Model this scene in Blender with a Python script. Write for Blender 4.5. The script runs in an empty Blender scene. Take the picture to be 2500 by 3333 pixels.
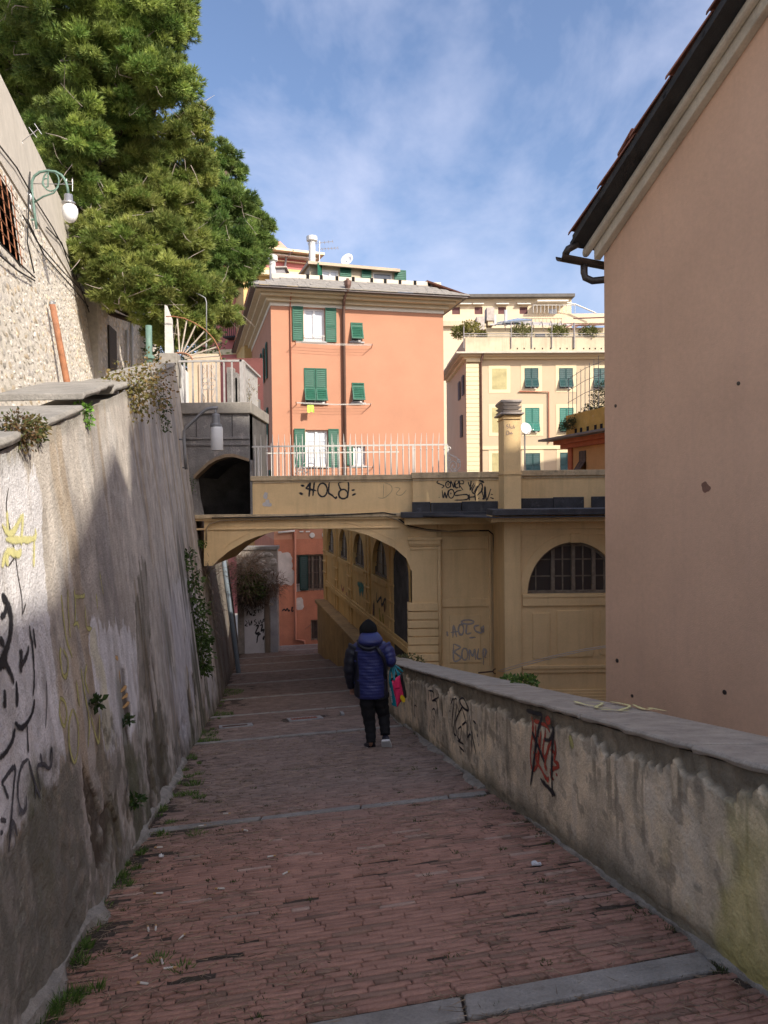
import bpy, math, random
import numpy as np
from mathutils import Vector, Matrix
random.seed(7)
RNG = np.random.default_rng(11)
SC = bpy.context.scene
COL = SC.collection
V = Vector
# ------------------------------------------------------------------ camera
F, PITCH, ROLL, EYE = 2500.0, 0.0226, 0.011, 1.6
cam = bpy.data.cameras.new('camera'); camo = bpy.data.objects.new('camera', cam); COL.objects.link(camo)
cam.sensor_fit = 'VERTICAL'; cam.sensor_height = 36; cam.lens = 36 * F / 3333
cam.clip_start = 0.05; cam.clip_end = 6000
camo.location = (0, 0, EYE)
camo.rotation_mode = 'QUATERNION'
camo.rotation_quaternion = (Matrix.Rotation(math.pi / 2 - PITCH, 3, 'X') @ Matrix.Rotation(-ROLL, 3, 'Z')).to_quaternion()
SC.camera = camo
# ------------------------------------------------------------------ sky, sun, exposure
SUN_AZ, SUN_EL = 45.0, 35.0          # degrees right of straight behind the camera; elevation
TE = math.tan(math.radians(SUN_EL))
sa = math.radians(SUN_AZ)
SDIR = V((math.sin(sa), -math.cos(sa), TE)).normalized()   # towards the sun
sun = bpy.data.lights.new('sun', 'SUN'); suno = bpy.data.objects.new('sun', sun); COL.objects.link(suno)
sun.energy = 2.65; sun.angle = math.radians(0.53); sun.color = (1.0, 0.92, 0.80)
suno.rotation_mode = 'QUATERNION'; suno.rotation_quaternion = SDIR.to_track_quat('Z', 'Y')
suno.location = SDIR * 60
world = bpy.data.worlds.new('World'); SC.world = world; world.use_nodes = True
wn, wl = world.node_tree.nodes, world.node_tree.links
wn.clear()
wo = wn.new('ShaderNodeOutputWorld'); bg = wn.new('ShaderNodeBackground'); sky = wn.new('ShaderNodeTexSky')
sky.sky_type = 'NISHITA'; sky.sun_disc = False; sky.sun_elevation = math.radians(SUN_EL)
sky.sun_rotation = math.atan2(SDIR.x, SDIR.y)
sky.altitude = 50; sky.air_density = 0.9; sky.dust_density = 3.6; sky.ozone_density = 3.2
tc = wn.new('ShaderNodeTexCoord'); mp = wn.new('ShaderNodeMapping')
mp.inputs['Scale'].default_value = (1.5, 1.3, 1.9); mp.inputs['Location'].default_value = (0.35, 0.2, 0.1); mp.inputs['Rotation'].default_value = (0.3, 0.5, 0.9)
n1 = wn.new('ShaderNodeTexNoise'); n1.inputs['Scale'].default_value = 2.6; n1.inputs['Detail'].default_value = 6; n1.inputs['Roughness'].default_value = 0.58
n1.inputs['Distortion'].default_value = 0.25
rp = wn.new('ShaderNodeValToRGB'); rp.color_ramp.elements[0].position = 0.42; rp.color_ramp.elements[1].position = 0.74
rp.color_ramp.elements[0].color = (0.0, 0.0, 0.0, 1); rp.color_ramp.elements[1].color = (0.58, 0.58, 0.58, 1)
mx = wn.new('ShaderNodeMixRGB'); mx.inputs['Color2'].default_value = (4.0, 4.25, 5.2, 1)
wl.new(tc.outputs['Generated'], mp.inputs['Vector']); wl.new(mp.outputs['Vector'], n1.inputs['Vector'])
wl.new(n1.outputs['Fac'], rp.inputs['Fac']); wl.new(rp.outputs['Color'], mx.inputs['Fac'])
tint = wn.new('ShaderNodeMixRGB'); tint.blend_type = 'MULTIPLY'; tint.inputs['Fac'].default_value = 1; tint.inputs['Color2'].default_value = (1.02, 0.98, 0.98, 1)   # camera white balance
wl.new(sky.outputs['Color'], mx.inputs['Color1']); wl.new(mx.outputs['Color'], tint.inputs['Color1']); wl.new(tint.outputs['Color'], bg.inputs['Color'])
bg.inputs['Strength'].default_value = 0.10
wl.new(bg.outputs['Background'], wo.inputs['Surface'])
SC.view_settings.view_transform = 'Standard'; SC.view_settings.look = 'None'
SC.view_settings.gamma = 1; SC.view_settings.exposure = 1.28
try: SC.view_settings.use_curve_mapping = False
except Exception: pass
SC.cycles.max_bounces = 8; SC.cycles.diffuse_bounces = 6; SC.cycles.transparent_max_bounces = 8

# ------------------------------------------------------------------ helpers
CAM = V((0, 0, EYE))
def ray(px, py):
    x = (px - 1250) / F; y = -(py - 1666.5) / F
    c, s = math.cos(ROLL), math.sin(ROLL); x, y = x * c + y * s, -x * s + y * c
    c, s = math.cos(PITCH), math.sin(PITCH)
    return V((x, c + y * s, -s + y * c))
def atY(px, py, Y):
    r = ray(px, py); return CAM + r * (Y / r.y)
def hit(px, py, n, d):
    r = ray(px, py); n = V(n); return CAM + r * ((d - n.dot(CAM)) / n.dot(r))
class Fr:
    """facade frame: origin, horizontal direction u, outward normal n, up z"""
    def __init__(s, O, u):
        s.O = V(O); s.u = V(u).normalized(); s.z = V((0, 0, 1)); s.n = s.u.cross(s.z)
    def P(s, a, b, c=0): return s.O + s.u * a + s.z * b + s.n * c
    def uv(s, px, py, c=0):
        p = hit(px, py, s.n, s.n.dot(s.O) + c) - s.O
        return p.dot(s.u), p.z
    def rect(s, x0, y0, x1, y1, c=0):
        a0, b1 = s.uv(x0, y0, c); a1, b0 = s.uv(x1, y1, c); return a0, a1, b0, b1
class MB:
    def __init__(s): s.v = []; s.f = []; s.m = []
    def add(s, vs, fs):
        k = len(s.v); s.v += [tuple(v) for v in vs]; s.f += [tuple(i + k for i in f) for f in fs]; return s
    def quad(s, a, b, c, d): return s.add((a, b, c, d), ((0, 1, 2, 3),))
    def hexa(s, p): # 8 points: bottom 0-3 ccw, top 4-7
        return s.add(p, ((0, 3, 2, 1), (4, 5, 6, 7), (0, 1, 5, 4), (1, 2, 6, 5), (2, 3, 7, 6), (3, 0, 4, 7)))
    def box(s, x0, x1, y0, y1, z0, z1):
        return s.hexa([(x0, y0, z0), (x1, y0, z0), (x1, y1, z0), (x0, y1, z0), (x0, y0, z1), (x1, y0, z1), (x1, y1, z1), (x0, y1, z1)])
    def fbox(s, fr, a0, a1, b0, b1, c0, c1):
        P = fr.P
        return s.hexa([P(a0, b0, c1), P(a1, b0, c1), P(a1, b0, c0), P(a0, b0, c0), P(a0, b1, c1), P(a1, b1, c1), P(a1, b1, c0), P(a0, b1, c0)])
    def obox(s, o, ex, ey, ez):  # corner + edge vectors
        o, ex, ey, ez = V(o), V(ex), V(ey), V(ez)
        return s.hexa([o, o + ex, o + ex + ey, o + ey, o + ez, o + ex + ez, o + ex + ey + ez, o + ey + ez])
    def prism(s, pts, d):  # polygon extruded by d
        d = V(d); n = len(pts); pts = [V(p) for p in pts]
        s.add(pts + [p + d for p in pts], [tuple(range(n - 1, -1, -1)), tuple(range(n, 2 * n))] + [(i, (i + 1) % n, n + (i + 1) % n, n + i) for i in range(n)])
        return s
    def tube(s, path, r, n=8, cap=True):
        path = [V(p) for p in path]; m = len(path)
        rs = r if isinstance(r, (list, tuple)) else [r] * m
        rings = []; up = None
        for i, p in enumerate(path):
            t = (path[min(i + 1, m - 1)] - path[max(i - 1, 0)]).normalized()
            if up is None:
                up = V((0, 0, 1)) if abs(t.z) < .9 else V((1, 0, 0))
            a = t.cross(up).normalized(); up = a.cross(t).normalized()
            rings.append([p + (a * math.cos(k * 2 * math.pi / n) + up * math.sin(k * 2 * math.pi / n)) * rs[i] for k in range(n)])
        vs = [q for R in rings for q in R]
        fs = [(i * n + k, i * n + (k + 1) % n, (i + 1) * n + (k + 1) % n, (i + 1) * n + k) for i in range(m - 1) for k in range(n)]
        if cap: fs += [tuple(range(n - 1, -1, -1)), tuple((m - 1) * n + k for k in range(n))]
        return s.add(vs, fs)
    def loft(s, rings, cap=True):
        n = len(rings[0]); m = len(rings)
        vs = [q for R in rings for q in R]
        fs = [(i * n + k, i * n + (k + 1) % n, (i + 1) * n + (k + 1) % n, (i + 1) * n + k) for i in range(m - 1) for k in range(n)]
        if cap: fs += [tuple(range(n - 1, -1, -1)), tuple((m - 1) * n + k for k in range(n))]
        return s.add(vs, fs)
    def lathe(s, base, prof, n=16, axis=(0, 0, 1)):
        ax = V(axis).normalized(); a = ax.cross(V((1, 0, 0)) if abs(ax.x) < .8 else V((0, 1, 0))).normalized(); b = ax.cross(a)
        base = V(base)
        return s.loft([[base + ax * h + (a * math.cos(k * 2 * math.pi / n) + b * math.sin(k * 2 * math.pi / n)) * max(r, 1e-4) for k in range(n)] for r, h in prof])
    def blob(s, c, rx, ry, rz, n=10, m=6, jit=0):
        c = V(c); R = []
        for i in range(m + 1):
            th = math.pi * i / m
            R.append([c + V((rx * math.sin(th) * math.cos(k * 2 * math.pi / n), ry * math.sin(th) * math.sin(k * 2 * math.pi / n), -rz * math.cos(th))) * (1 + random.uniform(-jit, jit)) for k in range(n)])
        return s.loft(R, cap=False)
    def mesh(s, name, mat, smooth=False):
        me = bpy.data.meshes.new(name); me.from_pydata(s.v, [], s.f)
        me.materials.append(mat)
        if smooth: me.polygons.foreach_set('use_smooth', [True] * len(me.polygons))
        me.update(); return me
    def build(s, name, mat, parent=None, smooth=False, bevel=0, kind=None, label=None):
        return link(name, s.mesh(name, mat, smooth), parent, bevel, kind, label)
def link(name, me, parent=None, bevel=0, kind=None, label=None):
    o = bpy.data.objects.new(name, me); COL.objects.link(o)
    if parent is not None:
        o.parent = parent
        L = parent.location
        if parent.type == 'EMPTY': o.matrix_parent_inverse = Matrix.Translation(-L)
    if bevel:
        b = o.modifiers.new('bevel', 'BEVEL'); b.width = bevel; b.segments = 2; b.limit_method = 'ANGLE'; b.angle_limit = math.radians(40)
    if kind: o['kind'] = kind
    if label: o['label'] = label
    return o
def thing(name, label, cat, loc=(0, 0, 0), group=None):
    o = bpy.data.objects.new(name, None); COL.objects.link(o); o.location = loc; o.empty_display_size = .2
    o['label'] = label; o['category'] = cat
    if group: o['group'] = group
    return o
def tag(o, label, cat, group=None):
    o['label'] = label; o['category'] = cat
    if group: o['group'] = group
    return o
def npmesh(name, verts, faces, mat, smooth=False, cols=None):
    """verts (n,3); faces (m,k) with k 3 or 4; cols per-vertex rgb"""
    me = bpy.data.meshes.new(name); verts = np.asarray(verts, np.float32); faces = np.asarray(faces, np.int32)
    k = faces.shape[1]
    me.vertices.add(len(verts)); me.vertices.foreach_set('co', verts.ravel())
    me.loops.add(faces.size); me.loops.foreach_set('vertex_index', faces.ravel())
    me.polygons.add(len(faces)); me.polygons.foreach_set('loop_start', np.arange(0, faces.size, k, dtype=np.int32))
    if smooth: me.polygons.foreach_set('use_smooth', np.ones(len(faces), bool))
    me.materials.append(mat); me.update(calc_edges=True)
    if cols is not None:
        at = me.color_attributes.new('col', 'FLOAT_COLOR', 'POINT')
        c = np.ones((len(verts), 4), np.float32); c[:, :3] = cols; at.data.foreach_set('color', c.ravel())
    me.validate(); return me
# ---- value noise in numpy
_T = np.random.default_rng(3).random((256, 256)).astype(np.float32)
def vnoise(x, y):
    xi = np.floor(x).astype(int); yi = np.floor(y).astype(int); fx = x - xi; fy = y - yi
    fx = fx * fx * (3 - 2 * fx); fy = fy * fy * (3 - 2 * fy)
    a = _T[xi & 255, yi & 255]; b = _T[(xi + 1) & 255, yi & 255]; c = _T[xi & 255, (yi + 1) & 255]; d = _T[(xi + 1) & 255, (yi + 1) & 255]
    return (a * (1 - fx) + b * fx) * (1 - fy) + (c * (1 - fx) + d * fx) * fy
def fbm(x, y, o=4):
    s = 0; w = .5; t = 0
    for i in range(o):
        s = s + vnoise(x * 2 ** i + 17 * i, y * 2 ** i + 31 * i) * w; t += w; w *= .5
    return s / t
def sstep(a, b, x): t = np.clip((x - a) / (b - a), 0, 1); return t * t * (3 - 2 * t)
def inpoly(x, y, poly):
    r = np.zeros(x.shape, bool); n = len(poly); j = n - 1
    for i in range(n):
        xi, yi = poly[i]; xj, yj = poly[j]
        r ^= ((yi > y) != (yj > y)) & (x < (xj - xi) * (y - yi) / (yj - yi + 1e-12) + xi); j = i
    return r
# ------------------------------------------------------------------ materials
MATS = {}
def mat(name, rgb, rough=.85, var=.12, scale=2.0, bump=.25, bscale=60, streak=0, streakcol=(.08, .07, .06), metal=0, attr=None, rand=0, spec=.3, blotch=0, blotchcol=(.1, .09, .07), trans=0, detail=6, spray=0):
    if name in MATS: return MATS[name]
    m = bpy.data.materials.new(name); m.use_nodes = True; MATS[name] = m
    nt = m.node_tree; N, L = nt.nodes, nt.links
    b = N['Principled BSDF']; b.inputs['Roughness'].default_value = rough; b.inputs['Metallic'].default_value = metal
    b.inputs['Specular IOR Level'].default_value = spec
    t = N.new('ShaderNodeTexCoord'); co = t.outputs['Object']
    def noise(sc, det=detail, vec=None, ro=.6):
        n = N.new('ShaderNodeTexNoise'); n.inputs['Scale'].default_value = sc; n.inputs['Detail'].default_value = det; n.inputs['Roughness'].default_value = ro
        L.new(vec or co, n.inputs['Vector']); return n.outputs['Fac']
    def mix(fac, c1, c2, mode='MIX'):
        x = N.new('ShaderNodeMixRGB'); x.blend_type = mode
        for k, vv in (('Fac', fac), ('Color1', c1), ('Color2', c2)):
            if hasattr(vv, 'is_linked') or hasattr(vv, 'links'): L.new(vv, x.inputs[k])
            elif isinstance(vv, (int, float)): x.inputs[k].default_value = vv
            else: x.inputs[k].default_value = (*vv[:3], 1)
        return x.outputs['Color']
    def ramp(fac, p0, p1, c0=0, c1=1):
        r = N.new('ShaderNodeMapRange'); r.inputs['From Min'].default_value = p0; r.inputs['From Max'].default_value = p1
        r.inputs['To Min'].default_value = c0; r.inputs['To Max'].default_value = c1; L.new(fac, r.inputs['Value']); return r.outputs['Result']
    base = None
    if attr:
        a = N.new('ShaderNodeVertexColor'); a.layer_name = attr; base = a.outputs['Color']
    else:
        base = tuple(rgb)
    # large and fine variation, as multipliers
    big = ramp(noise(scale), .25, .75, 1 - var, 1 + var)
    fine = ramp(noise(scale * 14 + 9, 3), .2, .8, 1 - var * .6, 1 + var * .6)
    mu = N.new('ShaderNodeMath'); mu.operation = 'MULTIPLY'; L.new(big, mu.inputs[0]); L.new(fine, mu.inputs[1])
    val = mu.outputs[0]
    if rand:
        oi = N.new('ShaderNodeObjectInfo'); rr = ramp(oi.outputs['Random'], 0, 1, 1 - rand, 1 + rand)
        m2 = N.new('ShaderNodeMath'); m2.operation = 'MULTIPLY'; L.new(val, m2.inputs[0]); L.new(rr, m2.inputs[1]); val = m2.outputs[0]
    cmb = N.new('ShaderNodeCombineXYZ')
    for i in range(3): L.new(val, cmb.inputs[i])
    col = mix(1.0, base, cmb.outputs['Vector'], 'MULTIPLY')
    if streak:
        mpn = N.new('ShaderNodeMapping'); mpn.inputs['Scale'].default_value = (3.2, 3.2, .22); L.new(co, mpn.inputs['Vector'])
        s = ramp(noise(1.6, 6, mpn.outputs['Vector'], .65), .50, .78, 0, streak)
        col = mix(s, col, streakcol)
    if blotch:
        s = ramp(noise(scale * 1.7 + 1, 8, None, .7), .56, .68, 0, blotch); col = mix(s, col, blotchcol)
    L.new(col, b.inputs['Base Color'])
    if bump:
        bp = N.new('ShaderNodeBump'); bp.inputs['Strength'].default_value = bump; bp.inputs['Distance'].default_value = .02
        L.new(noise(bscale, 4), bp.inputs['Height']); L.new(bp.outputs['Normal'], b.inputs['Normal'])
    if spray:
        ea = N.new('ShaderNodeVertexColor'); ea.layer_name = 'col'
        sx = N.new('ShaderNodeSeparateColor'); L.new(ea.outputs['Color'], sx.inputs['Color'])
        nz = ramp(noise(55, 5), .25, .75, -.5, .5); n2 = ramp(noise(7, 4), .3, .7, -.22, .22)
        ad = N.new('ShaderNodeMath'); ad.operation = 'MULTIPLY_ADD'; L.new(nz, ad.inputs[0]); ad.inputs[1].default_value = spray; L.new(sx.outputs[0], ad.inputs[2])
        a2 = N.new('ShaderNodeMath'); a2.operation = 'ADD'; L.new(ad.outputs[0], a2.inputs[0]); L.new(n2, a2.inputs[1])
        L.new(ramp(a2.outputs[0], .18, .62, 0, .96), b.inputs['Alpha'])
    if trans:
        b.inputs['Transmission Weight'].default_value = trans
    return m
def glass(name, rgb=(.03, .035, .04), rough=.08):
    if name in MATS: return MATS[name]
    m = mat(name, rgb, rough=rough, var=.1, bump=.02, bscale=3, spec=.5); return m
# facade wall with rectangular holes
def facade(mb, fr, a0, a1, b0, b1, holes=(), depth=.22, c=0):
    A = sorted({a0, a1, *[h[0] for h in holes], *[h[1] for h in holes]}); B = sorted({b0, b1, *[h[2] for h in holes], *[h[3] for h in holes]})
    A = [a for a in A if a0 - 1e-6 <= a <= a1 + 1e-6]; B = [b for b in B if b0 - 1e-6 <= b <= b1 + 1e-6]
    for i in range(len(A) - 1):
        for j in range(len(B) - 1):
            am, bm = (A[i] + A[i + 1]) / 2, (B[j] + B[j + 1]) / 2
            if any(h[0] < am < h[1] and h[2] < bm < h[3] for h in holes): continue
            mb.quad(fr.P(A[i], B[j], c), fr.P(A[i + 1], B[j], c), fr.P(A[i + 1], B[j + 1], c), fr.P(A[i], B[j + 1], c))
    for h in holes:
        p = [(h[0], h[2]), (h[1], h[2]), (h[1], h[3]), (h[0], h[3])]
        for k in range(4):
            q, r = p[k], p[(k + 1) % 4]
            mb.quad(fr.P(q[0], q[1], c), fr.P(q[0], q[1], c - depth), fr.P(r[0], r[1], c - depth), fr.P(r[0], r[1], c))
# shutter leaf: corner o, width vec ex, height vec ey (vectors), normal en
def shutter(parent, o, ex, ey, en, m, slat=.085, name='shutter', th=.035):
    o, ex, ey, en = V(o), V(ex), V(ey), V(en)
    w, h = ex.length, ey.length; eu, ev = ex / w, ey / h; fb = min(.05, w * .14)
    mb = MB()
    for (a, b, c, d) in ((0, fb, 0, h), (w - fb, w, 0, h), (fb, w - fb, 0, fb * 1.3), (fb, w - fb, h - fb * 1.3, h)):
        mb.obox(o + eu * a + ev * c, eu * (b - a), en * th, ev * (d - c))
    s = mb.build(name, m, parent)
    ms = MB(); n = max(3, int((h - 2.6 * fb) / slat)); st = (h - 2.6 * fb) / n
    for i in range(n):
        y = fb * 1.3 + i * st
        ms.obox(o + eu * fb + ev * (y + st * .1) + en * (th * .8), eu * (w - 2 * fb), (ev * st * 1.0 - en * th * .75), en * .006 + ev * .006)
    ms.build('slats', m, s, kind='stuff')
    return s
def window(parent, fr, a0, a1, b0, b1, frame, pane, depth=.18, bars=1, rows=1, fw=.07, name='window', c=0):
    """frame with panes set back in an opening: part window > pane"""
    mb = MB(); d0, d1 = c - depth, c - depth + .06
    for (x0, x1, y0, y1) in ((a0, a0 + fw, b0, b1), (a1 - fw, a1, b0, b1), (a0 + fw, a1 - fw, b0, b0 + fw), (a0 + fw, a1 - fw, b1 - fw, b1)):
        mb.fbox(fr, x0, x1, y0, y1, d0, d1)
    W = a1 - a0 - 2 * fw; H = b1 - b0 - 2 * fw
    for i in range(1, bars + 1):
        x = a0 + fw + W * i / (bars + 1); mb.fbox(fr, x - fw * .55, x + fw * .55, b0 + fw, b1 - fw, d0, d1 + .012)
    for j in range(1, rows):
        y = b0 + fw + H * j / rows; mb.fbox(fr, a0 + fw, a1 - fw, y - .018, y + .018, d0 + .01, d1 - .012)
    w = mb.build(name, frame, parent)
    g = MB()
    for i in range(bars + 1):
        x0 = a0 + fw + W * i / (bars + 1) + .004; x1 = a0 + fw + W * (i + 1) / (bars + 1) - .004
        g = MB(); g.fbox(fr, x0, x1, b0 + fw + .002, b1 - fw - .002, d0 + .015, d0 + .028); g.build('pane', pane, w)
    return w
# paint strokes lying on a surface: project(px,py)->point, normal; three vertices across, 'col' is 1 at the spine and 0 at the rim
def strokes(name, parent, proj, nrm, lines, width, m, off=.0016, label=None):
    n = V(nrm).normalized(); VS, FS, CS = [], [], []
    for k, ln in enumerate(lines):
        w = width
        if isinstance(ln, tuple) and isinstance(ln[0], (int, float)) and isinstance(ln[1], list): w, ln = ln
        P = [proj(*p) for p in ln]; Q = []
        for i in range(len(P) - 1):
            p0, p1, p2, p3 = P[max(i - 1, 0)], P[i], P[i + 1], P[min(i + 2, len(P) - 1)]
            for t in (0, .25, .5, .75):
                Q.append(.5 * ((2 * p1) + (p2 - p0) * t + (2 * p0 - 5 * p1 + 4 * p2 - p3) * t * t + (3 * p1 - p0 - 3 * p2 + p3) * t ** 3))
        Q.append(P[-1]); m_ = len(Q); o = off + .0003 * (k % 7); b = len(VS)
        for i, q in enumerate(Q):
            t = Q[min(i + 1, m_ - 1)] - Q[max(i - 1, 0)]
            s = n.cross(t); s = s.normalized() if s.length > 1e-9 else V((0, 0, 1))
            e = min(i, m_ - 1 - i) / max(1, m_ * .15); ww = w * (.6 + .4 * min(1, e)) * (1 + random.uniform(-.12, .12)) * .80
            VS += [q + n * o + s * ww, q + n * (o + .0001), q + n * o - s * ww]; c = .55 if i in (0, m_ - 1) else 1.0; CS += [(0, 0, 0), (c, c, c), (0, 0, 0)]
        FS += [(b + 3 * i + d, b + 3 * i + d + 1, b + 3 * i + d + 4, b + 3 * i + d + 3) for i in range(m_ - 1) for d in (0, 1)]
    return link(name, npmesh(name, [tuple(v) for v in VS], FS, m, False, CS), parent, label=label)
def ell(cx, cy, rx, ry, a0=0, a1=360, n=14, rot=0):
    out = []
    for i in range(n + 1):
        t = math.radians(a0 + (a1 - a0) * i / n); x, y = rx * math.cos(t), ry * math.sin(t); r = math.radians(rot)
        out.append((cx + x * math.cos(r) - y * math.sin(r), cy + x * math.sin(r) + y * math.cos(r)))
    return out
# ================================================================== ground and street
K = .167; SK = .256                       # fall per metre of q; brick rows run along (1, SK)
BANDS = [3.12, 6.76, 11.2, 14.2, 17.4, 20.4, 23.3, 26.2, 29.1, 32.0, 35.0]
DROP = [0, 0, .07, .10, .12, .12, .12, .12, .12, .12, .12]
def zavg(q): return np.where(q < 17.4, -K * q, -K * 17.4 - .128 * (q - 17.4))
def zq(q):
    q = np.asarray(q, float); z = zavg(q)
    for i, b in enumerate(BANDS):
        if DROP[i]:
            nxt = BANDS[i + 1] if i + 1 < len(BANDS) else b + 3
            a = BANDS[i - 1]
            z = np.where((q <= b) & (q > a), zavg(np.array(float(a))) + (zavg(np.array(float(b))) + DROP[i] - zavg(np.array(float(a)))) * (q - a) / (b - a), z)
    return z
def gz(x, y): return float(zq(y - SK * x))
def XL(q): return (-1.0 - .156 * q) / 1.04
def XR(q):
    a = (2.0 - .153 * q) / 1.039; b = (3.69 - .2156 * q) / 1.055
    return np.where(q < 18.4, a, np.where(q < 28.5, b, b + 2.5))
def gpt(px, py):
    """pixel -> point on the sloping street"""
    p = hit(px, py, (-SK * K, K, 1), 0)
    if p.y - SK * p.x > 10.5:
        for _ in range(8):
            r = ray(px, py); t = (gz(p.x, p.y) - EYE) / r.z; p = CAM + r * t
    return p
m_soil = mat('soil_and_leaf_mould', (.075, .056, .042), rough=.95, var=.45, scale=3, bump=.9, bscale=90, blotch=.5, blotchcol=(.055, .06, .026))
m_stone = mat('grey_sandstone', (.27, .25, .22), rough=.85, var=.3, scale=5, bump=.6, bscale=70, blotch=.6, blotchcol=(.14, .12, .10))
m_brick = mat('pavement_brick', (.2, .1, .08), rough=.78, var=.28, scale=6, bump=.55, bscale=120, attr='col', blotch=.35, blotchcol=(.18, .135, .10), spec=.3)
m_earth = mat('far_ground', (.26, .23, .19), rough=.95, var=.3, scale=.1, bump=0)
g = MB().quad((-900, -900, -14), (900, -900, -14), (900, 1500, -14), (-900, 1500, -14)).build('ground', m_earth); g['kind'] = 'structure'
# street bed
qs = np.concatenate([np.arange(-3, 12, .05), np.arange(12, 38.2, .1)]); ls = np.linspace(0, 1, 70)
Q, Lm = np.meshgrid(qs, ls, indexing='ij')
X = XL(Q) - .12 + (XR(Q) + .24 - XL(Q)) * Lm; Yv = Q + SK * X
dirt = sstep(.42, .62, fbm(X * 1.1 + 5, Yv * .8, 4) + .26 * sstep(-.0, -1.9, X + .155 * Yv - .5) )
Z = zq(Q) - .018 + .012 * dirt * sstep(.3, .7, fbm(X * 9, Yv * 9, 3)) + .006 * (fbm(X * 22, Yv * 22, 3) - .5)
n, m = Q.shape; idx = np.arange(n * m).reshape(n, m)
fc = np.stack([idx[:-1, :-1], idx[:-1, 1:], idx[1:, 1:], idx[1:, :-1]], -1).reshape(-1, 4)
street = link('street', npmesh('street', np.stack([X, Yv, Z], -1).reshape(-1, 3), fc, m_soil, True)); street['kind'] = 'structure'
# bricks
e = np.array([1, SK, 0]); e = e / np.linalg.norm(e)
fq = np.array([-e[1], e[0], 0]); DQ = fq[1] - SK * fq[0]
CW, CL = .048, .215
def brick_local(rng):
    L, W = 1.0, 1.0; j = lambda s: rng.uniform(-s, s)
    out = []
    for z, ins in ((-.05, 0), (-.004, 0), (0, .004)):
        for sx, sy in ((-1, -1), (1, -1), (1, 1), (-1, 1)):
            out.append((sx, sy, z, ins, j(.003), j(.0016), j(.001) if z > -.04 else 0))
    return np.array(out)
BF = [(0, 1, 5, 4), (1, 2, 6, 5), (2, 3, 7, 6), (3, 0, 4, 7), (4, 5, 9, 8), (5, 6, 10, 9), (6, 7, 11, 10), (7, 4, 8, 11), (8, 9, 10, 11)]
def brick_color(r, x):
    a = np.array([.325, .178, .128]); b = np.array([.395, .218, .158]); c = np.array([.26, .158, .113]); d = np.array([.42, .29, .225])
    t = r.random(); k = a * (1 - t) + b * t
    u = r.random()
    if u < .10: k = c * (.8 + .4 * r.random())
    elif u > .965: k = d * (.8 + .3 * r.random())
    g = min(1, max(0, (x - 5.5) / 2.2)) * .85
    return k * (1 - g) + np.array([.235, .182, .148]) * (.8 + .4 * r.random()) * g * (1 if x < 13 else .72)  # bricks from the bridge on also darkened, standing in for underpass shade
bricks = []                                   # (q, s along row, len, width, tilt..., col)
rb = np.random.default_rng(5)
def inband(q):
    for i, b in enumerate(BANDS):
        w = [.19, .14][i] if i < 2 else .15
        if b - w < q < b + .035: return True
    return False
DRAINS = [(765, 2362, .42, .24), (990, 2338, .62, .34)]
dr = [gpt(a, b) for a, b, _, _ in DRAINS]
q = 1.6; row = 0
while q < 35.6:
    if not inband(q):
        xl, xr = float(XL(np.array(q))) + .05, float(XR(np.array(q))) - .05
        x = xl + rb.uniform(-.1, .1); sc = 1.032
        wig = rb.uniform(-.004, .004)
        while x < xr:
            L = CL * rb.choice([1, 1, 1, .97, 1.05, .5, 1.1]) * rb.uniform(.93, 1.06)
            if rb.random() < .985:
                bricks.append((q + wig, x + L / 2 / sc, L - rb.uniform(.002, .007), CW - rb.uniform(.007, .012)))
            x += L / sc
    q += CW * DQ if q < 12 else .052 * DQ
    row += 1
BR = np.array(bricks)
bx = BR[:, 1]; by = BR[:, 0] + SK * bx; bz = zq(BR[:, 0])
keep = np.ones(len(BR), bool)
for p, (_, _, w, d) in zip(dr, DRAINS):
    keep &= ~((abs(bx - p.x) < w * .62) & (abs(by - p.y - SK * (bx - p.x)) < d * .75))
BR, bx, by, bz = BR[keep], bx[keep], by[keep], bz[keep]
slope = (zq(BR[:, 0] + .02) - zq(BR[:, 0] - .02)) / .04 * DQ
slope = np.clip(slope, -.25, -.05)
sink = -.005 * sstep(.45, .75, fbm(bx * 1.3 + 9, by * 1.0, 3)) + np.random.default_rng(8).normal(0, .0014, len(bx)) - .012 * sstep(-.4, -1.7, bx + .155 * by - .5) * sstep(.45, .7, fbm(bx * 2 + 3, by * 2, 3))
# pixel position, to find the largest ones in view
rel = np.stack([bx, by, bz - EYE], -1); pxs = 1250 + F * rel[:, 0] / rel[:, 1]; pys = 1610 - F * rel[:, 2] / rel[:, 1]
inview = (pxs > -40) & (pxs < 2540) & (pys < 3350) & (by > 1)
order = np.argsort(np.where(inview, by, 1e9)); single = set(order[:300].tolist())
VAR = []
for k in range(30):
    r = np.random.default_rng(100 + k); VAR.append((brick_local(r), brick_color(r, 0)))
def brick_verts(T, L, W):
    sx, sy, z, ins = T[:, 0], T[:, 1], T[:, 2], T[:, 3]
    return np.stack([sx * (L / 2 - ins * 1.3) + T[:, 4], sy * (W / 2 - ins) + T[:, 5], z + T[:, 6]], -1)
varmesh = []
for k, (T, c) in enumerate(VAR):
    vv = brick_verts(T, CL - .012, CW - .008)
    varmesh.append(npmesh('brick', vv, BF, m_brick, False, np.tile(c, (12, 1))))
allv, allc, allf = [], [], []; off = 0
rr = np.random.default_rng(21)
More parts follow.
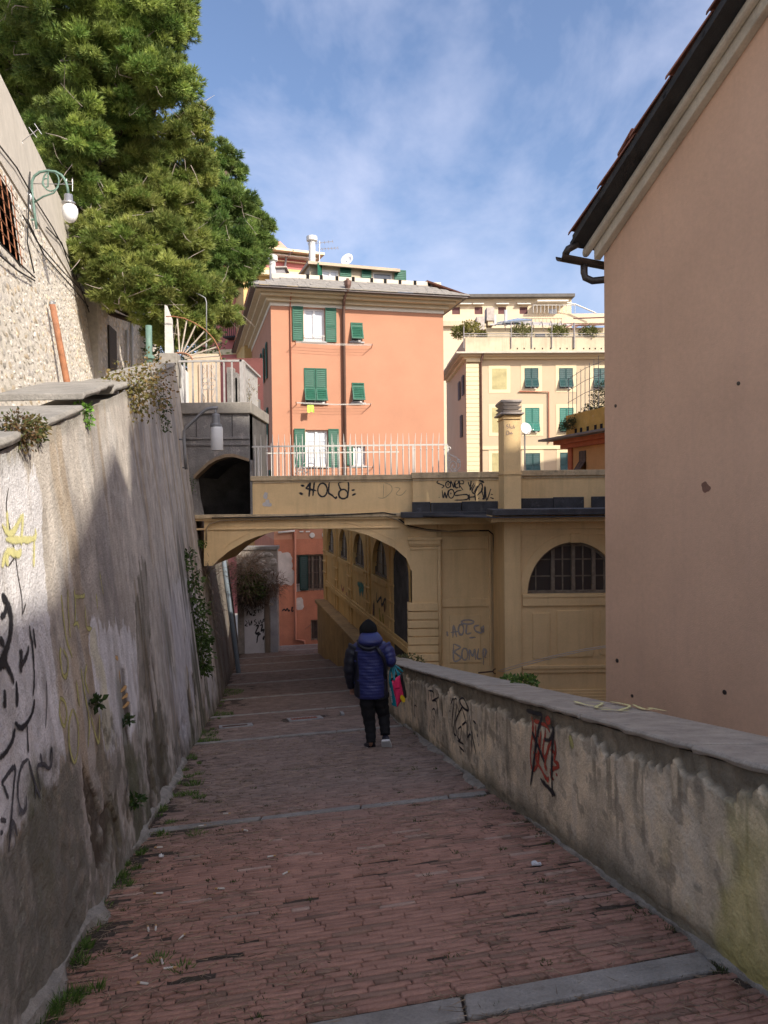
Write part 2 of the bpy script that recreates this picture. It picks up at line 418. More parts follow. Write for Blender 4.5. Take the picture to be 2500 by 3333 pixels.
for i in range(len(BR)):
    L, W = BR[i, 2], BR[i, 3]; s = slope[i]
    f3 = np.array([fq[0], fq[1], s]); f3 /= np.linalg.norm(f3); nn = np.cross(e, f3)
    yaw = rr.normal(0, .012); e3 = e + f3 * yaw; e3 /= np.linalg.norm(e3); f4 = np.cross(nn, e3)
    nn2 = nn + e3 * rr.normal(0, .008) + f4 * rr.normal(0, .022); nn2 /= np.linalg.norm(nn2)
    e3 = e3 - nn2 * e3.dot(nn2); e3 /= np.linalg.norm(e3); f4 = np.cross(nn2, e3)
    pos = np.array([bx[i], by[i], bz[i] + sink[i]]); k = int(rr.integers(30))
    if i in single:
        o = bpy.data.objects.new('brick', varmesh[k]); COL.objects.link(o); o.parent = street
        M4 = Matrix(((e3[0], f4[0], nn2[0], pos[0]), (e3[1], f4[1], nn2[1], pos[1]), (e3[2], f4[2], nn2[2], pos[2]), (0, 0, 0, 1)))
        o.matrix_local = M4 @ Matrix.Diagonal((L / (CL - .012), W / (CW - .008), 1, 1))
    else:
        T, c = VAR[k]; vv = brick_verts(T, L, W)
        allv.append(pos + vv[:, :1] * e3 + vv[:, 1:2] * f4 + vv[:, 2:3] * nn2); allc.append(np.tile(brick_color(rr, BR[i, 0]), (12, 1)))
        allf.append(np.array(BF) + off); off += 12
link('brick_paving', npmesh('brick_paving', np.concatenate(allv), np.concatenate(allf), m_brick, False, np.concatenate(allc)), street, kind='stuff')
# stone bands across the street
for i, b in enumerate(BANDS):
    w = .18 if i == 0 else .13
    xl, xr = float(XL(np.array(b))) + .02, float(XR(np.array(b))) - .02
    x = xl
    while x < xr - .1:
        L = random.uniform(.75, 1.25); L = min(L, xr - x)
        if xr - x - L < .3: L = xr - x
        x1 = x + L - .012; mb = MB(); P = []
        z0, z1 = float(zq(np.array(b - w))), float(zq(np.array(b)))
        if DROP[i] == 0: pass
        for zz in (-.12, 0):
            for (xx, dq) in ((x, -w), (x1, -w), (x1, 0), (x, 0)):
                zc = (z0 if dq < 0 else z1) + .006 + zz + random.uniform(-.004, .004)
                P.append((xx + random.uniform(-.004, .004), b + dq + SK * xx + random.uniform(-.006, .006), zc))
        mb.hexa(P).build('stone_band', m_stone, street, bevel=.012)
        x += L
# mortar fillets along both walls
m_mort = mat('mortar', (.29, .265, .225), rough=.9, var=.4, scale=8, bump=.7, bscale=60, blotch=.5, blotchcol=(.12, .12, .1))
def fillet(side, y0, y1, w, h):
    P = []; n = int((y1 - y0) / .06); mb = MB(); rings = []
    for i in range(n + 1):
        y = y0 + (y1 - y0) * i / n; x = (-1.0 - .156 * y) if side < 0 else (2.0 - .153 * y)
        z = gz(x, y); ww = w * max(.02, 4.2 * (float(fbm(np.array(y * 2.3 + side), np.array(3.0), 4)) - .34)); hh = h * (.4 + 1.1 * float(fbm(np.array(y * 3.1), np.array(9.0 + side), 3)))
        s = -side
        rings.append([V((x - s * .05, y, z - .05)), V((x - s * .05, y, z + hh)), V((x + s * ww * .5, y, z + hh * .5)), V((x + s * ww, y, z - .012))])
    mb.loft(rings).build('mortar_fillet', m_mort, street)
fillet(-1, 2.6, 4.6, .05, .08); fillet(-1, 5.6, 9.2, .05, .06); fillet(1, 3.0, 6.0, .022, .035); fillet(1, 7.1, 13, .06, .035)
# drain covers
m_iron = mat('rusty_iron', (.10, .055, .04), rough=.6, metal=.5, var=.35, scale=9, bump=.3)
m_rfd = mat('red_lead_iron', (.25, .09, .06), rough=.7, var=.3, scale=9, bump=.3)
m_lite = mat('pale_stone_frame', (.30, .30, .29), rough=.85, var=.3, scale=8, bump=.4)
m_dark = mat('dark_void', (.012, .011, .010), rough=.95, var=.1, bump=0)
def drain(p, w, d, cover, lab, bars):
    t = thing('drain_cover', lab, 'drain cover', p, 'drain covers set in the brick paving')
    E3 = V(e); s = -.165; F3 = V((fq[0], fq[1], s)).normalized(); N3 = E3.cross(F3)
    def slab(a0, a1, b0, b1, h0, h1, name, m, par=t):
        mb = MB(); mb.obox(p + E3 * a0 + F3 * b0 + N3 * h0, E3 * (a1 - a0), F3 * (b1 - b0), N3 * (h1 - h0)); return mb.build(name, m, par)
    fr = .05
    slab(-w / 2 - fr, -w / 2, -d / 2 - fr, d / 2 + fr, -.05, .006, 'frame_side', m_lite); slab(w / 2, w / 2 + fr * 1.6, -d / 2 - fr, d / 2 + fr, -.05, .006, 'frame_side', m_lite)
    slab(-w / 2, w / 2, -d / 2 - fr, -d / 2, -.05, .005, 'frame_side', m_lite); slab(-w / 2, w / 2, d / 2, d / 2 + fr, -.05, .005, 'frame_side', m_lite)
    if bars:
        slab(-w / 2, w / 2, -d / 2, d / 2, -.05, -.03, 'pit', m_dark)
        for k in range(bars):
            x = -w / 2 + w * (k + .5) / bars; slab(x - w / bars * .3, x + w / bars * .3, -d / 2, d / 2, -.028, .004, 'bar', cover)
        slab(-w / 2, w / 2, -.02, .02, -.026, .001, 'cross_bar', cover)
    else: slab(-w / 2, w / 2, -d / 2, d / 2, -.05, -.002, 'plate', cover)
drain(dr[0], .40, .24, m_iron, 'plain dark iron drain cover near the left wall', 0)
drain(dr[1], .44, .26, m_rfd, 'slotted reddish drain grate in a pale frame, left of the walker', 9)
tf = gpt(1112, 2328); b_ = MB(); b_.obox(tf + V((0, 0, -.02)), V(e) * .05, V(fq) * .16, V((0, 0, .045)))
tag(b_.build('iron_cleat', m_lite), 'small pale raised stone cleat left of the walker', 'paving cleat')
# ================================================================== left retaining wall (battered) with a rising top
LN = V((1, .1751, .11)); LD = -1.0047
LNn = LN.normalized()
def LW(px, py): return hit(px, py, LN, LD)
def lwx(y, z): return LD - .1751 * y - .11 * z
def ltop(y): return np.where(y < 16.2, 1.07 + .203 * y, 1.3)
m_lwall = mat('stained_render', (.4, .37, .33), rough=.92, var=.22, scale=6, bump=.7, bscale=45, streak=.38, streakcol=(.19, .17, .15), blotch=.4, blotchcol=(.235, .215, .19), attr='col', spec=.15)
lw = thing('retaining_wall', 'tall battered grey wall with stains and graffiti along the left of the alley', 'wall', (-1.5, 3, -.6))
ys = [1.0]
while ys[-1] < 31: ys.append(ys[-1] + (.02 if ys[-1] < 6 else .02 + .006 * (ys[-1] - 6)))
ys = np.array(ys); ts = np.linspace(0, 1, 190)
YY, TT = np.meshgrid(ys, ts, indexing='ij')
zb = zq((YY * 1.04 + .256)) - .12
ZZ = zb + (ltop(YY) - zb) * TT
def poly_yz(pts): return [(LW(*p).y, LW(*p).z) for p in pts]
# local coordinates for noise: s along, z up
wob = .10 * (fbm(YY * 5, ZZ * 3, 4) - .5); wob2 = .22 * (fbm(YY * 9 + 50, ZZ * 1.1, 4) - .5)
WY = YY + .22 * (fbm(YY * 1.1 + 8, ZZ * 1.4, 4) - .5) + .10 * (fbm(YY * 4, ZZ * 3, 3) - .5)
streak = .5 * fbm(WY * 4.2, ZZ * .8 + 7, 5) + .5 * fbm(YY * 1.6 + 3, ZZ * 1.2, 5); streakf = fbm(WY * 13, ZZ * 1.6 + 3, 5); blot = fbm(YY * 1.3, ZZ * 1.3, 5); fine = fbm(YY * 14, ZZ * 14, 4)
C = np.empty(YY.shape + (3,)); base = np.array([.52, .47, .41])
C[:] = base * (.62 + .78 * streak[..., None])
def blend(mask, col): 
    C[:] = C * (1 - mask[..., None]) + np.asarray(col) * mask[..., None]
blend(sstep(.55, .70, streakf) * .22, (.52, .46, .38))
pt = fbm(WY * 1.5 + 60, ZZ * 1.1 + 20, 6); blend(sstep(.545, .57, pt) * .5, (.37, .325, .285)); blend(sstep(.60, .612, fbm(WY * 2.3 + 80, ZZ * 1.6 + 2, 6)) * .45, (.54, .51, .47)); blend(sstep(.62, .63, fbm(YY * 5 + 11, ZZ * 4 + 2, 5)) * .4, (.30, .265, .23))
blend(sstep(.52, .66, fbm(WY * 2.6 + 4, ZZ * .7, 5)) * .6, (.235, .215, .20))           # grey-brown runs
blend(sstep(.58, .70, fbm(WY * 5 + 40, ZZ * .5, 4)) * .55, (.40, .30, .19))               # rusty runs
z2 = lambda x, y, o=(0, 1200): (o[0] + x / 2.212, o[1] + y / 2.212)
zz2 = lambda x, y: z2(x, y, (0, 1850))
WA = poly_yz([(-600, 1400)] + [z2(*p) for p in [(-300, 480), (0, 560), (40, 600), (80, 760), (130, 740), (170, 640), (220, 770), (285, 775), (300, 1000), (330, 1500), (350, 1800)]] +
     [zz2(*p) for p in [(360, 330), (380, 600), (420, 950), (470, 1250), (475, 1380), (300, 1680), (180, 1900), (40, 2060), (-250, 2300)]] + [(-700, 2700)])
WB = poly_yz([zz2(*p) for p in [(650, 450), (720, 400), (800, 400), (900, 420), (985, 520), (1010, 1120), (900, 1250), (760, 1320), (725, 1100), (690, 900), (650, 620)]])
WC = poly_yz([(560, 1900), (625, 1880), (668, 1990), (700, 2090), (725, 2240), (690, 2300), (640, 2230), (600, 2080)])
drip = .35 * (streakf - .5)
for P_, op in ((WA, .95), (WB, .85), (WC, .55)):
    mk = inpoly(YY + wob * .5, ZZ + wob + drip, P_).astype(float) * (op - .35 * sstep(.5, .75, streakf))
    mk = np.clip(mk, 0, 1); blend(mk, np.array([.70, .68, .68]) )
blend(sstep(.60, .70, fbm(YY * 4 + 20, ZZ * 1.6, 4)) * inpoly(YY, ZZ, WB) * .5, (.60, .55, .30))
# moss and damp: lower part, patchy with its own ragged shape
hgt = ZZ - zb
damp = sstep(.15, -.25, hgt - .95 + 1.6 * (blot - .5) * 1.6 + .9 * (streak - .5)) * (.35 + .65 * sstep(.35, .6, fine))
blend(damp * .75, (.135, .125, .095))
mossm = sstep(.57, .70, fbm(YY * 2.2 + 9, ZZ * .9 + 4, 5)) * sstep(2.6, .6, hgt); blend(mossm * .75, (.10, .105, .055))
pk = sstep(.63, .66, fbm(YY * 3.1 + 30, ZZ * 1.5 + 2, 5) + .05 * (fine - .5)) * sstep(2.2, 1.0, hgt) * sstep(5.0, 6.0, YY + .0 * ZZ) 
pk2 = inpoly(YY + wob, ZZ + wob2, poly_yz([zz2(*p) for p in [(600, 1400), (660, 1500), (720, 1700), (860, 1760), (880, 1950), (800, 2150), (700, 2190), (650, 1900), (610, 1600)]])) * sstep(.40, .52, fbm(YY * 8, ZZ * 4, 4))
pk = np.clip(pk + pk2, 0, 1)
blend(pk * .92, np.array([.085, .066, .048]))
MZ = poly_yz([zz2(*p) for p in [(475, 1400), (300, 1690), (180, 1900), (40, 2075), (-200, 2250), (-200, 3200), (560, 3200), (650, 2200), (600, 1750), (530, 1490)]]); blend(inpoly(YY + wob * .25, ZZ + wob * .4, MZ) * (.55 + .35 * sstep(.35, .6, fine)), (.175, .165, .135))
for DP in ([(455, 1830), (478, 1840), (492, 2060), (488, 2270), (455, 2260), (440, 2020)], [(520, 2260), (545, 2400), (548, 2560), (505, 2610), (488, 2480), (503, 2330)], [(455, 2560), (478, 2700), (470, 2790), (440, 2700)], [(380, 2560), (400, 2700), (395, 2850), (350, 2800), (352, 2640)]):
    blend(inpoly(YY + wob * .8, ZZ + wob2 * 1.5, poly_yz(DP)) * (.45 + .4 * sstep(.4, .6, streakf)), (.12, .108, .075))
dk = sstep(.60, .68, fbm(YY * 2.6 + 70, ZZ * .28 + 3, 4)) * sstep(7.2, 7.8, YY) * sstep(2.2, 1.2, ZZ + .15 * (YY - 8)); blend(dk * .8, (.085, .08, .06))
# paint remains further down the wall
wr = sstep(.50, .58, fbm(YY * 1.7 + 13, ZZ * .8, 4)) * sstep(8.5, 9.5, YY) * sstep(.1, .5, hgt) * sstep(2.4, 1.8, hgt); blend(wr * (.5 + .4 * streak), (.55, .53, .55))
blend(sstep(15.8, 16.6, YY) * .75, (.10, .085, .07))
top = sstep(.10, .0, ltop(YY) - ZZ - .25 * (streak - .35)); blend(top * .5, (.20, .19, .16))
C *= (.90 + .2 * fine)[..., None]
disp = -.022 * pk * sstep(.2, .6, fine + .3) - .012 * damp * sstep(.5, .6, fbm(YY * 6, ZZ * 6, 3))- .004 * (1 - fine)
XX = LD - .1751 * YY - .11 * ZZ + disp * LNn.x; 
n, m = YY.shape; idx = np.arange(n * m).reshape(n, m)
fc = np.stack([idx[:-1, :-1], idx[1:, :-1], idx[1:, 1:], idx[:-1, 1:]], -1).reshape(-1, 4)
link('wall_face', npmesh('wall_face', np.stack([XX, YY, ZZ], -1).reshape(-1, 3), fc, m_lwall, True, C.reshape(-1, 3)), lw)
mb = MB()   # body behind the face
for y0, y1 in ((1.0, 8), (8, 16.2)):
    P = []
    for z_ in (0, 1):
        for (yy, bk) in ((y0, 0), (y1, 0), (y1, 1), (y0, 1)):
            z = float(ltop(np.array(yy))) - .02 if z_ else -6.0
            P.append((lwx(yy, z) - .04 - bk * .5, yy, z))
    mb.hexa(P)
mb.build('wall_core', mat('wall_core', (.3, .27, .23), var=.2, bump=.4), lw)
# coping slabs
m_cop = mat('slate_coping', (.27, .25, .22), rough=.85, var=.28, scale=5, bump=.5, bscale=50, blotch=.35, blotchcol=(.17, .155, .13))
y = 1.2; k = 0
cuts = [1.2, 2.6, 4.05, 5.75, 7.3, 8.5, 9.6, 10.8, 12.0, 13.1, 14.2, 15.2, 15.95]
for y0, y1 in zip(cuts[:-1], cuts[1:]):
    P = []; lift = random.uniform(-.015, .03) + (.07 if abs(y0 - 5.75) < .1 else 0)
    th = random.uniform(.055, .075)
    rings = []
    nseg = 7
    for i in range(nseg + 1):
        yy = y0 + .012 + (y1 - y0 - .024) * i / nseg; z = float(ltop(np.array(yy))) + lift; xf = lwx(yy, z) + .03 + random.uniform(-.03, .02); xb = lwx(yy, z) - .62
        rings.append([V((xb, yy, z)), V((xb, yy, z + th)), V((xf - .02, yy, z + th + random.uniform(-.006, .006))), V((xf, yy, z + th * .55)), V((xf - .015, yy, z + random.uniform(0, .015)))])
    MB().loft(rings).build('coping_stone', m_cop, lw, bevel=.008)
# end pillar of the parapet
pz = atY(575, 1165, 16.3); MB().box(-4.62, -4.25, 15.95, 16.3, 3.9, 4.58).build('end_pillar', m_cop, lw, bevel=.02)
# graffiti on the left wall
m_blk = mat('black_spray', (.022, .022, .026), spray=.35, rough=.6, var=.5, scale=12, bump=.1)
m_blk2 = mat('worn_black_spray', (.07, .068, .075), spray=.5, rough=.75, var=.6, scale=14, bump=.1)
m_yel = mat('faded_yellow_spray', (.46, .43, .15), spray=.5, rough=.7, var=.35, scale=18, bump=.1, streak=.5, streakcol=(.30, .27, .2))
m_yel2 = mat('pale_yellow_spray', (.66, .62, .28), spray=.5, rough=.7, var=.2, scale=18, bump=.1)
m_org = mat('orange_spray', (.6, .36, .13), spray=.35, rough=.7, var=.4, scale=18, bump=.1)
m_red = mat('red_spray', (.38, .055, .03), spray=.35, rough=.6, var=.3, scale=14, bump=.1)
zl = lambda L: [zz2(*p) for p in L]
strokes('graffiti', lw, LW, LN, [(.05, zl([(10, 190), (55, 260), (78, 360), (70, 480), (45, 590), (10, 680), (-10, 720)])), (.04, zl([(15, 225), (45, 215)])), (.03, zl([(45, 270), (30, 330), (0, 350)])),
    (.06, zl([(10, 490), (8, 560)])), (.05, zl([(28, 870), (32, 940), (30, 1010)])), (.05, zl([(148, 580), (150, 660), (145, 750)])), (.03, zl([(205, 560), (185, 640), (150, 700)])), (.045, zl([(-5, 690), (35, 690), (75, 760), (100, 830)])),
    (.03, zl([(210, 410), (218, 480), (232, 560), (240, 680), (245, 800), (236, 920)])), (.03, zl([(238, 430), (245, 500), (255, 580)])), (.03, zl([(112, 810), (120, 900), (118, 1000)])),
    (.025, zl([(245, 940), (235, 1020), (200, 1100), (150, 1150), (105, 1110)])), (.025, zl([(105, 1150), (85, 1240), (40, 1320), (-10, 1370)])), (.02, zl([(190, 1130), (195, 1220), (200, 1330)]))], .03, m_blk, label='black outlined lettering')
strokes('graffiti', lw, LW, LN, [zl(p) for p in [[(20, 1560), (20, 1530), (105, 1430), (98, 1560), (80, 1800), (60, 2040)], [(20, 1560), (60, 1660)], [(200, 1370), (150, 1430), (125, 1580), (135, 1700), (160, 1755), (185, 1720), (185, 1630)],
    [(200, 1370), (240, 1520), (290, 1660)], [(290, 1600), (265, 1440), (310, 1410), (350, 1440), (372, 1380), (368, 1290), (355, 1400)], [(285, 1330), (300, 1400)], [(60, 2010), (75, 1850), (95, 1835), (120, 1930)], [(0, 1810), (35, 1815), (35, 1830)], [(0, 1910), (20, 1900)], [(250, 1560), (255, 1660)]]], .022, m_blk2, label='thin grey scrawl')
strokes('graffiti', lw, LW, LN, [zl(p) for p in [[(440, 190), (455, 350), (480, 520), (520, 640)], [(487, 150), (490, 300), (505, 500)], [(535, 155), (540, 200), (600, 200), (605, 180)], [(540, 210), (540, 330), (535, 420)], [(525, 410), (555, 395), (565, 440)], [(610, 260), (620, 420), (660, 430)],
    [(435, 570), (430, 640), (450, 770), (480, 760), (485, 660), (450, 580)], [(430, 930), (465, 960), (480, 1050), (460, 1140), (430, 1060), (430, 950)], [(520, 1010), (495, 1120), (500, 1290), (535, 1400), (560, 1290), (560, 1120), (525, 1010)], [(625, 690), (610, 800), (640, 900)], [(650, 1050), (680, 1180), (710, 1250), (715, 1050)], [(580, 720), (600, 860), (640, 1100), (630, 1290)], [(545, 800), (570, 1000)], [(690, 180), (700, 300)], [(715, 20), (745, 200)]]], .026, m_yel, label='faded yellow scribble')
strokes('graffiti', lw, LW, LN, [[z2(*q) for q in p] for p in [[(50, 1020), (55, 1180)], [(10, 1120), (80, 1190), (165, 1040)], [(165, 1040), (150, 1270)], [(40, 1230), (240, 1225), (250, 1150)], [(245, 1230), (240, 1430)], [(10, 1430), (50, 1320), (130, 1340), (150, 1300)], [(50, 1330), (45, 1420)]]], .035, m_yel2, label='pale yellow scribble on white paint')
strokes('graffiti', lw, LW, LN, [zl(p) for p in [[(830, 640), (850, 650)], [(865, 890), (910, 850)], [(875, 940), (920, 905)], [(880, 1005), (930, 965)], [(855, 730), (865, 830)]]], .03, m_org, label='orange dashes')
m_crk = mat('wall_crack', (.07, .06, .055), var=.4, bump=0)
strokes('crack', lw, LW, LN, [[z2(*q) for q in p] for p in [[(60, 860), (45, 1000), (80, 1200), (110, 1350), (130, 1500), (155, 1640), (160, 1770)], [(160, 1770), (185, 1690)], [(110, 1350), (60, 1420)]]] + [zl(p) for p in [[(880, 1120), (895, 1300), (920, 1480), (900, 1650)], [(330, 810), (335, 950), (325, 1150)]]], .007, m_crk)

# ================================================================== right parapet wall
rw = thing('parapet_wall', 'waist-high stained plaster wall with stone coping along the right of the alley', 'wall', (1.5, 3.1, -.5))
RN = V((-1, -.153, 0)); RD = -2.0
def RW(px, py): return hit(px, py, RN, RD)
m_rwall = mat('damp_render', (.3, .27, .22), rough=.92, var=.22, scale=6, bump=.7, bscale=45, streak=.16, streakcol=(.20, .17, .12), blotch=.28, blotchcol=(.30, .25, .18), attr='col', spec=.15)
ys = [1.2]
while ys[-1] < 18.3: ys.append(ys[-1] + (.018 if ys[-1] < 5 else .018 + .007 * (ys[-1] - 5)))
ys = np.array(ys); ts = np.linspace(0, 1, 70); YY, TT = np.meshgrid(ys, ts, indexing='ij')
xw = 2.0 - .153 * YY; zb = zq(YY - SK * xw) - .1; ht = .955
def rtop(y): return -K * (y - SK * (2.0 - .153 * y)) + .875
def rtopz(y): y = np.asarray(y, float); return zavg(y - SK * (2.0 - .153 * y)) + .895
ZZ = zb + (rtopz(YY) - zb) * TT
hgt = ZZ - zb; dtop = rtopz(YY) - ZZ
WY = YY + .16 * (fbm(YY * 2.1 + 8, ZZ * 2.4, 4) - .5)
streak = .45 * fbm(WY * 6, ZZ * 1.0 + 7, 5) + .55 * fbm(YY * 2.1, ZZ * 2.3 + 4, 5); streakf = fbm(WY * 17, ZZ * 2.0 + 3, 5); blot = fbm(YY * 1.6 + 5, ZZ * 1.6, 5); fine = fbm(YY * 16, ZZ * 16, 4)
C = np.empty(YY.shape + (3,)); C[:] = np.array([.68, .56, .39]) * (.78 + .70 * streak[..., None])
blend(sstep(.54, .70, streakf) * .5, (.62, .54, .42))
dl = .08 + .75 * fbm(YY * 3.1 + 44, YY * 0 + 6, 4) ** 2 * 2.2
blend(sstep(.50, .62, fbm(WY * 21 + 30, ZZ * 1.3, 5)) * sstep(dl, dl * .35, dtop) * .7, (.16, .138, .10))
blend(sstep(.56, .59, fbm(WY * 3 + 7, ZZ * 4, 6)) * .4, (.36, .31, .235)); blend(sstep(.60, .625, fbm(WY * 6 + 37, ZZ * 6, 5)) * .5, (.66, .585, .455)); blend(sstep(.63, .65, fbm(YY * 11, ZZ * 9, 4)) * .55, (.22, .19, .145))
blend(sstep(.20, .02, hgt - .25 * (blot - .2)) * .8, (.10, .095, .065))
blend(sstep(.52, .64, blot) * .35, (.27, .24, .185))
yelm = sstep(.44, .60, fbm(YY * 2.2 + 90, ZZ * 2.0, 4)) * sstep(4.3, 3.3, YY) * sstep(.95, .45, dtop * -1 + .9); blend(yelm * .6, (.52, .45, .13))
edge = .085 + .16 * (fbm(YY * 4.5, YY * 0 + 2, 5) - .25) + .05 * (vnoise(YY * 23, YY * 0) - .5)
peel = (dtop < edge).astype(float) * sstep(.0, .02, dtop + .03)
blend(peel, np.array([.21, .18, .13]) * (.7 + .6 * fine[..., None]))
C *= (.88 + .24 * fine)[..., None]
base_cr = sstep(.05, .02, hgt - .14 - .12 * (fbm(YY * 3.3 + 7, YY * 0 + 5, 4) - .5))
disp = .030 * peel * (.5 + fine) + .010 * base_cr * sstep(.4, .6, fine) + .003 * (1 - fine)
n, m = YY.shape; idx = np.arange(n * m).reshape(n, m); fc = np.stack([idx[:-1, :-1], idx[:-1, 1:], idx[1:, 1:], idx[1:, :-1]], -1).reshape(-1, 4)
link('wall_face', npmesh('wall_face', np.stack([xw + disp, YY, ZZ], -1).reshape(-1, 3), fc, m_rwall, True, C.reshape(-1, 3)), rw)
mb = MB()
yk = [1.2, 4, 7, 10, 13, 16, 18.3]
for y0, y1 in zip(yk[:-1], yk[1:]):
    P = []
    for zz in (0, 1):
        for (yy, b) in ((y0, 0), (y0, 1), (y1, 1), (y1, 0)):
            P.append((2.0 - .153 * yy + .045 + b * .42, yy, float(rtopz(yy)) - .004 if zz else -7.5))
    mb.hexa(P)
mb.build('wall_core', mat('wall_core2', (.26, .235, .19), var=.3, bump=.5, streak=.6), rw)
m_cop2 = mat('worn_coping', (.36, .315, .255), rough=.88, var=.25, scale=6, bump=.45, bscale=60, blotch=.7, blotchcol=(.20, .18, .15))
cuts = [1.25, 2.45, 3.62, 4.9, 6.05, 7.3, 8.45, 9.7, 10.9, 12.1, 13.3, 14.5, 15.7, 16.9, 18.35]
for y0, y1 in zip(cuts[:-1], cuts[1:]):
    rings = []; lift = random.uniform(0, .012); ns = 10
    for i in range(ns + 1):
        yy = y0 + .006 + (y1 - y0 - .012) * i / ns; z = float(rtopz(yy)) + lift; x0 = 2.0 - .153 * yy - .014 + random.uniform(-.012, .012); x1 = 2.0 - .153 * yy + .50
        rings.append([V((x0 + .01, yy, z + random.uniform(0, .012))), V((x0, yy, z + .026)), V((x0 + .012, yy, z + .042)), V((x1, yy, z + .042)), V((x1, yy, z))])
    MB().loft(rings).build('coping_stone', m_cop2, rw, bevel=.005)
z8 = lambda x, y: (1320 + x / 2.86, 2150 + y / 2.86)
zr = lambda L: [z8(*p) for p in L]
strokes('graffiti', rw, RW, RN, [zl_ for zl_ in [zr(p) for p in [[(1175, 520), (1190, 620), (1170, 780), (1165, 930), (1190, 1020), (1240, 930), (1240, 700)], [(1195, 560), (1300, 600), (1350, 670)], [(1265, 650), (1245, 830), (1230, 930)], [(1300, 700), (1280, 840), (1300, 900), (1340, 800), (1380, 700)], [(1330, 520), (1345, 560), (1325, 585), (1315, 545), (1330, 520)],
    [(1215, 600), (1215, 900), (1260, 1000), (1320, 1110), (1335, 1080)], [(1340, 760), (1300, 960), (1320, 1010)], [(1390, 740), (1400, 850), (1385, 930), (1430, 980), (1360, 1020), (1355, 1080), (1385, 1110)], [(1180, 600), (1200, 760)], [(1410, 1050), (1408, 1075)], [(1305, 640), (1300, 760)], [(1190, 850), (1225, 880), (1260, 780)], [(1350, 830), (1395, 860)]]]], .030, m_red, label='red scrawl')
strokes('graffiti', rw, RW, RN, [zr(p) for p in [[(1130, 465), (1200, 485), (1275, 515), (1240, 640), (1215, 800), (1190, 1000), (1165, 1170)], [(1180, 660), (1230, 780), (1300, 950)], [(1295, 730), (1340, 740), (1375, 680), (1380, 620), (1370, 800), (1365, 1000), (1372, 1270)], [(1260, 1100), (1330, 1180), (1400, 1250)]]], .036, m_blk, off=.004, label='black angular tag')
strokes('graffiti', rw, RW, RN, [zr(p) for p in [[(420, 410), (450, 360), (430, 620)], [(450, 360), (480, 380), (450, 650), (475, 700)], [(480, 400), (500, 480), (530, 430), (470, 560), (480, 690), (510, 740), (520, 620), (490, 640)], [(500, 370), (540, 350), (590, 460), (540, 440), (500, 370)], [(530, 450), (560, 560), (530, 600), (570, 580), (580, 740)], [(598, 510), (610, 640), (640, 780), (660, 880)], [(580, 720), (610, 690), (620, 870)],
    [(630, 560), (660, 590)], [(485, 745), (545, 780)], [(500, 800), (550, 850)], [(215, 270), (215, 380)], [(215, 280), (260, 290), (265, 350)], [(300, 300), (310, 340), (250, 375), (290, 385), (305, 560)], [(340, 380), (345, 480), (350, 520)], [(250, 460), (270, 450), (290, 530)], [(60, 160), (70, 260), (55, 420)], [(190, 240), (190, 480)], [(80, 530), (85, 420), (105, 430)], [(415, 460), (415, 480)], [(417, 540), (417, 555)], [(670, 680), (672, 710)], [(683, 770), (684, 800)], [(450, 740), (452, 770)], [(245, 300), (240, 380)]]], .021, m_blk, label='thin black tags')
strokes('graffiti', rw, RW, RN, [zr(p) for p in [[(1525, 700), (1545, 760), (1560, 820)]]], .05, m_yel, label='yellow spray mark')

# yellow scrawl on top of the coping
CT = lambda x, y: V((lambda p: (p.x, p.y, p.z))(hit(x, y, (0, .165, 1), .165 * 5 + float(rtopz(5.0)) + .055)))
strokes('graffiti', rw, CT, (0, .165, 1), [[(1868, 2284), (1905, 2296), (1935, 2300)], [(1900, 2288), (1960, 2290), (1940, 2305), (1990, 2308)], [(1985, 2286), (2050, 2300), (2010, 2316)], [(2060, 2296), (2100, 2312), (2130, 2308)], [(2110, 2306), (2170, 2318)], [(1950, 2312), (2060, 2318)]], .028, m_yel2, off=.006, label='pale yellow scrawl on the coping')
# ================================================================== mauve house on the right
Y1 = 9.0
A1 = ray(1966, 796); A1 = CAM + A1 * (Y1 / A1.y); A2 = ray(2500, 8); A2 = CAM + A2 * (Y1 * .78 / A2.y)
du = V((A2.x - A1.x, A2.y - A1.y, 0)); HP = (A2.z - A1.z) / du.length    # roof pitch along the gable
hu = du.normalized()                                                     # along the gable towards the viewer
hv = V((-hu.y, hu.x, 0))
if hv.x < 0: hv = -hv
ZE = A1.z; O = V((A1.x, A1.y, 0)); HW, HL = 10.4, 7.0
house = thing('gabled_house', 'mauve plastered gable wall rising at the right edge of the picture', 'house', (O.x, O.y, -5))
def H(s, z, t=0): return O + hu * s + V((0, 0, z)) + hv * t
m_mauve = mat('mauve_plaster', (.65, .42, .28), rough=.93, var=.10, scale=.9, bump=.3, bscale=90, streak=.20, streakcol=(.42, .27, .21))
m_cream = mat('cream_paint', (.55, .48, .37), rough=.85, var=.2, scale=2.2, bump=.3, blotch=.6, blotchcol=(.36, .31, .24), streak=.35, streakcol=(.22, .18, .14))
m_slate = mat('dark_slate', (.035, .034, .033), rough=.7, var=.4, scale=5, bump=.4)
m_terra = mat('terracotta', (.26, .11, .07), rough=.85, var=.35, scale=5, bump=.4, rand=.2)
m_copper = mat('weathered_gutter', (.085, .072, .062), rough=.45, metal=.6, var=.3, scale=6, bump=.15)
zr_ = ZE + HP * HW / 2
mb = MB()
mb.prism([H(0, -6), H(HW, -6), H(HW, ZE), H(HW / 2, zr_), H(0, ZE)], hv * HL)
mb.build('wall', m_mauve, house)
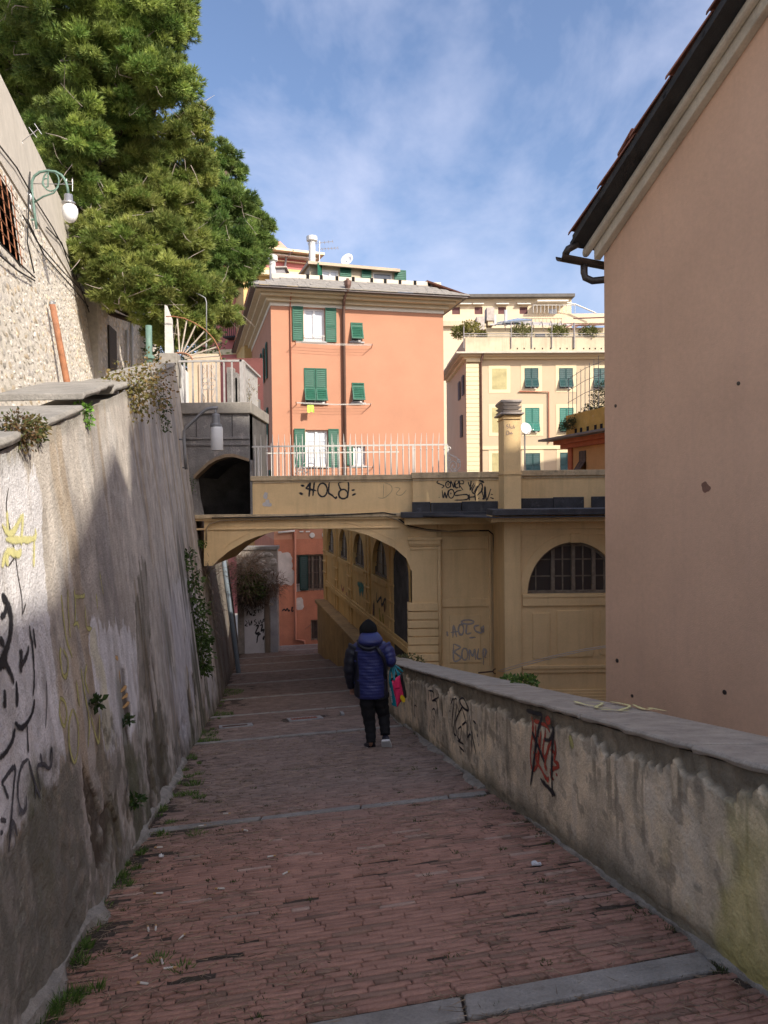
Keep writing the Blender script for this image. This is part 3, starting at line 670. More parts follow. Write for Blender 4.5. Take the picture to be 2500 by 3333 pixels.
# cream verge band under the roof (in front of the gable) and roof planes
def slab(s0, s1, z0, z1, t0, t1, th, name, m, par, bevel=0):
    b = MB(); P = []
    for zz in (0, th):
        P += [H(s0, z0 + zz, t0), H(s1, z1 + zz, t0), H(s1, z1 + zz, t1), H(s0, z0 + zz, t1)]
    b.hexa(P); return b.build(name, m, par, bevel=bevel)
for side in (0, 1):
    f = (lambda s: s) if side == 0 else (lambda s: HW - s)
    nm = 'cornice'
    slab(f(-.06), f(HW / 2), ZE - .13 + -.06 * HP, zr_ - .13, -.10, -.002, .17, nm, m_cream, house, .01)
    slab(f(-.16), f(HW / 2), ZE - .02 - .16 * HP, zr_ - .02, -.20, -.10, .09, 'verge_moulding', m_cream, house, .03)
    roof = slab(f(-.12), f(HW / 2), ZE + .12 - .12 * HP, zr_ + .12, -.36, HL + .3, .06, 'roof', m_slate, house)
    # slate laps along the verge
    for i in range(12):
        s0 = -.14 + i * .48; 
        if s0 + .5 > HW / 2 and side == 0: continue
        slab(f(s0), f(s0 + .52), ZE + .065 + HP * s0 , ZE + .065 + HP * (s0 + .52) + .012, -.38, .25, .05, 'slate', m_slate, roof)
    # terracotta tiles: verge course proud of the roof, then rows behind
    for i in range(11):
        s0 = -.16 + i * .50
        if s0 + .3 > HW / 2: break
        for j in range(3 if side == 0 else 1):
            t0 = -.42 + j * .24; rng_ = []
            for (ss, r) in ((s0, .075), (s0 + .54, .06)):
                c = H(f(ss), ZE + .185 + HP * ss + (.035 if ss == s0 else .0) + random.uniform(-.008, .008), t0 + .1)
                rng_.append([c + hv * (math.cos(a) * r) + V((0, 0, math.sin(a) * r * .9)) for a in [math.pi * k / 6 for k in range(7)]] + [c + hv * (math.cos(a) * r * .82) + V((0, 0, math.sin(a) * r * .7)) for a in [math.pi * k / 6 for k in range(6, -1, -1)]])
            MB().loft(rng_).build('roof_tile', m_terra, roof, smooth=False)
# loose raised tile near the eave
c = H(.62, ZE + .27 + .62 * HP, -.36); MB().obox(c, hu * .22 + V((0, 0, .22 * HP + .03)), hv * .16, V((0, 0, .035))).build('roof_tile', m_terra, house, bevel=.015)
# gutter: half round, its end toward the street, swan neck back to the wall
gz0 = ZE - .14
gs = -.16
rings = []
for (t, dz) in ((-.52, .0), (HL, -.25)):
    c = H(gs, gz0 + dz, t); rings.append([c + hu * (math.cos(a) * .068) + V((0, 0, math.sin(a) * .068)) for a in [math.pi + math.pi * k / 8 for k in range(9)]] + [c + hu * (math.cos(a) * .058) + V((0, 0, math.sin(a) * .058)) for a in [math.pi + math.pi * k / 8 for k in range(8, -1, -1)]])
MB().loft(rings).build('gutter', m_copper, house)
MB().tube([H(-.10, ZE + .0, -.30), H(-.15, gz0 + .08, -.40), H(gs, gz0 + .02, -.43)], .042, 10).build('verge_drain', m_copper, house, smooth=True)
MB().tube([H(gs, gz0 - .05, -.16), H(gs, gz0 - .16, -.16), H(gs + .01, gz0 - .22, -.15), H(gs + .05, gz0 - .26, -.08), H(gs + .12, gz0 - .255, .02), H(gs + .2, gz0 - .25, .1)], .042, 10).build('downpipe', m_copper, house, smooth=True)
# small pits and a stain on the gable
GN = -hv; GD = GN.dot(O)
def GW(px, py): return hit(px, py, GN, GD)
for (x, y, r) in ((2404, 1248, .02), (2004, 1321, .02), (2009, 2150, .025), (2359, 2253, .025), (2058, 2265, .02)):
    p = GW(x, y); MB().lathe(p - GN * .01, [(r, 0), (r, .014), (r * .5, .016)], 8, GN).build('bolt_stub', m_copper, house)
strokes('plaster_stain', house, GW, GN, [[(2290, 1570), (2300, 1590), (2308, 1580)], [(2292, 1580), (2302, 1600)]], .05, mat('rust_stain', (.24, .13, .09), var=.3, bump=.1), off=.003)
strokes('peeled_paint', house, lambda x, y: GW(x, y) + GN * .10, GN, [(.16, [(2000, 668), (1990, 700), (1982, 722)]), (.10, [(1975, 690), (1970, 730)])], .1, mat('bare_cement', (.33, .30, .25), var=.3, spray=.9), off=.003)
strokes('plaster_crack', house, GW, GN, [[(2010, 740), (2006, 770), (1990, 785), (1985, 800), (1975, 820)]], .018, mat('crack_fill', (.28, .25, .21), var=.3), off=.003)

# ================================================================== upper lane and the stone house wall on the left
mb = MB()
for y0, y1 in ((0, 8), (8, 16.2)):
    z0, z1 = .25 + .203 * y0, .25 + .203 * y1
    mb.quad((lwx(y0, 1) - .6, y0, z0), (lwx(y1, 3) - .6, y1, z1), (-3.2 - .25 * y1, y1, z1), (-3.2 - .25 * y0, y0, z0))
mb.quad((-3.9, 16.2, 3.5), (-6.6, 34, 4.6), (-14, 34, 4.6), (-14, 16.2, 3.5))
lane = mb.build('upper_lane', mat('lane_cobbles', (.34, .29, .24), var=.3, scale=4, bump=.8, bscale=30)); lane['kind'] = 'structure'
crt = MB().quad((2.0, -2, -3.4), (14, -2, -3.4), (14, 16, -4.2), (.3, 16, -4.2)).build('courtyard', mat('courtyard_paving', (.42, .38, .32), var=.2, scale=2, bump=.3)); crt['kind'] = 'structure'
SN = V((1, .232, .12)); SD = -2.6 + .12 * 2
def SW(px, py): return hit(px, py, SN, SD)
def swx(y, z): return SD - .232 * y - .12 * z
SNn = SN.normalized()
sw = thing('stone_house', 'tall rubble stone house wall with plastered top above the left wall', 'house wall', (swx(12, 2), 12, 2))
m_rub = mat('lime_mortar', (.58, .53, .45), rough=.95, var=.25, scale=5, bump=.9, bscale=35, blotch=.3, blotchcol=(.30, .27, .22))
m_plas = mat('grey_plaster', (.46, .42, .36), rough=.95, var=.12, scale=3, bump=.3, streak=.5, streakcol=(.27, .23, .19))
WY0, WY1, WZ0, WZT, WZP = 5.0, 21.3, .8, 8.85, 6.95
hw0 = SW(2, 592); hw1 = SW(44, 800)
wy0, wy1, wz0, wz1 = 10.2, SW(44, 700).y, SW(10, 800).z, SW(10, 592).z
mb = MB(); S = lambda y, z, c=0: V((swx(y, z), y, z)) + SNn * c
for (y0, y1, z0, z1) in ((WY0, wy0, WZ0, WZP), (wy1, WY1, WZ0, WZP), (wy0, wy1, WZ0, wz0), (wy0, wy1, wz1, WZP)):
    mb.quad(S(y0, z0), S(y1, z0), S(y1, z1), S(y0, z1))
mb.build('wall_face', m_rub, sw)
MB().hexa([S(WY0, WZP, .03), S(WY1, WZP, .03), S(WY1, WZP, -.4), S(WY0, WZP, -.4), S(WY0, WZT, .03), S(WY1, WZT, .03), S(WY1, WZT, -.4), S(WY0, WZT, -.4)]).build('plaster_band', m_plas, sw)
# rubble stones
m_rs = mat('rubble_stone', (.4, .37, .32), rough=.95, var=.3, scale=9, bump=.8, bscale=45, attr='col')
rs = np.random.default_rng(31); st = []
yy = 9.6
while yy < 21.2:
    h = 1.6
    z = 1.6
    while z < WZP - .05:
        sz = rs.uniform(.07, .15)
        if not (wy0 - .05 < yy < wy1 + .12 and wz0 - .1 < z < wz1 + .1):
            st.append((yy + rs.uniform(-.09, .09), z, sz * rs.uniform(.8, 2.0), sz * rs.uniform(.45, .85)))
        z += sz * rs.uniform(1.0, 1.5)
    yy += .185
st = np.array(st)
e_s = np.array([-.232, 1, 0]); e_s /= np.linalg.norm(e_s); n_s = np.array(SNn); u_s = np.cross(e_s, n_s); u_s *= np.sign(u_s[2])
def stone_mesh(rng):
    vs = []; n = 7
    for k in range(n):
        a = 2 * math.pi * k / n + rng.uniform(-.25, .25); r = rng.uniform(.75, 1.1); vs.append((math.cos(a) * r, math.sin(a) * r, -.3))
    for k in range(n):
        x, y, _ = vs[k]; vs.append((x * .78, y * .78, rng.uniform(.25, .8)))
    vs.append((0, 0, rng.uniform(.6, 1.0)))
    fs = [(k, (k + 1) % n, n + (k + 1) % n) for k in range(n)] + [(k, n + (k + 1) % n, n + k) for k in range(n)] + [(n + k, n + (k + 1) % n, 2 * n) for k in range(n)]
    return np.array(vs), np.array(fs)
SM = [stone_mesh(rs) for _ in range(16)]
def stcol(r):
    b = [np.array([.58, .53, .44]), np.array([.52, .48, .43]), np.array([.66, .61, .54]), np.array([.56, .46, .33]), np.array([.40, .37, .32])][r.choice(5, p=[.3, .25, .22, .15, .08])]
    return b * r.uniform(.8, 1.15)
smesh = []
for k in range(16):
    v_, f_ = SM[k]; smesh.append(npmesh('stone', v_, f_, m_rs, False, np.tile(stcol(rs), (len(v_), 1))))
vis = np.array([swx(a, b) / a > -.515 for a, b in st[:, :2]]); area = np.where(vis, st[:, 2] * st[:, 3] / st[:, 0] ** 2, 0); big = set(np.argsort(-area)[:300].tolist())
av, af, ac, off = [], [], [], 0
for i, (y, z, a, b) in enumerate(st):
    k = int(rs.integers(16)); tw = rs.normal(0, .25); ca, sa_ = math.cos(tw), math.sin(tw)
    ex = e_s * ca + u_s * sa_; ey = u_s * ca - e_s * sa_; d = rs.uniform(.006, .020); p = np.array([swx(y, z), y, z])
    if i in big:
        o = bpy.data.objects.new('stone', smesh[k]); COL.objects.link(o); o.parent = sw; o.matrix_parent_inverse = Matrix.Translation(-sw.location)
        o.matrix_basis = Matrix(((ex[0] * a * .62, ey[0] * b * .62, n_s[0] * d, p[0]), (ex[1] * a * .62, ey[1] * b * .62, n_s[1] * d, p[1]), (ex[2] * a * .62, ey[2] * b * .62, n_s[2] * d, p[2]), (0, 0, 0, 1)))
    else:
        v_, f_ = SM[k]; av.append(p + v_[:, :1] * ex * a * .62 + v_[:, 1:2] * ey * b * .62 + v_[:, 2:3] * n_s * d); af.append(f_ + off); off += len(v_); ac.append(np.tile(stcol(rs), (len(v_), 1)))
# further stretch of the wall, bending round below the pines
EN = V((1, .126, 0)); ED = swx(21.2, 4) + .126 * 21.2
def S2(y, z, c=0): return V((ED - .126 * y + c, y, z))
MB().hexa([S2(21.0, 1, 0), S2(31, 1, 0), S2(31, 1, -.5), S2(21.0, 1, -.5), S2(21.0, 7.9, 0), S2(31, 7.9, 0), S2(31, 7.9, -.5), S2(21.0, 7.9, -.5)]).build('wall_return', m_rub, sw)
e2 = np.array([-.126, 1, 0]); e2 /= np.linalg.norm(e2); n2_ = np.array([e2[1], -e2[0], 0]); u2 = np.array([0, 0, 1.])
for i in range(2600):
    y, z = rs.uniform(21.3, 30.9), rs.uniform(3, 7.8); k = int(rs.integers(16)); v_, f_ = SM[k]; a, b = rs.uniform(.06, .16), rs.uniform(.04, .09); p = np.array(S2(y, z))
    av.append(p + v_[:, :1] * e2 * a + v_[:, 1:2] * u2 * b + v_[:, 2:3] * n2_ * rs.uniform(.006, .02)); af.append(f_ + off); off += len(v_); ac.append(np.tile(stcol(rs), (len(v_), 1)))
link('rubble', npmesh('rubble', np.concatenate(av), np.concatenate(af), m_rs, False, np.concatenate(ac)), sw, kind='stuff')
# barred window at the left edge
m_rust = mat('orange_rust', (.32, .14, .075), rough=.85, var=.4, scale=20, bump=.3)
wb = MB().quad(S(wy0 - 2, wz0 - 2, -.4), S(wy1 + 9, wz0 - 2, -.4), S(wy1 + 9, wz1 + .8, -.4), S(wy0 - 2, wz1 + .8, -.4)).build('barred_window', mat('shadowed_room', (.05, .045, .04)), sw)
for k in range(7):
    y = wy0 + (wy1 - wy0) * (k + .5) / 7; MB().tube([S(y, wz0 - .05, .06), S(y, wz1 + .05, .06)], .009, 6).build('bar', m_rust, wb)
for k in range(6):
    z = wz0 + (wz1 - wz0) * (k + .5) / 6; MB().tube([S(wy0, z, .075), S(wy1 + .05, z, .075)], .008, 6).build('bar', m_rust, wb)
# far door and pale pipes on the stone wall
def SX(px, py): return hit(px, py, EN, ED)
p0, p1, q0 = SX(352, 1235), SX(352, 1060), SX(376, 1235)
MB().hexa([S2(p0.y, p0.z - 1, .01), S2(q0.y, p0.z - 1, .01), S2(q0.y, p0.z - 1, .06), S2(p0.y, p0.z - 1, .06), S2(p0.y, p1.z, .01), S2(q0.y, p1.z, .01), S2(q0.y, p1.z, .06), S2(p0.y, p1.z, .06)]).build('door', mat('black_door', (.05, .048, .046), rough=.6), sw)
m_wpipe = mat('white_pipe', (.62, .6, .55), rough=.5, var=.1, bump=.05)
for x, yt in ((404, 1075), (420, 1045)):
    p = SX(x, yt); MB().tube([S2(p.y, p.z, .08), S2(p.y, 3.0, .08)], .05, 8).build('pipe', m_wpipe, sw, smooth=True)
# cables across the wall
m_cable = mat('black_cable', (.02, .02, .02), rough=.6, bump=0)
for k, pts in enumerate([[(-20, 470), (40, 545), (95, 640), (160, 740), (230, 870), (300, 1070)], [(60, 700), (110, 790), (190, 880), (270, 960)], [(75, 715), (130, 830), (230, 940), (280, 1000)], [(-20, 790), (40, 850), (100, 905)], [(-20, 830), (40, 880), (100, 915)], [(85, 560), (80, 680), (75, 790), (98, 890)], [(140, 740), (190, 790), (210, 850), (235, 910)]]):
    Q = []
    for (x, y) in pts:
        p = SW(x, y); Q.append(p + SNn * .07)
    t_ = MB().tube(Q, .014, 5); tag(t_.build('wall_cable', m_cable), ['black cable running diagonally down the stone wall from its top edge', 'black cable below the globe lamp, the upper of a close pair', 'black cable below the globe lamp, the lower of a close pair', 'short black cable at the left edge below the barred window, upper one', 'short black cable at the left edge below the barred window, lower one', 'black cable dropping straight down past the silver floodlight', 'looped black cable to the right of the globe lamp pipe'][k], 'cable', 'cables on the stone wall')
# ---- items on the stone wall: globe lamp, floodlight, aerials, leaning rusty pole
m_green = mat('green_enamel', (.12, .20, .165), rough=.55, var=.2, scale=8, bump=.1)
m_silver = mat('brushed_aluminium', (.5, .5, .5), rough=.35, metal=.8, var=.15, bump=.05)
m_globe = mat('opal_glass', (.82, .83, .84), rough=.25, var=.02, bump=0, spec=.5)
def plane_pts(pts, Yd): return [atY(x, y, Yd) for x, y in pts]
b0 = SW(110, 720); lampY = b0.y - .25
lamp = thing('globe_street_lamp', 'green scroll bracket lamp with a white glass globe on the stone wall', 'street lamp', SW(118, 745))
MB().tube(plane_pts([(119, 745), (112, 690), (104, 620), (104, 590), (112, 573), (130, 560), (155, 556), (180, 559), (200, 570), (213, 588), (220, 612), (222, 630)], lampY), .025, 8).build('bracket', m_green, lamp, smooth=True)
MB().tube(plane_pts(ell(166, 590, 26, 32, -110, 250, 20) + ell(150, 595, 12, 14, 60, 290, 10), lampY), .014, 6).build('scroll', m_green, lamp, smooth=True)
MB().tube(plane_pts([(110, 660), (140, 640), (175, 628), (190, 605)], lampY), .016, 6).build('brace', m_green, lamp, smooth=True)
c = atY(223, 632, lampY); gl = atY(228, 690, lampY)
MB().lathe(c + V((0, 0, -.13)), [(.03, .13), (.075, .12), (.08, .0), (.12, -.02), (.125, -.05), (.0, -.05)], 18).build('lamp_cap', m_silver, lamp, smooth=True)
MB().lathe(gl, [(.001, -.20), (.06, -.185), (.105, -.14), (.135, -.07), (.145, 0), (.14, .06), (.115, .11), (.09, .13)], 20).build('globe', m_globe, lamp, smooth=True)
for (x, y) in ((104, 620), (117, 715)):
    p = atY(x, y, lampY); MB().tube([p, V((swx(p.y, p.z), p.y, p.z))], .02, 6).build('wall_fixing', m_green, lamp)
fl = thing('floodlight', 'small silver domed floodlight beside the globe lamp bracket', 'floodlight', SW(88, 650)); p = atY(87, 640, lampY - .1)
MB().lathe(p + V((-.02, .12, -.02)), [(.03, 0), (.07, .04), (.095, .12), (.1, .2), (.08, .21), (.0, .19)], 14, (.25, -1, -.1)).build('reflector', m_silver, fl, smooth=True)
MB().tube([p + V((0, .1, 0)), p + V((-.1, .2, .02)), V((swx(p.y + .2, p.z), p.y + .2, p.z))], .03, 8).build('arm', m_silver, fl, smooth=True)
MB().blob(p + V((.03, -.02, -.2)), .05, .05, .07, 8, 5).build('sensor', m_globe, fl, smooth=True)
def aerial(name, label, boom, els, Yd, r=.008):
    a = thing(name, label, 'aerial', atY(*boom[0], Yd), 'aerials on the stone wall'); MB().tube(plane_pts(boom, Yd), r, 6).build('boom', m_silver, a)
    for el in els: MB().tube(plane_pts(el, Yd), r * .7, 5).build('element', m_silver, a)
aerial('television_aerial', 'thin aerial slanting up across the top left of the stone wall', [(-10, 522), (125, 420)], [[(112, 402), (136, 437)], [(94, 414), (120, 448)], [(60, 446), (76, 470)]], lampY)
aerial('television_aerial', 'horizontal aerial behind the globe lamp bracket', [(52, 597), (238, 600)], [[(217, 582), (217, 612)], [(236, 583), (236, 622)], [(75, 560), (78, 640)]], lampY + .15)
pA, pB = SW(148, 990), SW(192, 1298)
pole = thing('rusty_pole', 'rusty brown pole leaning against the stone wall above the coping', 'pole', pB)
MB().tube([pB + SNn * .2 + V((0, 0, -.5)), pB + SNn * .2, (pA + pB) / 2 + SNn * .16, pA + SNn * .12], [.062, .062, .06, .056], 10).build('shaft', mat('brown_rust', (.32, .14, .07), rough=.85, var=.35, scale=7, bump=.4, streak=.5, streakcol=(.16, .1, .08)), pole, smooth=True)
p = pA + SNn * .12; MB().lathe(p, [(.058, -.02), (.062, .03), (.04, .05)], 10).build('cap', m_silver, pole)
# ================================================================== pier with landing, arched footbridge, arcade building
YB = 16.0
fb = Fr((0, YB, 0), (1, 0, 0))
m_och = mat('ochre_plaster', (.72, .52, .27), rough=.92, var=.09, scale=1.6, bump=.3, bscale=70, streak=.28, streakcol=(.24, .18, .10), blotch=.12, blotchcol=(.30, .23, .14))
m_ochd = mat('ochre_dirty_coping', (.54, .42, .26), rough=.92, var=.2, scale=4, bump=.4, streak=.7, streakcol=(.12, .105, .075), blotch=.5, blotchcol=(.17, .145, .10))
m_bit = mat('black_bitumen', (.045, .045, .05), rough=.55, var=.5, scale=4, bump=.4, blotch=.5, blotchcol=(.13, .13, .15))
m_gry = mat('blackened_render', (.20, .19, .18), rough=.93, var=.4, scale=2.0, bump=.7, bscale=30, streak=.5, streakcol=(.07, .068, .068), blotch=.8, blotchcol=(.42, .385, .34))
m_vault = mat('dark_grey_vault', (.075, .07, .066), rough=.95, var=.5, scale=3, bump=.6, blotch=.3, blotchcol=(.10, .10, .10))  # very dark grey for the vault, joint ribs and doorway
m_white_iron = mat('white_painted_iron', (.56, .54, .50), rough=.5, var=.15, scale=12, bump=.1, blotch=.3, blotchcol=(.30, .24, .19))
U = lambda x, y, c=0: fb.uv(x, y, c)
DEP = 2.7
# ---- pier
pier = thing('landing_pier', 'blackened grey masonry pier with a small arch carrying a railed landing', 'masonry pier', (-3.6, 16, -2))
aL, bT = U(560, 1345); aR, _ = U(812, 1345); _, bB = U(812, 1688)
arc = [U(*p) for p in [(633, 1553), (645, 1540), (656, 1530), (680, 1508), (703, 1494), (736, 1483), (762, 1482), (783, 1488), (811, 1497)]]
poly = [(aL, bB)] + [(U(655, 1688)[0], bB)] + [(U(640, 1620)[0], U(640, 1620)[1])] + arc + [(aR, arc[-1][1]), (aR, bT), (aL, bT)]
MB().prism([fb.P(a, b, 0) for a, b in poly], -fb.n * .35).build('arch_wall', m_gry, pier)
mb = MB()
mb.quad(fb.P(aL, bB, -2.2), fb.P(aR, bB, -2.2), fb.P(aR, bT, -2.2), fb.P(aL, bT, -2.2))
mb.quad(fb.P(aR, bB - .02, 0.0), fb.P(aR, bB - .02, -2.2), fb.P(aR, bT, -2.2), fb.P(aR, bT, 0.0))
va = [fb.P(a, b, -.35) for a, b in arc]; vb = [fb.P(a, b, -2.2) for a, b in arc]
for i in range(len(va) - 1): mb.quad(va[i], va[i + 1], vb[i + 1], vb[i])
mb.quad(fb.P(aL, bB, 0), fb.P(aR, bB, 0), fb.P(aR, bB, -2.2), fb.P(aL, bB, -2.2))
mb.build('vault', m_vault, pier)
MB().fbox(fb, aR - .004, aR + .04, bB - .05, arc[-1][1], -.5, .02).build('side_wall', m_gry, pier)
# moulded arch ring
rg = MB(); m_ring = mat('brown_arch_render', (.26, .19, .12), var=.3, scale=4, bump=.5)
for i in range(len(arc) - 1):
    (a0, b0), (a1, b1) = arc[i], arc[i + 1]
    rg.hexa([fb.P(a0, b0 - .035, .05), fb.P(a1, b1 - .035, .05), fb.P(a1, b1 - .035, -.3), fb.P(a0, b0 - .035, -.3), fb.P(a0 - .01, b0 + .03, .05), fb.P(a1 - .01, b1 + .03, .05), fb.P(a1, b1 + .03, -.3), fb.P(a0, b0 + .03, -.3)])
rg.build('arch_ring', m_ring, pier)
a0, b1 = U(583, 1312); a1, b0 = U(815, 1346); MB().fbox(fb, a0 - .3, a1 + .03, b0, b1, -2.4, .07).build('landing_slab', mat('landing_stone', (.25, .23, .20), var=.25, scale=4, bump=.5, blotch=.4, blotchcol=(.12, .11, .1)), pier, bevel=.015)
for y in (1428, 1448):
    a0, b = U(588, y); MB().fbox(fb, a0, aR - .002, b - .025, b + .025, -.1, .028).build('string_course', m_gry, pier, bevel=.01)
for (x, y0, y1) in ((640, 1350, 1424), (757, 1350, 1424)):
    a, b0 = U(x, y1); _, b1 = U(x, y0); MB().fbox(fb, a - .008, a + .008, b0, b1, -.1, .012).build('joint_rib', m_vault, pier)
# ---- landing railing
m_grey_iron = mat('grey_painted_iron', (.36, .345, .33), rough=.55, var=.2, scale=12, bump=.1, blotch=.4, blotchcol=(.2, .15, .12))
rail = thing('landing_railing', 'pale iron railing with scroll panel round the landing above the pier', 'railing', fb.P(U(590, 1312)[0], U(590, 1312)[1]))
_, zb_ = U(600, 1313); _, zt_ = U(600, 1176)
xa, xb_ = U(582, 1176)[0], U(787, 1176)[0]
MB().fbox(fb, xa, xb_, zt_ - .02, zt_ + .02, -.03, .02).build('top_rail', m_grey_iron, rail)
MB().obox(fb.P(xb_, zt_ - .02, 0), fb.u * .04, -fb.n * 2.2, V((0, 0, .04))).build('top_rail', m_grey_iron, rail)
for x in (600, 627, 655, 704, 729, 755):
    a = U(x, 1200)[0]; MB().fbox(fb, a - .017, a + .017, zb_, zt_, -.02, .01).build('baluster', m_grey_iron, rail)
a = U(785, 1200)[0]; MB().fbox(fb, a - .03, a + .03, zb_, zt_ + .02, -.04, .02).build('corner_post', m_grey_iron, rail)
MB().fbox(fb, a + .03, a + .05, zb_, zt_ - .02, -.25, .01).build('end_panel', m_grey_iron, rail)
for k in range(1, 12):
    MB().fbox(fb, a - .015, a + .015, zb_, zt_, -.18 * k - .015, -.18 * k + .015).build('baluster', m_grey_iron, rail)
sc_ = MB()
for L in ([(668, 1182), (662, 1195), (672, 1205), (660, 1222), (657, 1240)], ell(668, 1238, 8, 9, -180, 160, 10), ell(668, 1260, 8, 9, 180, -160, 10), [(657, 1260), (660, 1280), (668, 1295), (664, 1310)], [(690, 1182), (697, 1195), (686, 1205), (698, 1222), (702, 1240)], ell(690, 1238, 8, 9, 0, -330, 10), ell(690, 1260, 8, 9, 0, 330, 10), [(702, 1260), (698, 1280), (690, 1295), (694, 1310)], [(679, 1180), (679, 1312)]):
    sc_.tube(plane_pts(L, YB), .009, 6)
sc_.build('scroll_panel', m_grey_iron, rail, smooth=True)
# ---- anti-climb fan and pale post, door panels on the landing
fan = thing('spiked_fan', 'quarter-circle fan of rusty radiating bars guarding the landing', 'fan barrier', atY(590, 1168, YB + .3))
Yf = YB + .2; m_fan = mat('rusty_white_iron', (.46, .40, .33), rough=.6, var=.25, scale=10, bump=.2, blotch=.7, blotchcol=(.26, .13, .08))
cx, cy = 586, 1168
for (x, y) in ((577, 1035), (608, 1042), (638, 1056), (666, 1078), (688, 1102), (705, 1130), (716, 1158)):
    s_ = .12; MB().tube(plane_pts([(cx + (x - cx) * s_, cy + (y - cy) * s_), (x, y)], Yf), .016, 6).build('bar', m_fan, fan)
MB().tube(plane_pts([(540, 1030), (565, 1030), (600, 1036), (635, 1052), (670, 1075), (695, 1102), (710, 1130), (722, 1172)], Yf - .03), .011, 6).build('outer_hoop', m_rust, fan)
MB().tube(plane_pts(ell(586, 1172, 40, 24, -120, 0, 8), Yf - .03), .014, 6).build('inner_hoop', m_rust, fan)
MB().prism(plane_pts([(537, 1165), (536, 992), (543, 995), (560, 1040), (566, 1160)], Yf + .1), V((0, .05, 0))).build('side_plate', m_white_iron, fan)
gate = thing('white_gate', 'white boarded gate leaf standing open on the landing', 'gate', atY(596, 1310, YB + 1))
p0, p1 = atY(583, 1312, YB + .25), atY(611, 1290, YB + 1.6)
for k in range(4):
    q0 = p0 + (p1 - p0) * (k / 4 + .01); q1 = p0 + (p1 - p0) * ((k + 1) / 4 - .01)
    MB().hexa([V((q0.x, q0.y, zb_)), V((q1.x, q1.y, zb_)), V((q1.x + .03, q1.y, zb_)), V((q0.x + .03, q0.y, zb_)), V((q0.x, q0.y, zb_ + .88)), V((q1.x, q1.y, zb_ + .88)), V((q1.x + .03, q1.y, zb_ + .88)), V((q0.x + .03, q0.y, zb_ + .88))]).build('board', mat('white_board', (.66, .65, .62), var=.1, bump=.2), gate)
wallp = thing('garden_wall', 'short cream garden wall with a beige door behind the landing railing', 'wall', atY(660, 1312, 19))
f19 = Fr((0, 19.2, 0), (1, 0, 0)); a0, a1, b0, b1 = f19.rect(610, 1172, 712, 1318); MB().fbox(f19, a0, a1, b0 - .4, b1 + .15, -.25, 0).build('wall', mat('cream_garden_wall', (.52, .42, .30), var=.15, bump=.3), wallp)
for k in range(4):
    x0 = 648 + k * 14; a0, a1, b0, b1 = f19.rect(x0, 1185, x0 + 13, 1312); MB().fbox(f19, a0, a1, b0, b1, 0, .04).build('door_board', mat('beige_door', (.50, .40, .31), var=.15, bump=.3, rand=.08), wallp)
dk = thing('dark_stair_screen', 'dark recess with a stair and lattice behind the landing', 'stair', atY(750, 1310, 20)); a0, a1, b0, b1 = f19.rect(712, 1172, 800, 1318, -.6)
MB().fbox(f19, a0, a1 + .3, b0 - .6, b1 + .2, -1.6, -1.5).build('back_wall', mat('shaded_plum_wall', (.16, .06, .055), var=.2), dk)
for k in range(7): MB().fbox(f19, a0 + .1 + .11 * k, a0 + .26 + .11 * k, b0 - .6, b1 - .10 - .14 * k, -1.45, -1.1).build('step', m_gry, dk)
m_galv = mat('galvanised_steel', (.23, .235, .24), rough=.5, metal=.4, var=.2, bump=.1)
# ---- lamp post with curved arm and green pole beyond
for (nm, lab, pts, Yp, r, mm) in (('gooseneck_pole', 'thin pale gooseneck pole behind the spiked fan', [(672, 1170), (672, 985), (668, 970), (655, 962), (630, 950)], 19.5, .016, m_galv), ('green_pole', 'green iron lamp pole behind the end of the coping', [(487, 1215), (485, 1140), (484, 1060)], 17.5, .075, m_green)):
    t = thing(nm, lab, 'pole', atY(*pts[0], Yp)); MB().tube(plane_pts(pts, Yp), r, 8).build('shaft', mm, t, smooth=True)
    p = atY(*pts[0], Yp); MB().lathe(p + V((0, 0, .3)), [(r * 1.1, 0), (r * 1.6, .03), (r * 1.6, .08), (r * 1.1, .11)], 10).build('collar', mm, t)
# ---- cylinder lamp on the left wall
cl = thing('cylinder_wall_lamp', 'grey bent-arm lamp with a white cylindrical shade in front of the pier', 'street lamp', LW(604, 1530)); Yl = 14.4
m_galv = mat('galvanised_steel', (.23, .235, .24), rough=.5, metal=.4, var=.2, bump=.1)
MB().tube(plane_pts([(606, 1528), (602, 1480), (599, 1430), (599, 1405), (606, 1392), (630, 1370), (655, 1345), (672, 1332), (690, 1328), (708, 1328)], Yl), .030, 8).build('arm', m_galv, cl, smooth=True)
for y in (1430, 1522):
    p = atY(600, y, Yl); MB().tube([p, V((lwx(p.y, p.z) - .1, p.y, p.z))], .016, 6).build('wall_fixing', m_galv, cl)
c = atY(702, 1328, Yl); MB().lathe(c, [(.02, .02), (.022, -.10), (.065, -.11), (.075, -.13), (.08, -.28), (.085, -.30), (.11, -.31), (.11, -.345), (.0, -.35)], 18).build('lamp_head', m_galv, cl, smooth=False)
MB().lathe(c + V((.015, 0, 0)), [(.0, -.352), (.10, -.352), (.108, -.37), (.112, -.40), (.115, -.78), (.10, -.80), (.0, -.79)], 20).build('shade', mat('white_lamp_shade', (.68, .69, .68), rough=.35, var=.06, bump=0, spec=.5), cl, smooth=True)

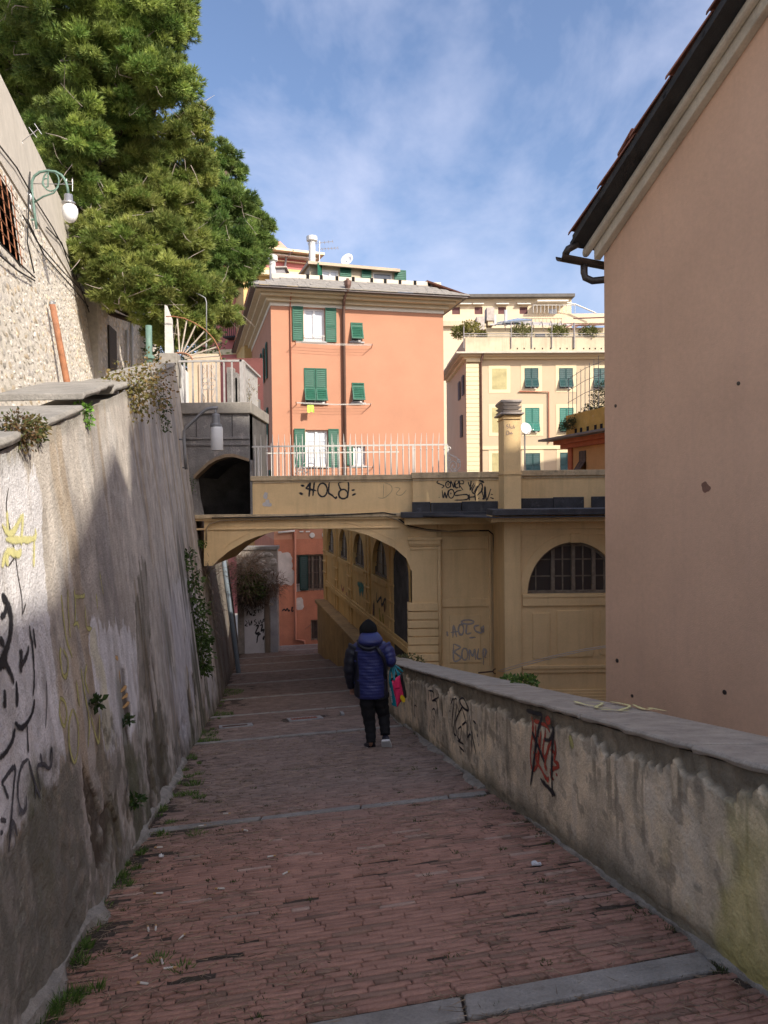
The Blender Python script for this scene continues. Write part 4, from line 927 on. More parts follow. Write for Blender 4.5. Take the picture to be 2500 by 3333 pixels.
# ---- footbridge
br = thing('footbridge', 'ochre plastered arched footbridge with solid parapet crossing the alley', 'footbridge', (-1.5, 16, -2.6))
arch = [(691, 1842), (716, 1818), (745, 1794), (802, 1760), (845, 1744), (889, 1731), (966, 1721), (1063, 1718), (1110, 1722), (1154, 1729), (1192, 1740), (1227, 1755), (1285, 1784), (1323, 1818), (1338, 1857)]
av_ = [U(*p) for p in arch]
_, bC = U(900, 1690)
pl = [(U(664, 1842)[0], av_[0][1])] + av_ + [(av_[-1][0] + .02, av_[-1][1]), (av_[-1][0] + .02, bC), (U(664, 1690)[0], bC)]
MB().prism([fb.P(a, b, 0) for a, b in pl], -fb.n * DEP).build('arch_span', m_och, br)
# raised archivolt strip following the arch
for seg in (av_[1:5], av_[8:14]):
    s_ = MB()
    for i in range(len(seg) - 1):
        (a0, b0), (a1, b1) = seg[i], seg[i + 1]
        s_.hexa([fb.P(a0, b0 + .14, .012), fb.P(a1, b1 + .14, .012), fb.P(a1, b1 + .14, -.02), fb.P(a0, b0 + .14, -.02), fb.P(a0, b0 + .165, .012), fb.P(a1, b1 + .165, .012), fb.P(a1, b1 + .165, -.02), fb.P(a0, b0 + .165, -.02)])
    s_.build('archivolt', m_och, br)
aLb = U(667, 1690)[0]; aPl = U(820, 1600)[0]; aJ = U(1343, 1600)[0]
for (y0, y1, c1) in ((1672, 1684, .10), (1684, 1692, .06), (1716, 1722, .03)):
    _, b1 = U(1000, y0); _, b0 = U(1000, y1); MB().fbox(fb, aLb - .3, aJ - .28 if y1 > 1700 else aJ - .20, b0, b1, -.2, c1).build('cornice', m_och if y1 > 1690 else m_ochd, br, bevel=.008)
_, bPt = U(1000, 1548); _, bPb = U(1000, 1680)
MB().fbox(fb, aPl, aJ, bPb - .02, bPt - .10, -.22, 0).build('parapet', m_och, br)
MB().fbox(fb, aPl - .02, aJ - .003, bPt - .10, bPt, -.26, .045).build('parapet_coping', m_ochd, br, bevel=.008)
MB().fbox(fb, aPl, aJ - .003, bPt - .145, bPt - .112, -.1, .015).build('parapet_fillet', m_ochd, br)
MB().fbox(fb, aPl, aJ + 1, bPb - .02, bPt - .10, -DEP, -DEP + .2).build('rear_parapet', m_och, br)
MB().fbox(fb, aPl - .3, aJ + 2, bPb - .1, bPb + .0, -DEP + .2, -.22).build('deck', m_gry, br)
# right-hand parapet of the terrace, standing a little forward
aK = U(1622, 1600)[0]
yb = thing('arcade_building', 'ochre arcaded building with terrace roof, chimney and big half-round window', 'building', (2, 16, -4))
MB().fbox(fb, aJ, aK + .1, bPb - .0, bPt - .085, -.22, .10).build('terrace_parapet', m_och, yb)
MB().fbox(fb, aJ - .02, aK + .1, bPt - .085, bPt + .035, -.26, .145).build('parapet_coping', m_ochd, yb, bevel=.008)
MB().fbox(fb, aJ, aK + .1, bPt - .135, bPt - .10, -.1, .118).build('parapet_fillet', m_ochd, yb)
aE = 8.0; aM = U(1690, 1600)[0]
MB().fbox(fb, aM - .2, aE, bPb, bPt - .06, -.22, .12).build('terrace_parapet', m_och, yb)
MB().fbox(fb, aM - .2, aE, bPt - .06, bPt + .055, -.26, .165).build('parapet_coping', m_ochd, yb, bevel=.008)
MB().fbox(fb, aM - .2, aE, bPt - .11, bPt - .075, -.1, .138).build('parapet_fillet', m_ochd, yb)
# bitumen flashing
for k, (x0, x1, y0, y1) in enumerate(((1340, 1400, 1634, 1662), (1400, 1500, 1636, 1662), (1500, 1618, 1632, 1660), (1692, 1795, 1622, 1652), (1795, 1895, 1618, 1648), (1918, 1990, 1616, 1648))):
    a0, a1, b0, b1 = fb.rect(x0, y0, x1, y1); MB().fbox(fb, a0 + .004, a1 - .004, b0 - .08, b1, .05, .175 + .012 * (k % 2)).build('flashing', m_bit, yb, bevel=.01)
# front wall at YB, and forward wing at YW
YW = 14.6; fw_ = Fr((0, YW, 0), (1, 0, 0)); W = lambda x, y, c=0: fw_.uv(x, y, c)
_, bEv = U(1400, 1700)
aP0, aP1 = U(1340, 1800)[0], U(1422, 1800)[0]
aRet = W(1640, 1800)[0]
MB().fbox(fb, aP1 - .02, aRet + .3, -6.5, bPb + .05, -2.7, -.12).build('wall', m_och, yb)
MB().fbox(fb, aP0, aP1, -6.5, bEv + .02, -2.7, .012).build('corner_pilaster', m_och, yb)
for (y0, y1, ex) in ((1748, 1757, .10), (1757, 1772, .07), (1772, 1778, .04), (1781, 1789, .035)):
    _, b1 = U(1380, y0); _, b0 = U(1380, y1); MB().fbox(fb, aP0 - ex * .9, aP1 + ex, b0, b1, -.5, ex).build('capital', m_och, yb, bevel=.006)
yy = [1962, 1988, 1991, 2016, 2019, 2043, 2046, 2070, 2073, 2097, 2100, 2124, 2127, 2151, 2154, 2180]
for i in range(0, len(yy), 2):
    _, b1 = U(1380, yy[i]); _, b0 = U(1380, yy[i + 1]); MB().fbox(fb, aP0 - .10, aP1 + .015, b0, b1, -1.0, .045 if i % 4 else .06).build('rusticated_block', m_och, yb, bevel=.012)
def fpanel(x0, y0, x1, y1, c0, c1, fr=fb, name='wall_panel', m=None, bev=.008):
    a0, a1, b0, b1 = fr.rect(x0, y0, x1, y1); return MB().fbox(fr, a0, a1, b0, b1, c0, c1).build(name, m or m_och, yb, bevel=bev)
fpanel(1437, 1748, 1591, 1788, -.2, -.075); fpanel(1432, 1950, 1600, 1976, -.2, -.08, name='band'); fpanel(1464, 2005, 1567, 2160, -.2, -.095)
for x0, x1 in ((1592, 1602),): fpanel(x0, 1740, x1, 2170, -.2, -.05, name='pilaster_strip')
# forward wing with the lunette window (wall with a real opening)
aS0 = aRet; aS1 = 9.0; zS0 = -7.0; _, zS1 = W(1700, 1672)
cxl, sill = W(1868, 1935); rx = cxl - W(1716, 1935)[0]; ry = W(1868, 1764)[1] - sill
N_ = 28; arcp = [(cxl - rx * math.cos(math.pi * i / N_), sill + ry * math.sin(math.pi * i / N_)) for i in range(N_ + 1)]
P = lambda a, b, c=0: fw_.P(a, b, c)
mb = MB()
mb.quad(P(aS0, zS0), P(aS1, zS0), P(aS1, sill), P(aS0, sill))
mb.quad(P(aS0, sill), P(cxl - rx, sill), P(cxl - rx, zS1), P(aS0, zS1)); mb.quad(P(cxl + rx, sill), P(aS1, sill), P(aS1, zS1), P(cxl + rx, zS1))
for i in range(N_):
    (a0, b0), (a1, b1) = arcp[i], arcp[i + 1]; mb.quad(P(a0, b0), P(a1, b1), P(a1, zS1), P(a0, zS1)); mb.quad(P(a0, b0), P(a0, b0, -.25), P(a1, b1, -.25), P(a1, b1))
mb.quad(P(cxl - rx, sill), P(cxl - rx, sill, -.25), P(cxl + rx, sill, -.25), P(cxl + rx, sill))
mb.quad(P(aS0, zS0), P(aS0, zS0, -1.45), P(aS0, zS1, -1.45), P(aS0, zS1))
mb.build('wing_wall', m_och, yb)
MB().fbox(fw_, aS0 - .0, W(1694, 1800)[0], -6.5, zS1, 0, .05).build('wing_pilaster', m_och, yb, bevel=.006)
win = MB(); m_wfr = mat('weathered_window_frame', (.20, .165, .125), rough=.85, var=.35, scale=9, bump=.4)
for i in range(N_):
    (a0, b0), (a1, b1) = arcp[i], arcp[i + 1]
    k = .95
    i0 = (cxl + (a0 - cxl) * k, sill + (b0 - sill) * k); i1 = (cxl + (a1 - cxl) * k, sill + (b1 - sill) * k)
    win.hexa([P(a0, b0, -.12), P(a1, b1, -.12), P(a1, b1, -.2), P(a0, b0, -.2), P(*i0, -.12), P(*i1, -.12), P(*i1, -.2), P(*i0, -.2)])
win.fbox(fw_, cxl - rx, cxl + rx, sill, sill + .07, -.2, -.11)
mulls = [-.42, 0.02, .46]
for k, t in enumerate(mulls):
    h = ry * math.sqrt(max(0, 1 - t * t)); win.fbox(fw_, cxl + rx * t - .035, cxl + rx * t + .035, sill + .07, sill + h * .96, -.2, -.10)
for t in (-.78, -.2, .24, .7):
    h = ry * math.sqrt(1 - t * t); win.fbox(fw_, cxl + rx * t - .013, cxl + rx * t + .013, sill + .07, sill + h * .95, -.185, -.15)
for s_ in (.34, .66, .92):
    w = rx * math.sqrt(1 - s_ * s_) * .96; win.fbox(fw_, cxl - w, cxl + w, sill + ry * s_ - .012, sill + ry * s_ + .012, -.182, -.153)
lun = win.build('lunette_window', m_wfr, yb)
m_dg = glass('dusty_dark_glass', (.045, .036, .032), .35)
xs = [-1, -.78, -.42, -.2, .02, .24, .46, .7, 1]; hs = [0, .34, .66, .92, 1.0]
for i in range(8):
    for j in range(4):
        t0, t1, s0, s1 = xs[i], xs[i + 1], hs[j], hs[j + 1]
        tm, sm_ = (abs(t0) if abs(t0) < abs(t1) else abs(t1)), s0
        if tm ** 2 + sm_ ** 2 > .97: continue
        pts = []
        for t in np.linspace(t0, t1, 6): pts.append((t, min(s1, math.sqrt(max(0, .985 - t * t)))))
        pts = [(t, max(s, s0)) for t, s in pts]
        q = [P(cxl + rx * t0, sill + ry * s0, -.17)] + [P(cxl + rx * t1, sill + ry * s0, -.17)] + [P(cxl + rx * t, sill + ry * s, -.17 + random.uniform(0, .001)) for t, s in reversed(pts)]
        MB().prism(q, V((0, .006, 0))).build('pane', m_dg, lun)
MB().fbox(fw_, cxl - rx - .3, cxl + rx + .3, zS0 + 3, zS1, -.9, -.85).build('dark_interior', m_dark, yb)
# lunette surround: archivolt, keystone, sill band, panels, mouldings
ar = MB()
for i in range(N_):
    t0, t1 = math.pi * i / N_, math.pi * (i + 1) / N_
    f_ = lambda t, k, c: P(cxl - (rx + k) * math.cos(t), sill + (ry + k) * math.sin(t), c)
    ar.hexa([f_(t0, .0, .02), f_(t1, .0, .02), f_(t1, .0, -.05), f_(t0, .0, -.05), f_(t0, .16, .02), f_(t1, .16, .02), f_(t1, .16, -.05), f_(t0, .16, -.05)])
ar.build('archivolt', m_och, yb)
fpanel(1856, 1735, 1886, 1766, -.1, .06, fw_, 'keystone'); fpanel(1700, 1943, 2120, 1968, -.1, .035, fw_, 'sill_band'); fpanel(1700, 1934, 2050, 1941, -.1, .05, fw_, 'sill')
fpanel(1733, 1995, 1790, 2143, -.1, .022, fw_); fpanel(1812, 1987, 1930, 2137, -.1, .022, fw_); fpanel(1953, 1985, 2050, 2130, -.1, .022, fw_)
fpanel(1700, 2166, 2100, 2172, -.1, .05, fw_, 'base_moulding'); fpanel(1700, 2172, 2100, 2186, -.1, .03, fw_, 'base_moulding'); fpanel(1694, 1722, 2100, 1738, -.1, .02, fw_, 'string_course')
for k in range(4): fpanel(1700, 2245 + 9 * k, 2100, 2251 + 9 * k, -.1, .05 + .02 * k, fw_, 'base_moulding')
# eaves over the front
def eave(x0, x1, ytop, ybot, c1, m, name):
    a0, _ = U(x0, ybot); a1, _ = U(x1, ybot)
    _, b0 = U(1500, ybot); _, b1 = U(1500, ytop); return MB().fbox(fb, a0, a1, b0, b1, -.3, c1).build(name, m, yb, bevel=.01)
eave(1316, 1640, 1682, 1704, .42, m_och, 'eaves_fascia'); eave(1304, 1640, 1664, 1681, .55, m_bit, 'roof_edge')
for (y0, y1, c1, m_, nm, x0) in ((1676, 1697, .42, m_och, 'eaves_fascia', 1640), (1656, 1675, .60, m_bit, 'roof_edge', 1640), (1697, 1722, .05, m_och, 'frieze', 1694)):
    a0, b1 = W(x0, y0); _, b0 = W(x0, y1); MB().fbox(fw_, a0 - (.3 if c1 > .3 else 0), aS1, b0, b1, -.25, c1).build(nm, m_, yb, bevel=.01)
MB().hexa([fb.P(U(1304, 1664)[0], bPb - .01, 0.02), fb.P(9, bPb - .01, .02), fb.P(9, bPb - .02, 2.1), fb.P(aS0 - .3, bPb - .02, 2.0)] + [fb.P(U(1304, 1664)[0], bPb + .02, .02), fb.P(9, bPb + .02, .02), fb.P(9, bPb + .0, 2.1), fb.P(aS0 - .3, bPb + .0, 2.0)]).build('flat_roof', m_bit, yb)
# chimney stack with louvred cap
a0, b0 = W(1640, 1668); a1, b1 = W(1688, 1352)
ch = MB().fbox(fw_, a0, a1 + .03, b0, b1, -.62, .045).build('chimney', m_och, yb, bevel=.006)
_, bs = W(1660, 1542); MB().fbox(fw_, a0 - .02, a1 + .05, bs - .012, bs + .02, -.64, .065).build('string_course', m_och, ch)
_, b2 = W(1660, 1362); MB().fbox(fw_, a0 - .02, a1 + .04, b2 - .012, b2 + .012, -.64, .07).build('string_course', m_och, ch)
m_cap = mat('grey_slate_cap', (.42, .37, .33), var=.25, scale=5, bump=.5)
_, c0 = W(1660, 1350); _, c1 = W(1660, 1303); hgt_ = c1 - c0
MB().fbox(fw_, a0 - .07, a1 + .09, c0, c0 + .035, -.70, .12).build('cap_slab', m_cap, ch, bevel=.008)
for k in range(3):
    z = c0 + .035 + (hgt_ - .05) * (k + .2) / 3; w = .02 * k
    MB().hexa([P(a0 + .02, z - .03, .06), P(a1 + .0, z - .03, .06), P(a1 + .0, z - .03, -.6), P(a0 + .02, z - .03, -.6), P(a0 - .05 + .01 * k, z + .028, .10), P(a1 + .06 - .01 * k, z + .028, .10), P(a1 + .06, z + .028, -.68), P(a0 - .05, z + .028, -.68)]).build('louvre', m_cap, ch, bevel=.006)
MB().fbox(fw_, a0 + .06, a1 - .04, c0, c1 - .05, -.5, -.02).build('flue', m_dark, ch)
MB().fbox(fw_, a0 - .05, a1 + .05, c1 - .045, c1, -.68, .11).build('cap_slab', m_cap, ch, bevel=.008)
# downpipe, cables
p0 = U(1428, 1705, -.05); p1 = U(1437, 2170, -.05); MB().tube([fb.P(p0[0], p0[1], -.02), fb.P(p0[0], p1[1] - .5, -.02)], .045, 10).build('downpipe', m_och, yb, smooth=True)
cb = [(1240, 1672), (1290, 1682), (1330, 1712), (1390, 1724), (1460, 1730), (1530, 1727), (1590, 1727), (1606, 1740), (1609, 1800), (1611, 2000), (1613, 2178)]
tag(MB().tube([fb.P(*U(x, y, .03), .03) for x, y in cb], .018, 6).build('service_cable', m_cable, smooth=True), 'thick black cable draped across the arcade building and down beside its wing', 'cable', 'service cables on the bridge and arcade')
m_gcable = mat('ochre_painted_cable', (.33, .25, .15), rough=.7, var=.2, bump=.1)
tag(MB().tube([fb.P(*U(x, y, .07), .07) for x, y in [(672, 1760), (672, 1720), (682, 1706), (720, 1694), (800, 1692), (950, 1688), (1100, 1682), (1240, 1676), (1290, 1690), (1330, 1716), (1400, 1728), (1480, 1731), (1560, 1728)]], .016, 6).build('service_cable', m_gcable, smooth=True), 'painted cable under the bridge cornice curling down at its left end', 'cable', 'service cables on the bridge and arcade')
tag(MB().tube([fb.P(*U(x, y, .115), .115) for x, y in [(690, 1686), (800, 1684), (950, 1681), (1100, 1676), (1250, 1668), (1290, 1676)]], .012, 6).build('service_cable', m_cable, smooth=True), 'thin dark cable along the top of the bridge cornice', 'cable', 'service cables on the bridge and arcade')
# graffiti on bridge and arcade
FB = lambda x, y: fb.P(*U(x, y), 0); FBR = lambda x, y: fb.P(*U(x, y, .10), .10)
h6 = lambda x, y: (800 + x / 2.37, 1350 + y / 2.37)
hl = lambda L: [h6(*p) for p in L]
strokes('graffiti', br, FB, fb.n, [(.075, hl([(440, 538), (436, 556)])), (.085, hl([(432, 600), (424, 618)])), hl([(500, 515), (494, 560), (488, 632)]), hl([(498, 520), (480, 550), (466, 568), (500, 575), (548, 588)]), hl([(530, 516), (524, 570), (518, 628)]),
    hl(ell(592, 580, 36, 52, 0, 365, 16)), hl([(645, 518), (640, 565), (640, 602), (668, 622), (694, 646), (700, 628)]), hl([(716, 524), (750, 516), (786, 514), (794, 560), (784, 645)]), hl([(716, 524), (720, 550), (734, 578)]), hl(ell(752, 612, 34, 36, 0, 370, 14)), (.07, hl([(828, 574), (830, 588)])), (.08, hl([(832, 608), (838, 622)]))], .036, m_blk, label='black tag reading :HOLA:')
strokes('graffiti', br, FB, fb.n, [hl([(1065, 530), (1060, 640)]), hl([(1070, 525), (1120, 545), (1125, 590), (1070, 640), (1020, 640)]), hl([(1150, 560), (1190, 570), (1160, 610), (1200, 620), (1240, 580)])], .012, mat('faint_pencil', (.44, .33, .20), var=.2, spray=.4), label='faint traced letters')
strokes('peeled_paint', br, FB, fb.n, [hl([(160, 600), (150, 630), (165, 640)]), hl([(165, 655), (170, 680)]), hl([(130, 690), (200, 695)])], .05, mat('bare_plaster', (.52, .50, .48), var=.15), off=.004)
s7 = lambda x, y: (1300 + x / 2.37, 1450 + y / 2.37); sl = lambda L: [s7(*p) for p in L]
strokes('graffiti', yb, FBR, fb.n, [sl(p) for p in [[(345, 268), (310, 264), (290, 285), (320, 300), (345, 312), (325, 330)], ell(375, 302, 18, 24, 0, 365, 12), [(376, 290), (376, 312)], [(395, 325), (398, 275), (420, 325), (422, 270)], [(432, 300), (455, 290), (448, 262), (430, 285), (435, 325), (455, 322)], [(465, 262), (462, 330)], [(465, 265), (495, 275), (490, 295), (462, 300), (492, 345)],
    [(330, 345), (338, 405), (352, 360), (362, 405), (378, 340)], ell(400, 372, 22, 34, 0, 365, 12), [(397, 362), (397, 378)], [(480, 345), (440, 355), (430, 385), (520, 378), (522, 415), (425, 422)], [(538, 375), (540, 425)], [(538, 400), (585, 395)], [(580, 370), (588, 425)],
    [(530, 280), (545, 320), (555, 272), (545, 345), (575, 290)], [(585, 300), (560, 350), (580, 370), (605, 310), (570, 370)], [(600, 330), (630, 290), (640, 340), (600, 385)], [(630, 320), (655, 415), (660, 310), (650, 420)], [(665, 320), (672, 425), (705, 335), (690, 380)]]] + [(.035, sl([(610, 266), (655, 286)])), (.02, sl([(705, 375), (722, 380)])), (.02, sl([(700, 400), (730, 412)])), (.03, sl([(306, 398), (308, 402)])), (.035, sl([(610, 405), (614, 410)])), (.035, sl([(640, 408), (652, 414)]))], .024, m_blk, off=.003, label='black tags reading SONER WOS WORN')
a5 = lambda x, y: (1250 + x / 2.074, 1500 + y / 2.074); al = lambda L: [a5(*p) for p in L]
FBP = lambda x, y: fb.P(*U(x, y, -.09), -.09)
strokes('graffiti', yb, FBP, fb.n, [al(p) for p in [[(465, 1195), (470, 1110), (490, 1190)], [(450, 1160), (500, 1150)], ell(520, 1140, 18, 35, 0, 365, 10), [(560, 1100), (555, 1165), (590, 1160)], ell(565, 1088, 42, 14, 0, 365, 12), [(640, 1110), (610, 1120), (620, 1150), (660, 1160), (655, 1120)], [(575, 1195), (620, 1190)], [(425, 1150), (430, 1185)], [(670, 1110), (672, 1160)],
    [(470, 1235), (472, 1350), (520, 1330), (475, 1290), (515, 1260), (470, 1235)], ell(545, 1305, 20, 40, 0, 365, 10), [(575, 1345), (578, 1275), (598, 1320), (612, 1270), (618, 1345)], [(640, 1265), (630, 1330), (660, 1335)], [(672, 1380), (670, 1275), (690, 1285), (680, 1320), (690, 1330)]]], .03, mat('blue_grey_spray', (.33, .31, .30), var=.3, scale=14, spray=.5), off=.003, label='faded blue-grey lettering')
FC = lambda x, y: fw_.P(*W(x, y, .045), .045); c3 = lambda x, y: (1400 + x / 2.765, 900 + y / 2.765); c3l = lambda L: [c3(*p) for p in L]
strokes('graffiti', ch, FC, fw_.n, [c3l(p) for p in [[(700, 1330), (688, 1345), (705, 1355), (695, 1370)], [(715, 1325), (718, 1368)], [(730, 1345), (728, 1365), (742, 1365), (745, 1345)], [(752, 1330), (755, 1368), (765, 1350)], [(690, 1390), (688, 1425), (708, 1415), (705, 1392), (688, 1390)], [(715, 1400), (720, 1420), (730, 1400), (735, 1420), (745, 1405)]]], .010, mat('faded_mauve_pen', (.33, .24, .23), var=.2, spray=.3), off=.004, label='small faded scribble')
# ---- iron spike fences on the bridge
def spike_fence(label, Yp, x0, x1, step, ytop, yrail, ybot, rr_, knot=None):
    t = thing('spike_fence', label, 'fence', atY(x0, ybot, Yp), 'spiked fences on the footbridge')
    f_ = Fr((0, Yp, 0), (1, 0, 0)); a0 = f_.uv(x0, ybot)[0]; a1 = f_.uv(x1, ybot)[0]; zt, zr1, z0 = f_.uv(1000, ytop)[1], f_.uv(1000, yrail)[1], f_.uv(1000, ybot)[1]
    MB().fbox(f_, a0, a1, zr1 - .016, zr1 + .016, -.022, .008).build('rail', m_white_iron, t)
    n = int((x1 - x0) / step)
    def one(h, bend):
        b = MB(); b.tube([V((0, 0, 0)), V((0, 0, zr1 - z0 - .13)), V((0, 0, zr1 - z0))], rr_, 6); b.tube([V((0, 0, zr1 - z0)), V((bend, 0, zr1 - z0 + (h - zr1 + z0) * .6)), V((bend * 1.5, 0, h))], [rr_ * .8, rr_ * .6, .003], 6)
        if knot: b.lathe(V((0, 0, zr1 - z0 - .09)), [(rr_, -.02), (rr_ * 1.7, 0), (rr_, .02)], 6)
        return b.mesh('bar', m_white_iron)
    ms = [one(zt - z0, d) for d in (0, .004, -.004, .012)]
    for i in range(n + 1):
        a = a0 + (a1 - a0) * (i + .5) / (n + 1)
        o = bpy.data.objects.new('bar', ms[random.randrange(4) if random.random() < .5 else 0]); COL.objects.link(o); o.parent = t; o.matrix_parent_inverse = Matrix.Translation(-t.location)
        o.matrix_basis = Matrix.Translation(f_.P(a, z0, 0)); 
    return t, f_
t1, f_ = spike_fence('white spiked iron fence along the near edge of the footbridge', YB + .08, 822, 1457, 19.6, 1413, 1452, 1550, .013, True)
t2, f2_ = spike_fence('second white spiked iron fence along the far edge of the footbridge', YB + DEP - .2, 838, 1300, 18.5, 1440, 1474, 1552, .013)
for x in (842, 1345):
    a = f_.uv(x, 1500)[0]; MB().fbox(f_, a - .018, a + .018, f_.uv(x, 1550)[1], f_.uv(x, 1452)[1], -.03, .03).build('post', m_white_iron, t1)
MB().fbox(f_, f_.uv(1455, 1500)[0], f_.uv(1459, 1500)[0], f_.uv(1455, 1545)[1], f_.uv(1455, 1448)[1], -.02, .02).build('post', m_white_iron, t1)
s_ = MB()
c3 = lambda x, y: (1400 + x / 2.765, 900 + y / 2.765)
for L in (ell(172, 1548, 12, 14, 90, 420, 10), [(160, 1540), (165, 1590), (195, 1612), (240, 1630), (268, 1670), (272, 1710), (240, 1750), (200, 1755), (170, 1720), (175, 1680), (205, 1660), (235, 1680), (238, 1720), (210, 1735), (192, 1715), (205, 1695)], ell(172, 1645, 12, 14, 0, 330, 10), ell(258, 1660, 14, 14, 0, 330, 10), ell(224, 1745, 12, 10, 0, 330, 8)):
    s_.tube([atY(*c3(*p), YB + .08) for p in L], .012, 6)
s_.build('end_scroll', m_white_iron, t1, smooth=True)
for xx in (985, 1005):
    s_ = MB()
    for L in ([(xx - 20, 1500), (xx - 24, 1480), (xx - 16, 1476), (xx - 18, 1500), (xx - 28, 1530), (xx - 14, 1545), (xx - 4, 1535)], ell(xx + 8, 1515, 9, 8, 0, 340, 8), ell(xx - 8, 1530, 8, 8, 0, 340, 8)): s_.tube(plane_pts(L, YB + .08 if xx > 990 else YB + DEP - .2), .009, 5)
    s_.build('scroll', m_white_iron, t1 if xx > 990 else t2, smooth=True)

# ---- arcade side wall along the passage
AC = V((.54, 16.02, 0)); ad = V((-.2156, 1, 0)).normalized()
fa = Fr(AC, -ad)         # u runs towards the viewer so that n faces the street
if fa.n.x > 0: fa = Fr(AC, ad)
A_ = lambda x, y, c=0: fa.uv(x, y, c)
sgn = 1 if fa.u.y > 0 else -1
aN, aF = 0.0, sgn * 13.1
lo, hi = min(aN, aF), max(aN, aF)
holes = []; ctr = [(1241, 1881), (1172, 1843), (1121, 1816), (1080, 1800)]
wins = []
for (x, y) in ctr:
    a, b = A_(x, y, -.05); wins.append((a, b))
sillb = sum(w[1] for w in wins) / 4
wr_ = .88; wh_ = .20
mb = MB()
zT = 1.2; zBm = -7
edges = sorted([(w[0] - wr_, w[0] + wr_, w[0]) for w in wins])
# door opening near the bridge
d0, d1 = A_(1322, 2050)[0], A_(1292, 2050)[0]; d0, d1 = min(d0, d1), max(d0, d1)
xs_ = [lo] + [q for e_ in edges for q in e_[:2]] + [hi]
for i in range(0, len(xs_), 2):
    mb.quad(fa.P(xs_[i], sillb), fa.P(xs_[i + 1], sillb), fa.P(xs_[i + 1], zT), fa.P(xs_[i], zT))
mb.quad(fa.P(lo, zBm), fa.P(hi, zBm), fa.P(hi, sillb), fa.P(lo, sillb))
for (e0, e1, c_) in edges:
    n = 14; ap = [(c_ - wr_ * math.cos(math.pi * k / n), sillb + wh_ - wr_ * .0 + .76 * math.sin(math.pi * k / n)) for k in range(n + 1)]
    for k in range(n):
        mb.quad(fa.P(*ap[k]), fa.P(*ap[k + 1]), fa.P(ap[k + 1][0], zT), fa.P(ap[k][0], zT)); mb.quad(fa.P(*ap[k]), fa.P(*ap[k], -.12), fa.P(*ap[k + 1], -.12), fa.P(*ap[k + 1]))
    for s_ in (e0, e1): mb.quad(fa.P(s_, sillb), fa.P(s_, sillb, -.12), fa.P(s_, sillb + wh_, -.12), fa.P(s_, sillb + wh_))
    mb.quad(fa.P(e0, sillb), fa.P(e1, sillb), fa.P(e1, sillb, -.12), fa.P(e0, sillb, -.12))
m_och2 = mat('ochre_deep_plaster', (.68, .45, .175), rough=.92, var=.14, scale=1.6, bump=.3, bscale=70, streak=.4, streakcol=(.20, .14, .07), blotch=.25, blotchcol=(.22, .15, .09))
mb.quad(fa.P(aF, zBm), fa.P(aF, zBm, -6), fa.P(aF, zT, -6), fa.P(aF, zT))
mb.build('side_wall', m_och2, yb)
MB().fbox(fa, lo, hi, zT, zT + .8, -6, .0).build('roof_block', m_och2, yb)
for (e0, e1, c_) in edges:
    w = MB(); fw = .05
    w.fbox(fa, c_ - .022, c_ + .022, sillb + .03, sillb + wh_ + .72, -.12, -.08)
    for k in (.3, .62): w.fbox(fa, e0, e1, sillb + k - .012, sillb + k + .012, -.115, -.09)
    w.fbox(fa, e0, e1, sillb, sillb + .06, -.13, -.07); w.fbox(fa, e0, e0 + fw, sillb, sillb + wh_, -.13, -.07); w.fbox(fa, e1 - fw, e1, sillb, sillb + wh_, -.13, -.07)
    wo_ = w.build('arched_window', m_wfr, yb)
    for s0, s1 in ((e0, c_ - .024), (c_ + .024, e1)):
        MB().prism([fa.P(s0, sillb + .03, -.11), fa.P(s1, sillb + .03, -.11)] + [fa.P(s1 + (s0 - s1) * k / 5, sillb + wh_ + .75 * math.sqrt(max(0, 1 - ((s1 + (s0 - s1) * k / 5 - c_) / wr_) ** 2)), -.11) for k in range(6)], fa.n * -.006).build('pane', m_dg, wo_)
    MB().fbox(fa, e0 - .06, e1 + .06, sillb - .16, sillb, -.05, .04).build('window_sill', m_och2, yb, bevel=.01)
    MB().fbox(fa, max(e0 - .5, lo + .8) if sgn > 0 else e0 - .5, min(e1 + .5, hi - .8) if sgn < 0 else e1 + .5, sillb - 2.6, zT, -.9, -.85).build('dark_interior', m_dark, yb)
# paired pilasters between the windows, moulded plinth and ledge
mids = sorted([(edges[i][1] + edges[i + 1][0]) / 2 for i in range(3)] + [edges[0][0] - .45 if sgn < 0 else edges[-1][1] + .45, edges[-1][1] + .55 if sgn < 0 else edges[0][0] - .55])
for c_ in mids:
    for dx in (-.2, .2):
        pl_ = MB(); pl_.fbox(fa, c_ + dx - .12, c_ + dx + .12, -2.5, zT, 0, .045); pz_ = pl_.build('pilaster', m_och2, yb, bevel=.008)
    for z_ in (-.45, -.85, -1.25): MB().fbox(fa, c_ - .36, c_ + .36, z_ - .05, z_, 0, .065).build('pilaster_band', m_och2, yb, bevel=.01)
for (z0, z1, c1) in ((-1.75, -1.62, .09), (-1.62, -1.55, .06)): MB().fbox(fa, lo + .3, hi - .2 if sgn > 0 else hi, z0, z1, 0, c1).build('string_course', m_och2, yb, bevel=.01)
m_plinth = mat('grimy_shaded_plinth', (.40, .265, .115), var=.25, scale=1.5, bump=.4, streak=.6, streakcol=(.13, .10, .07), blotch=.6, blotchcol=(.17, .12, .08))  # grime, plus a darker base colour that stands in for underpass shade
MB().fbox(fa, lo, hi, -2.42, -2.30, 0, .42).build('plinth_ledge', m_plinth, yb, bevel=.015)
MB().fbox(fa, lo, hi, zBm, -2.42, 0, .33).build('plinth', m_plinth, yb)
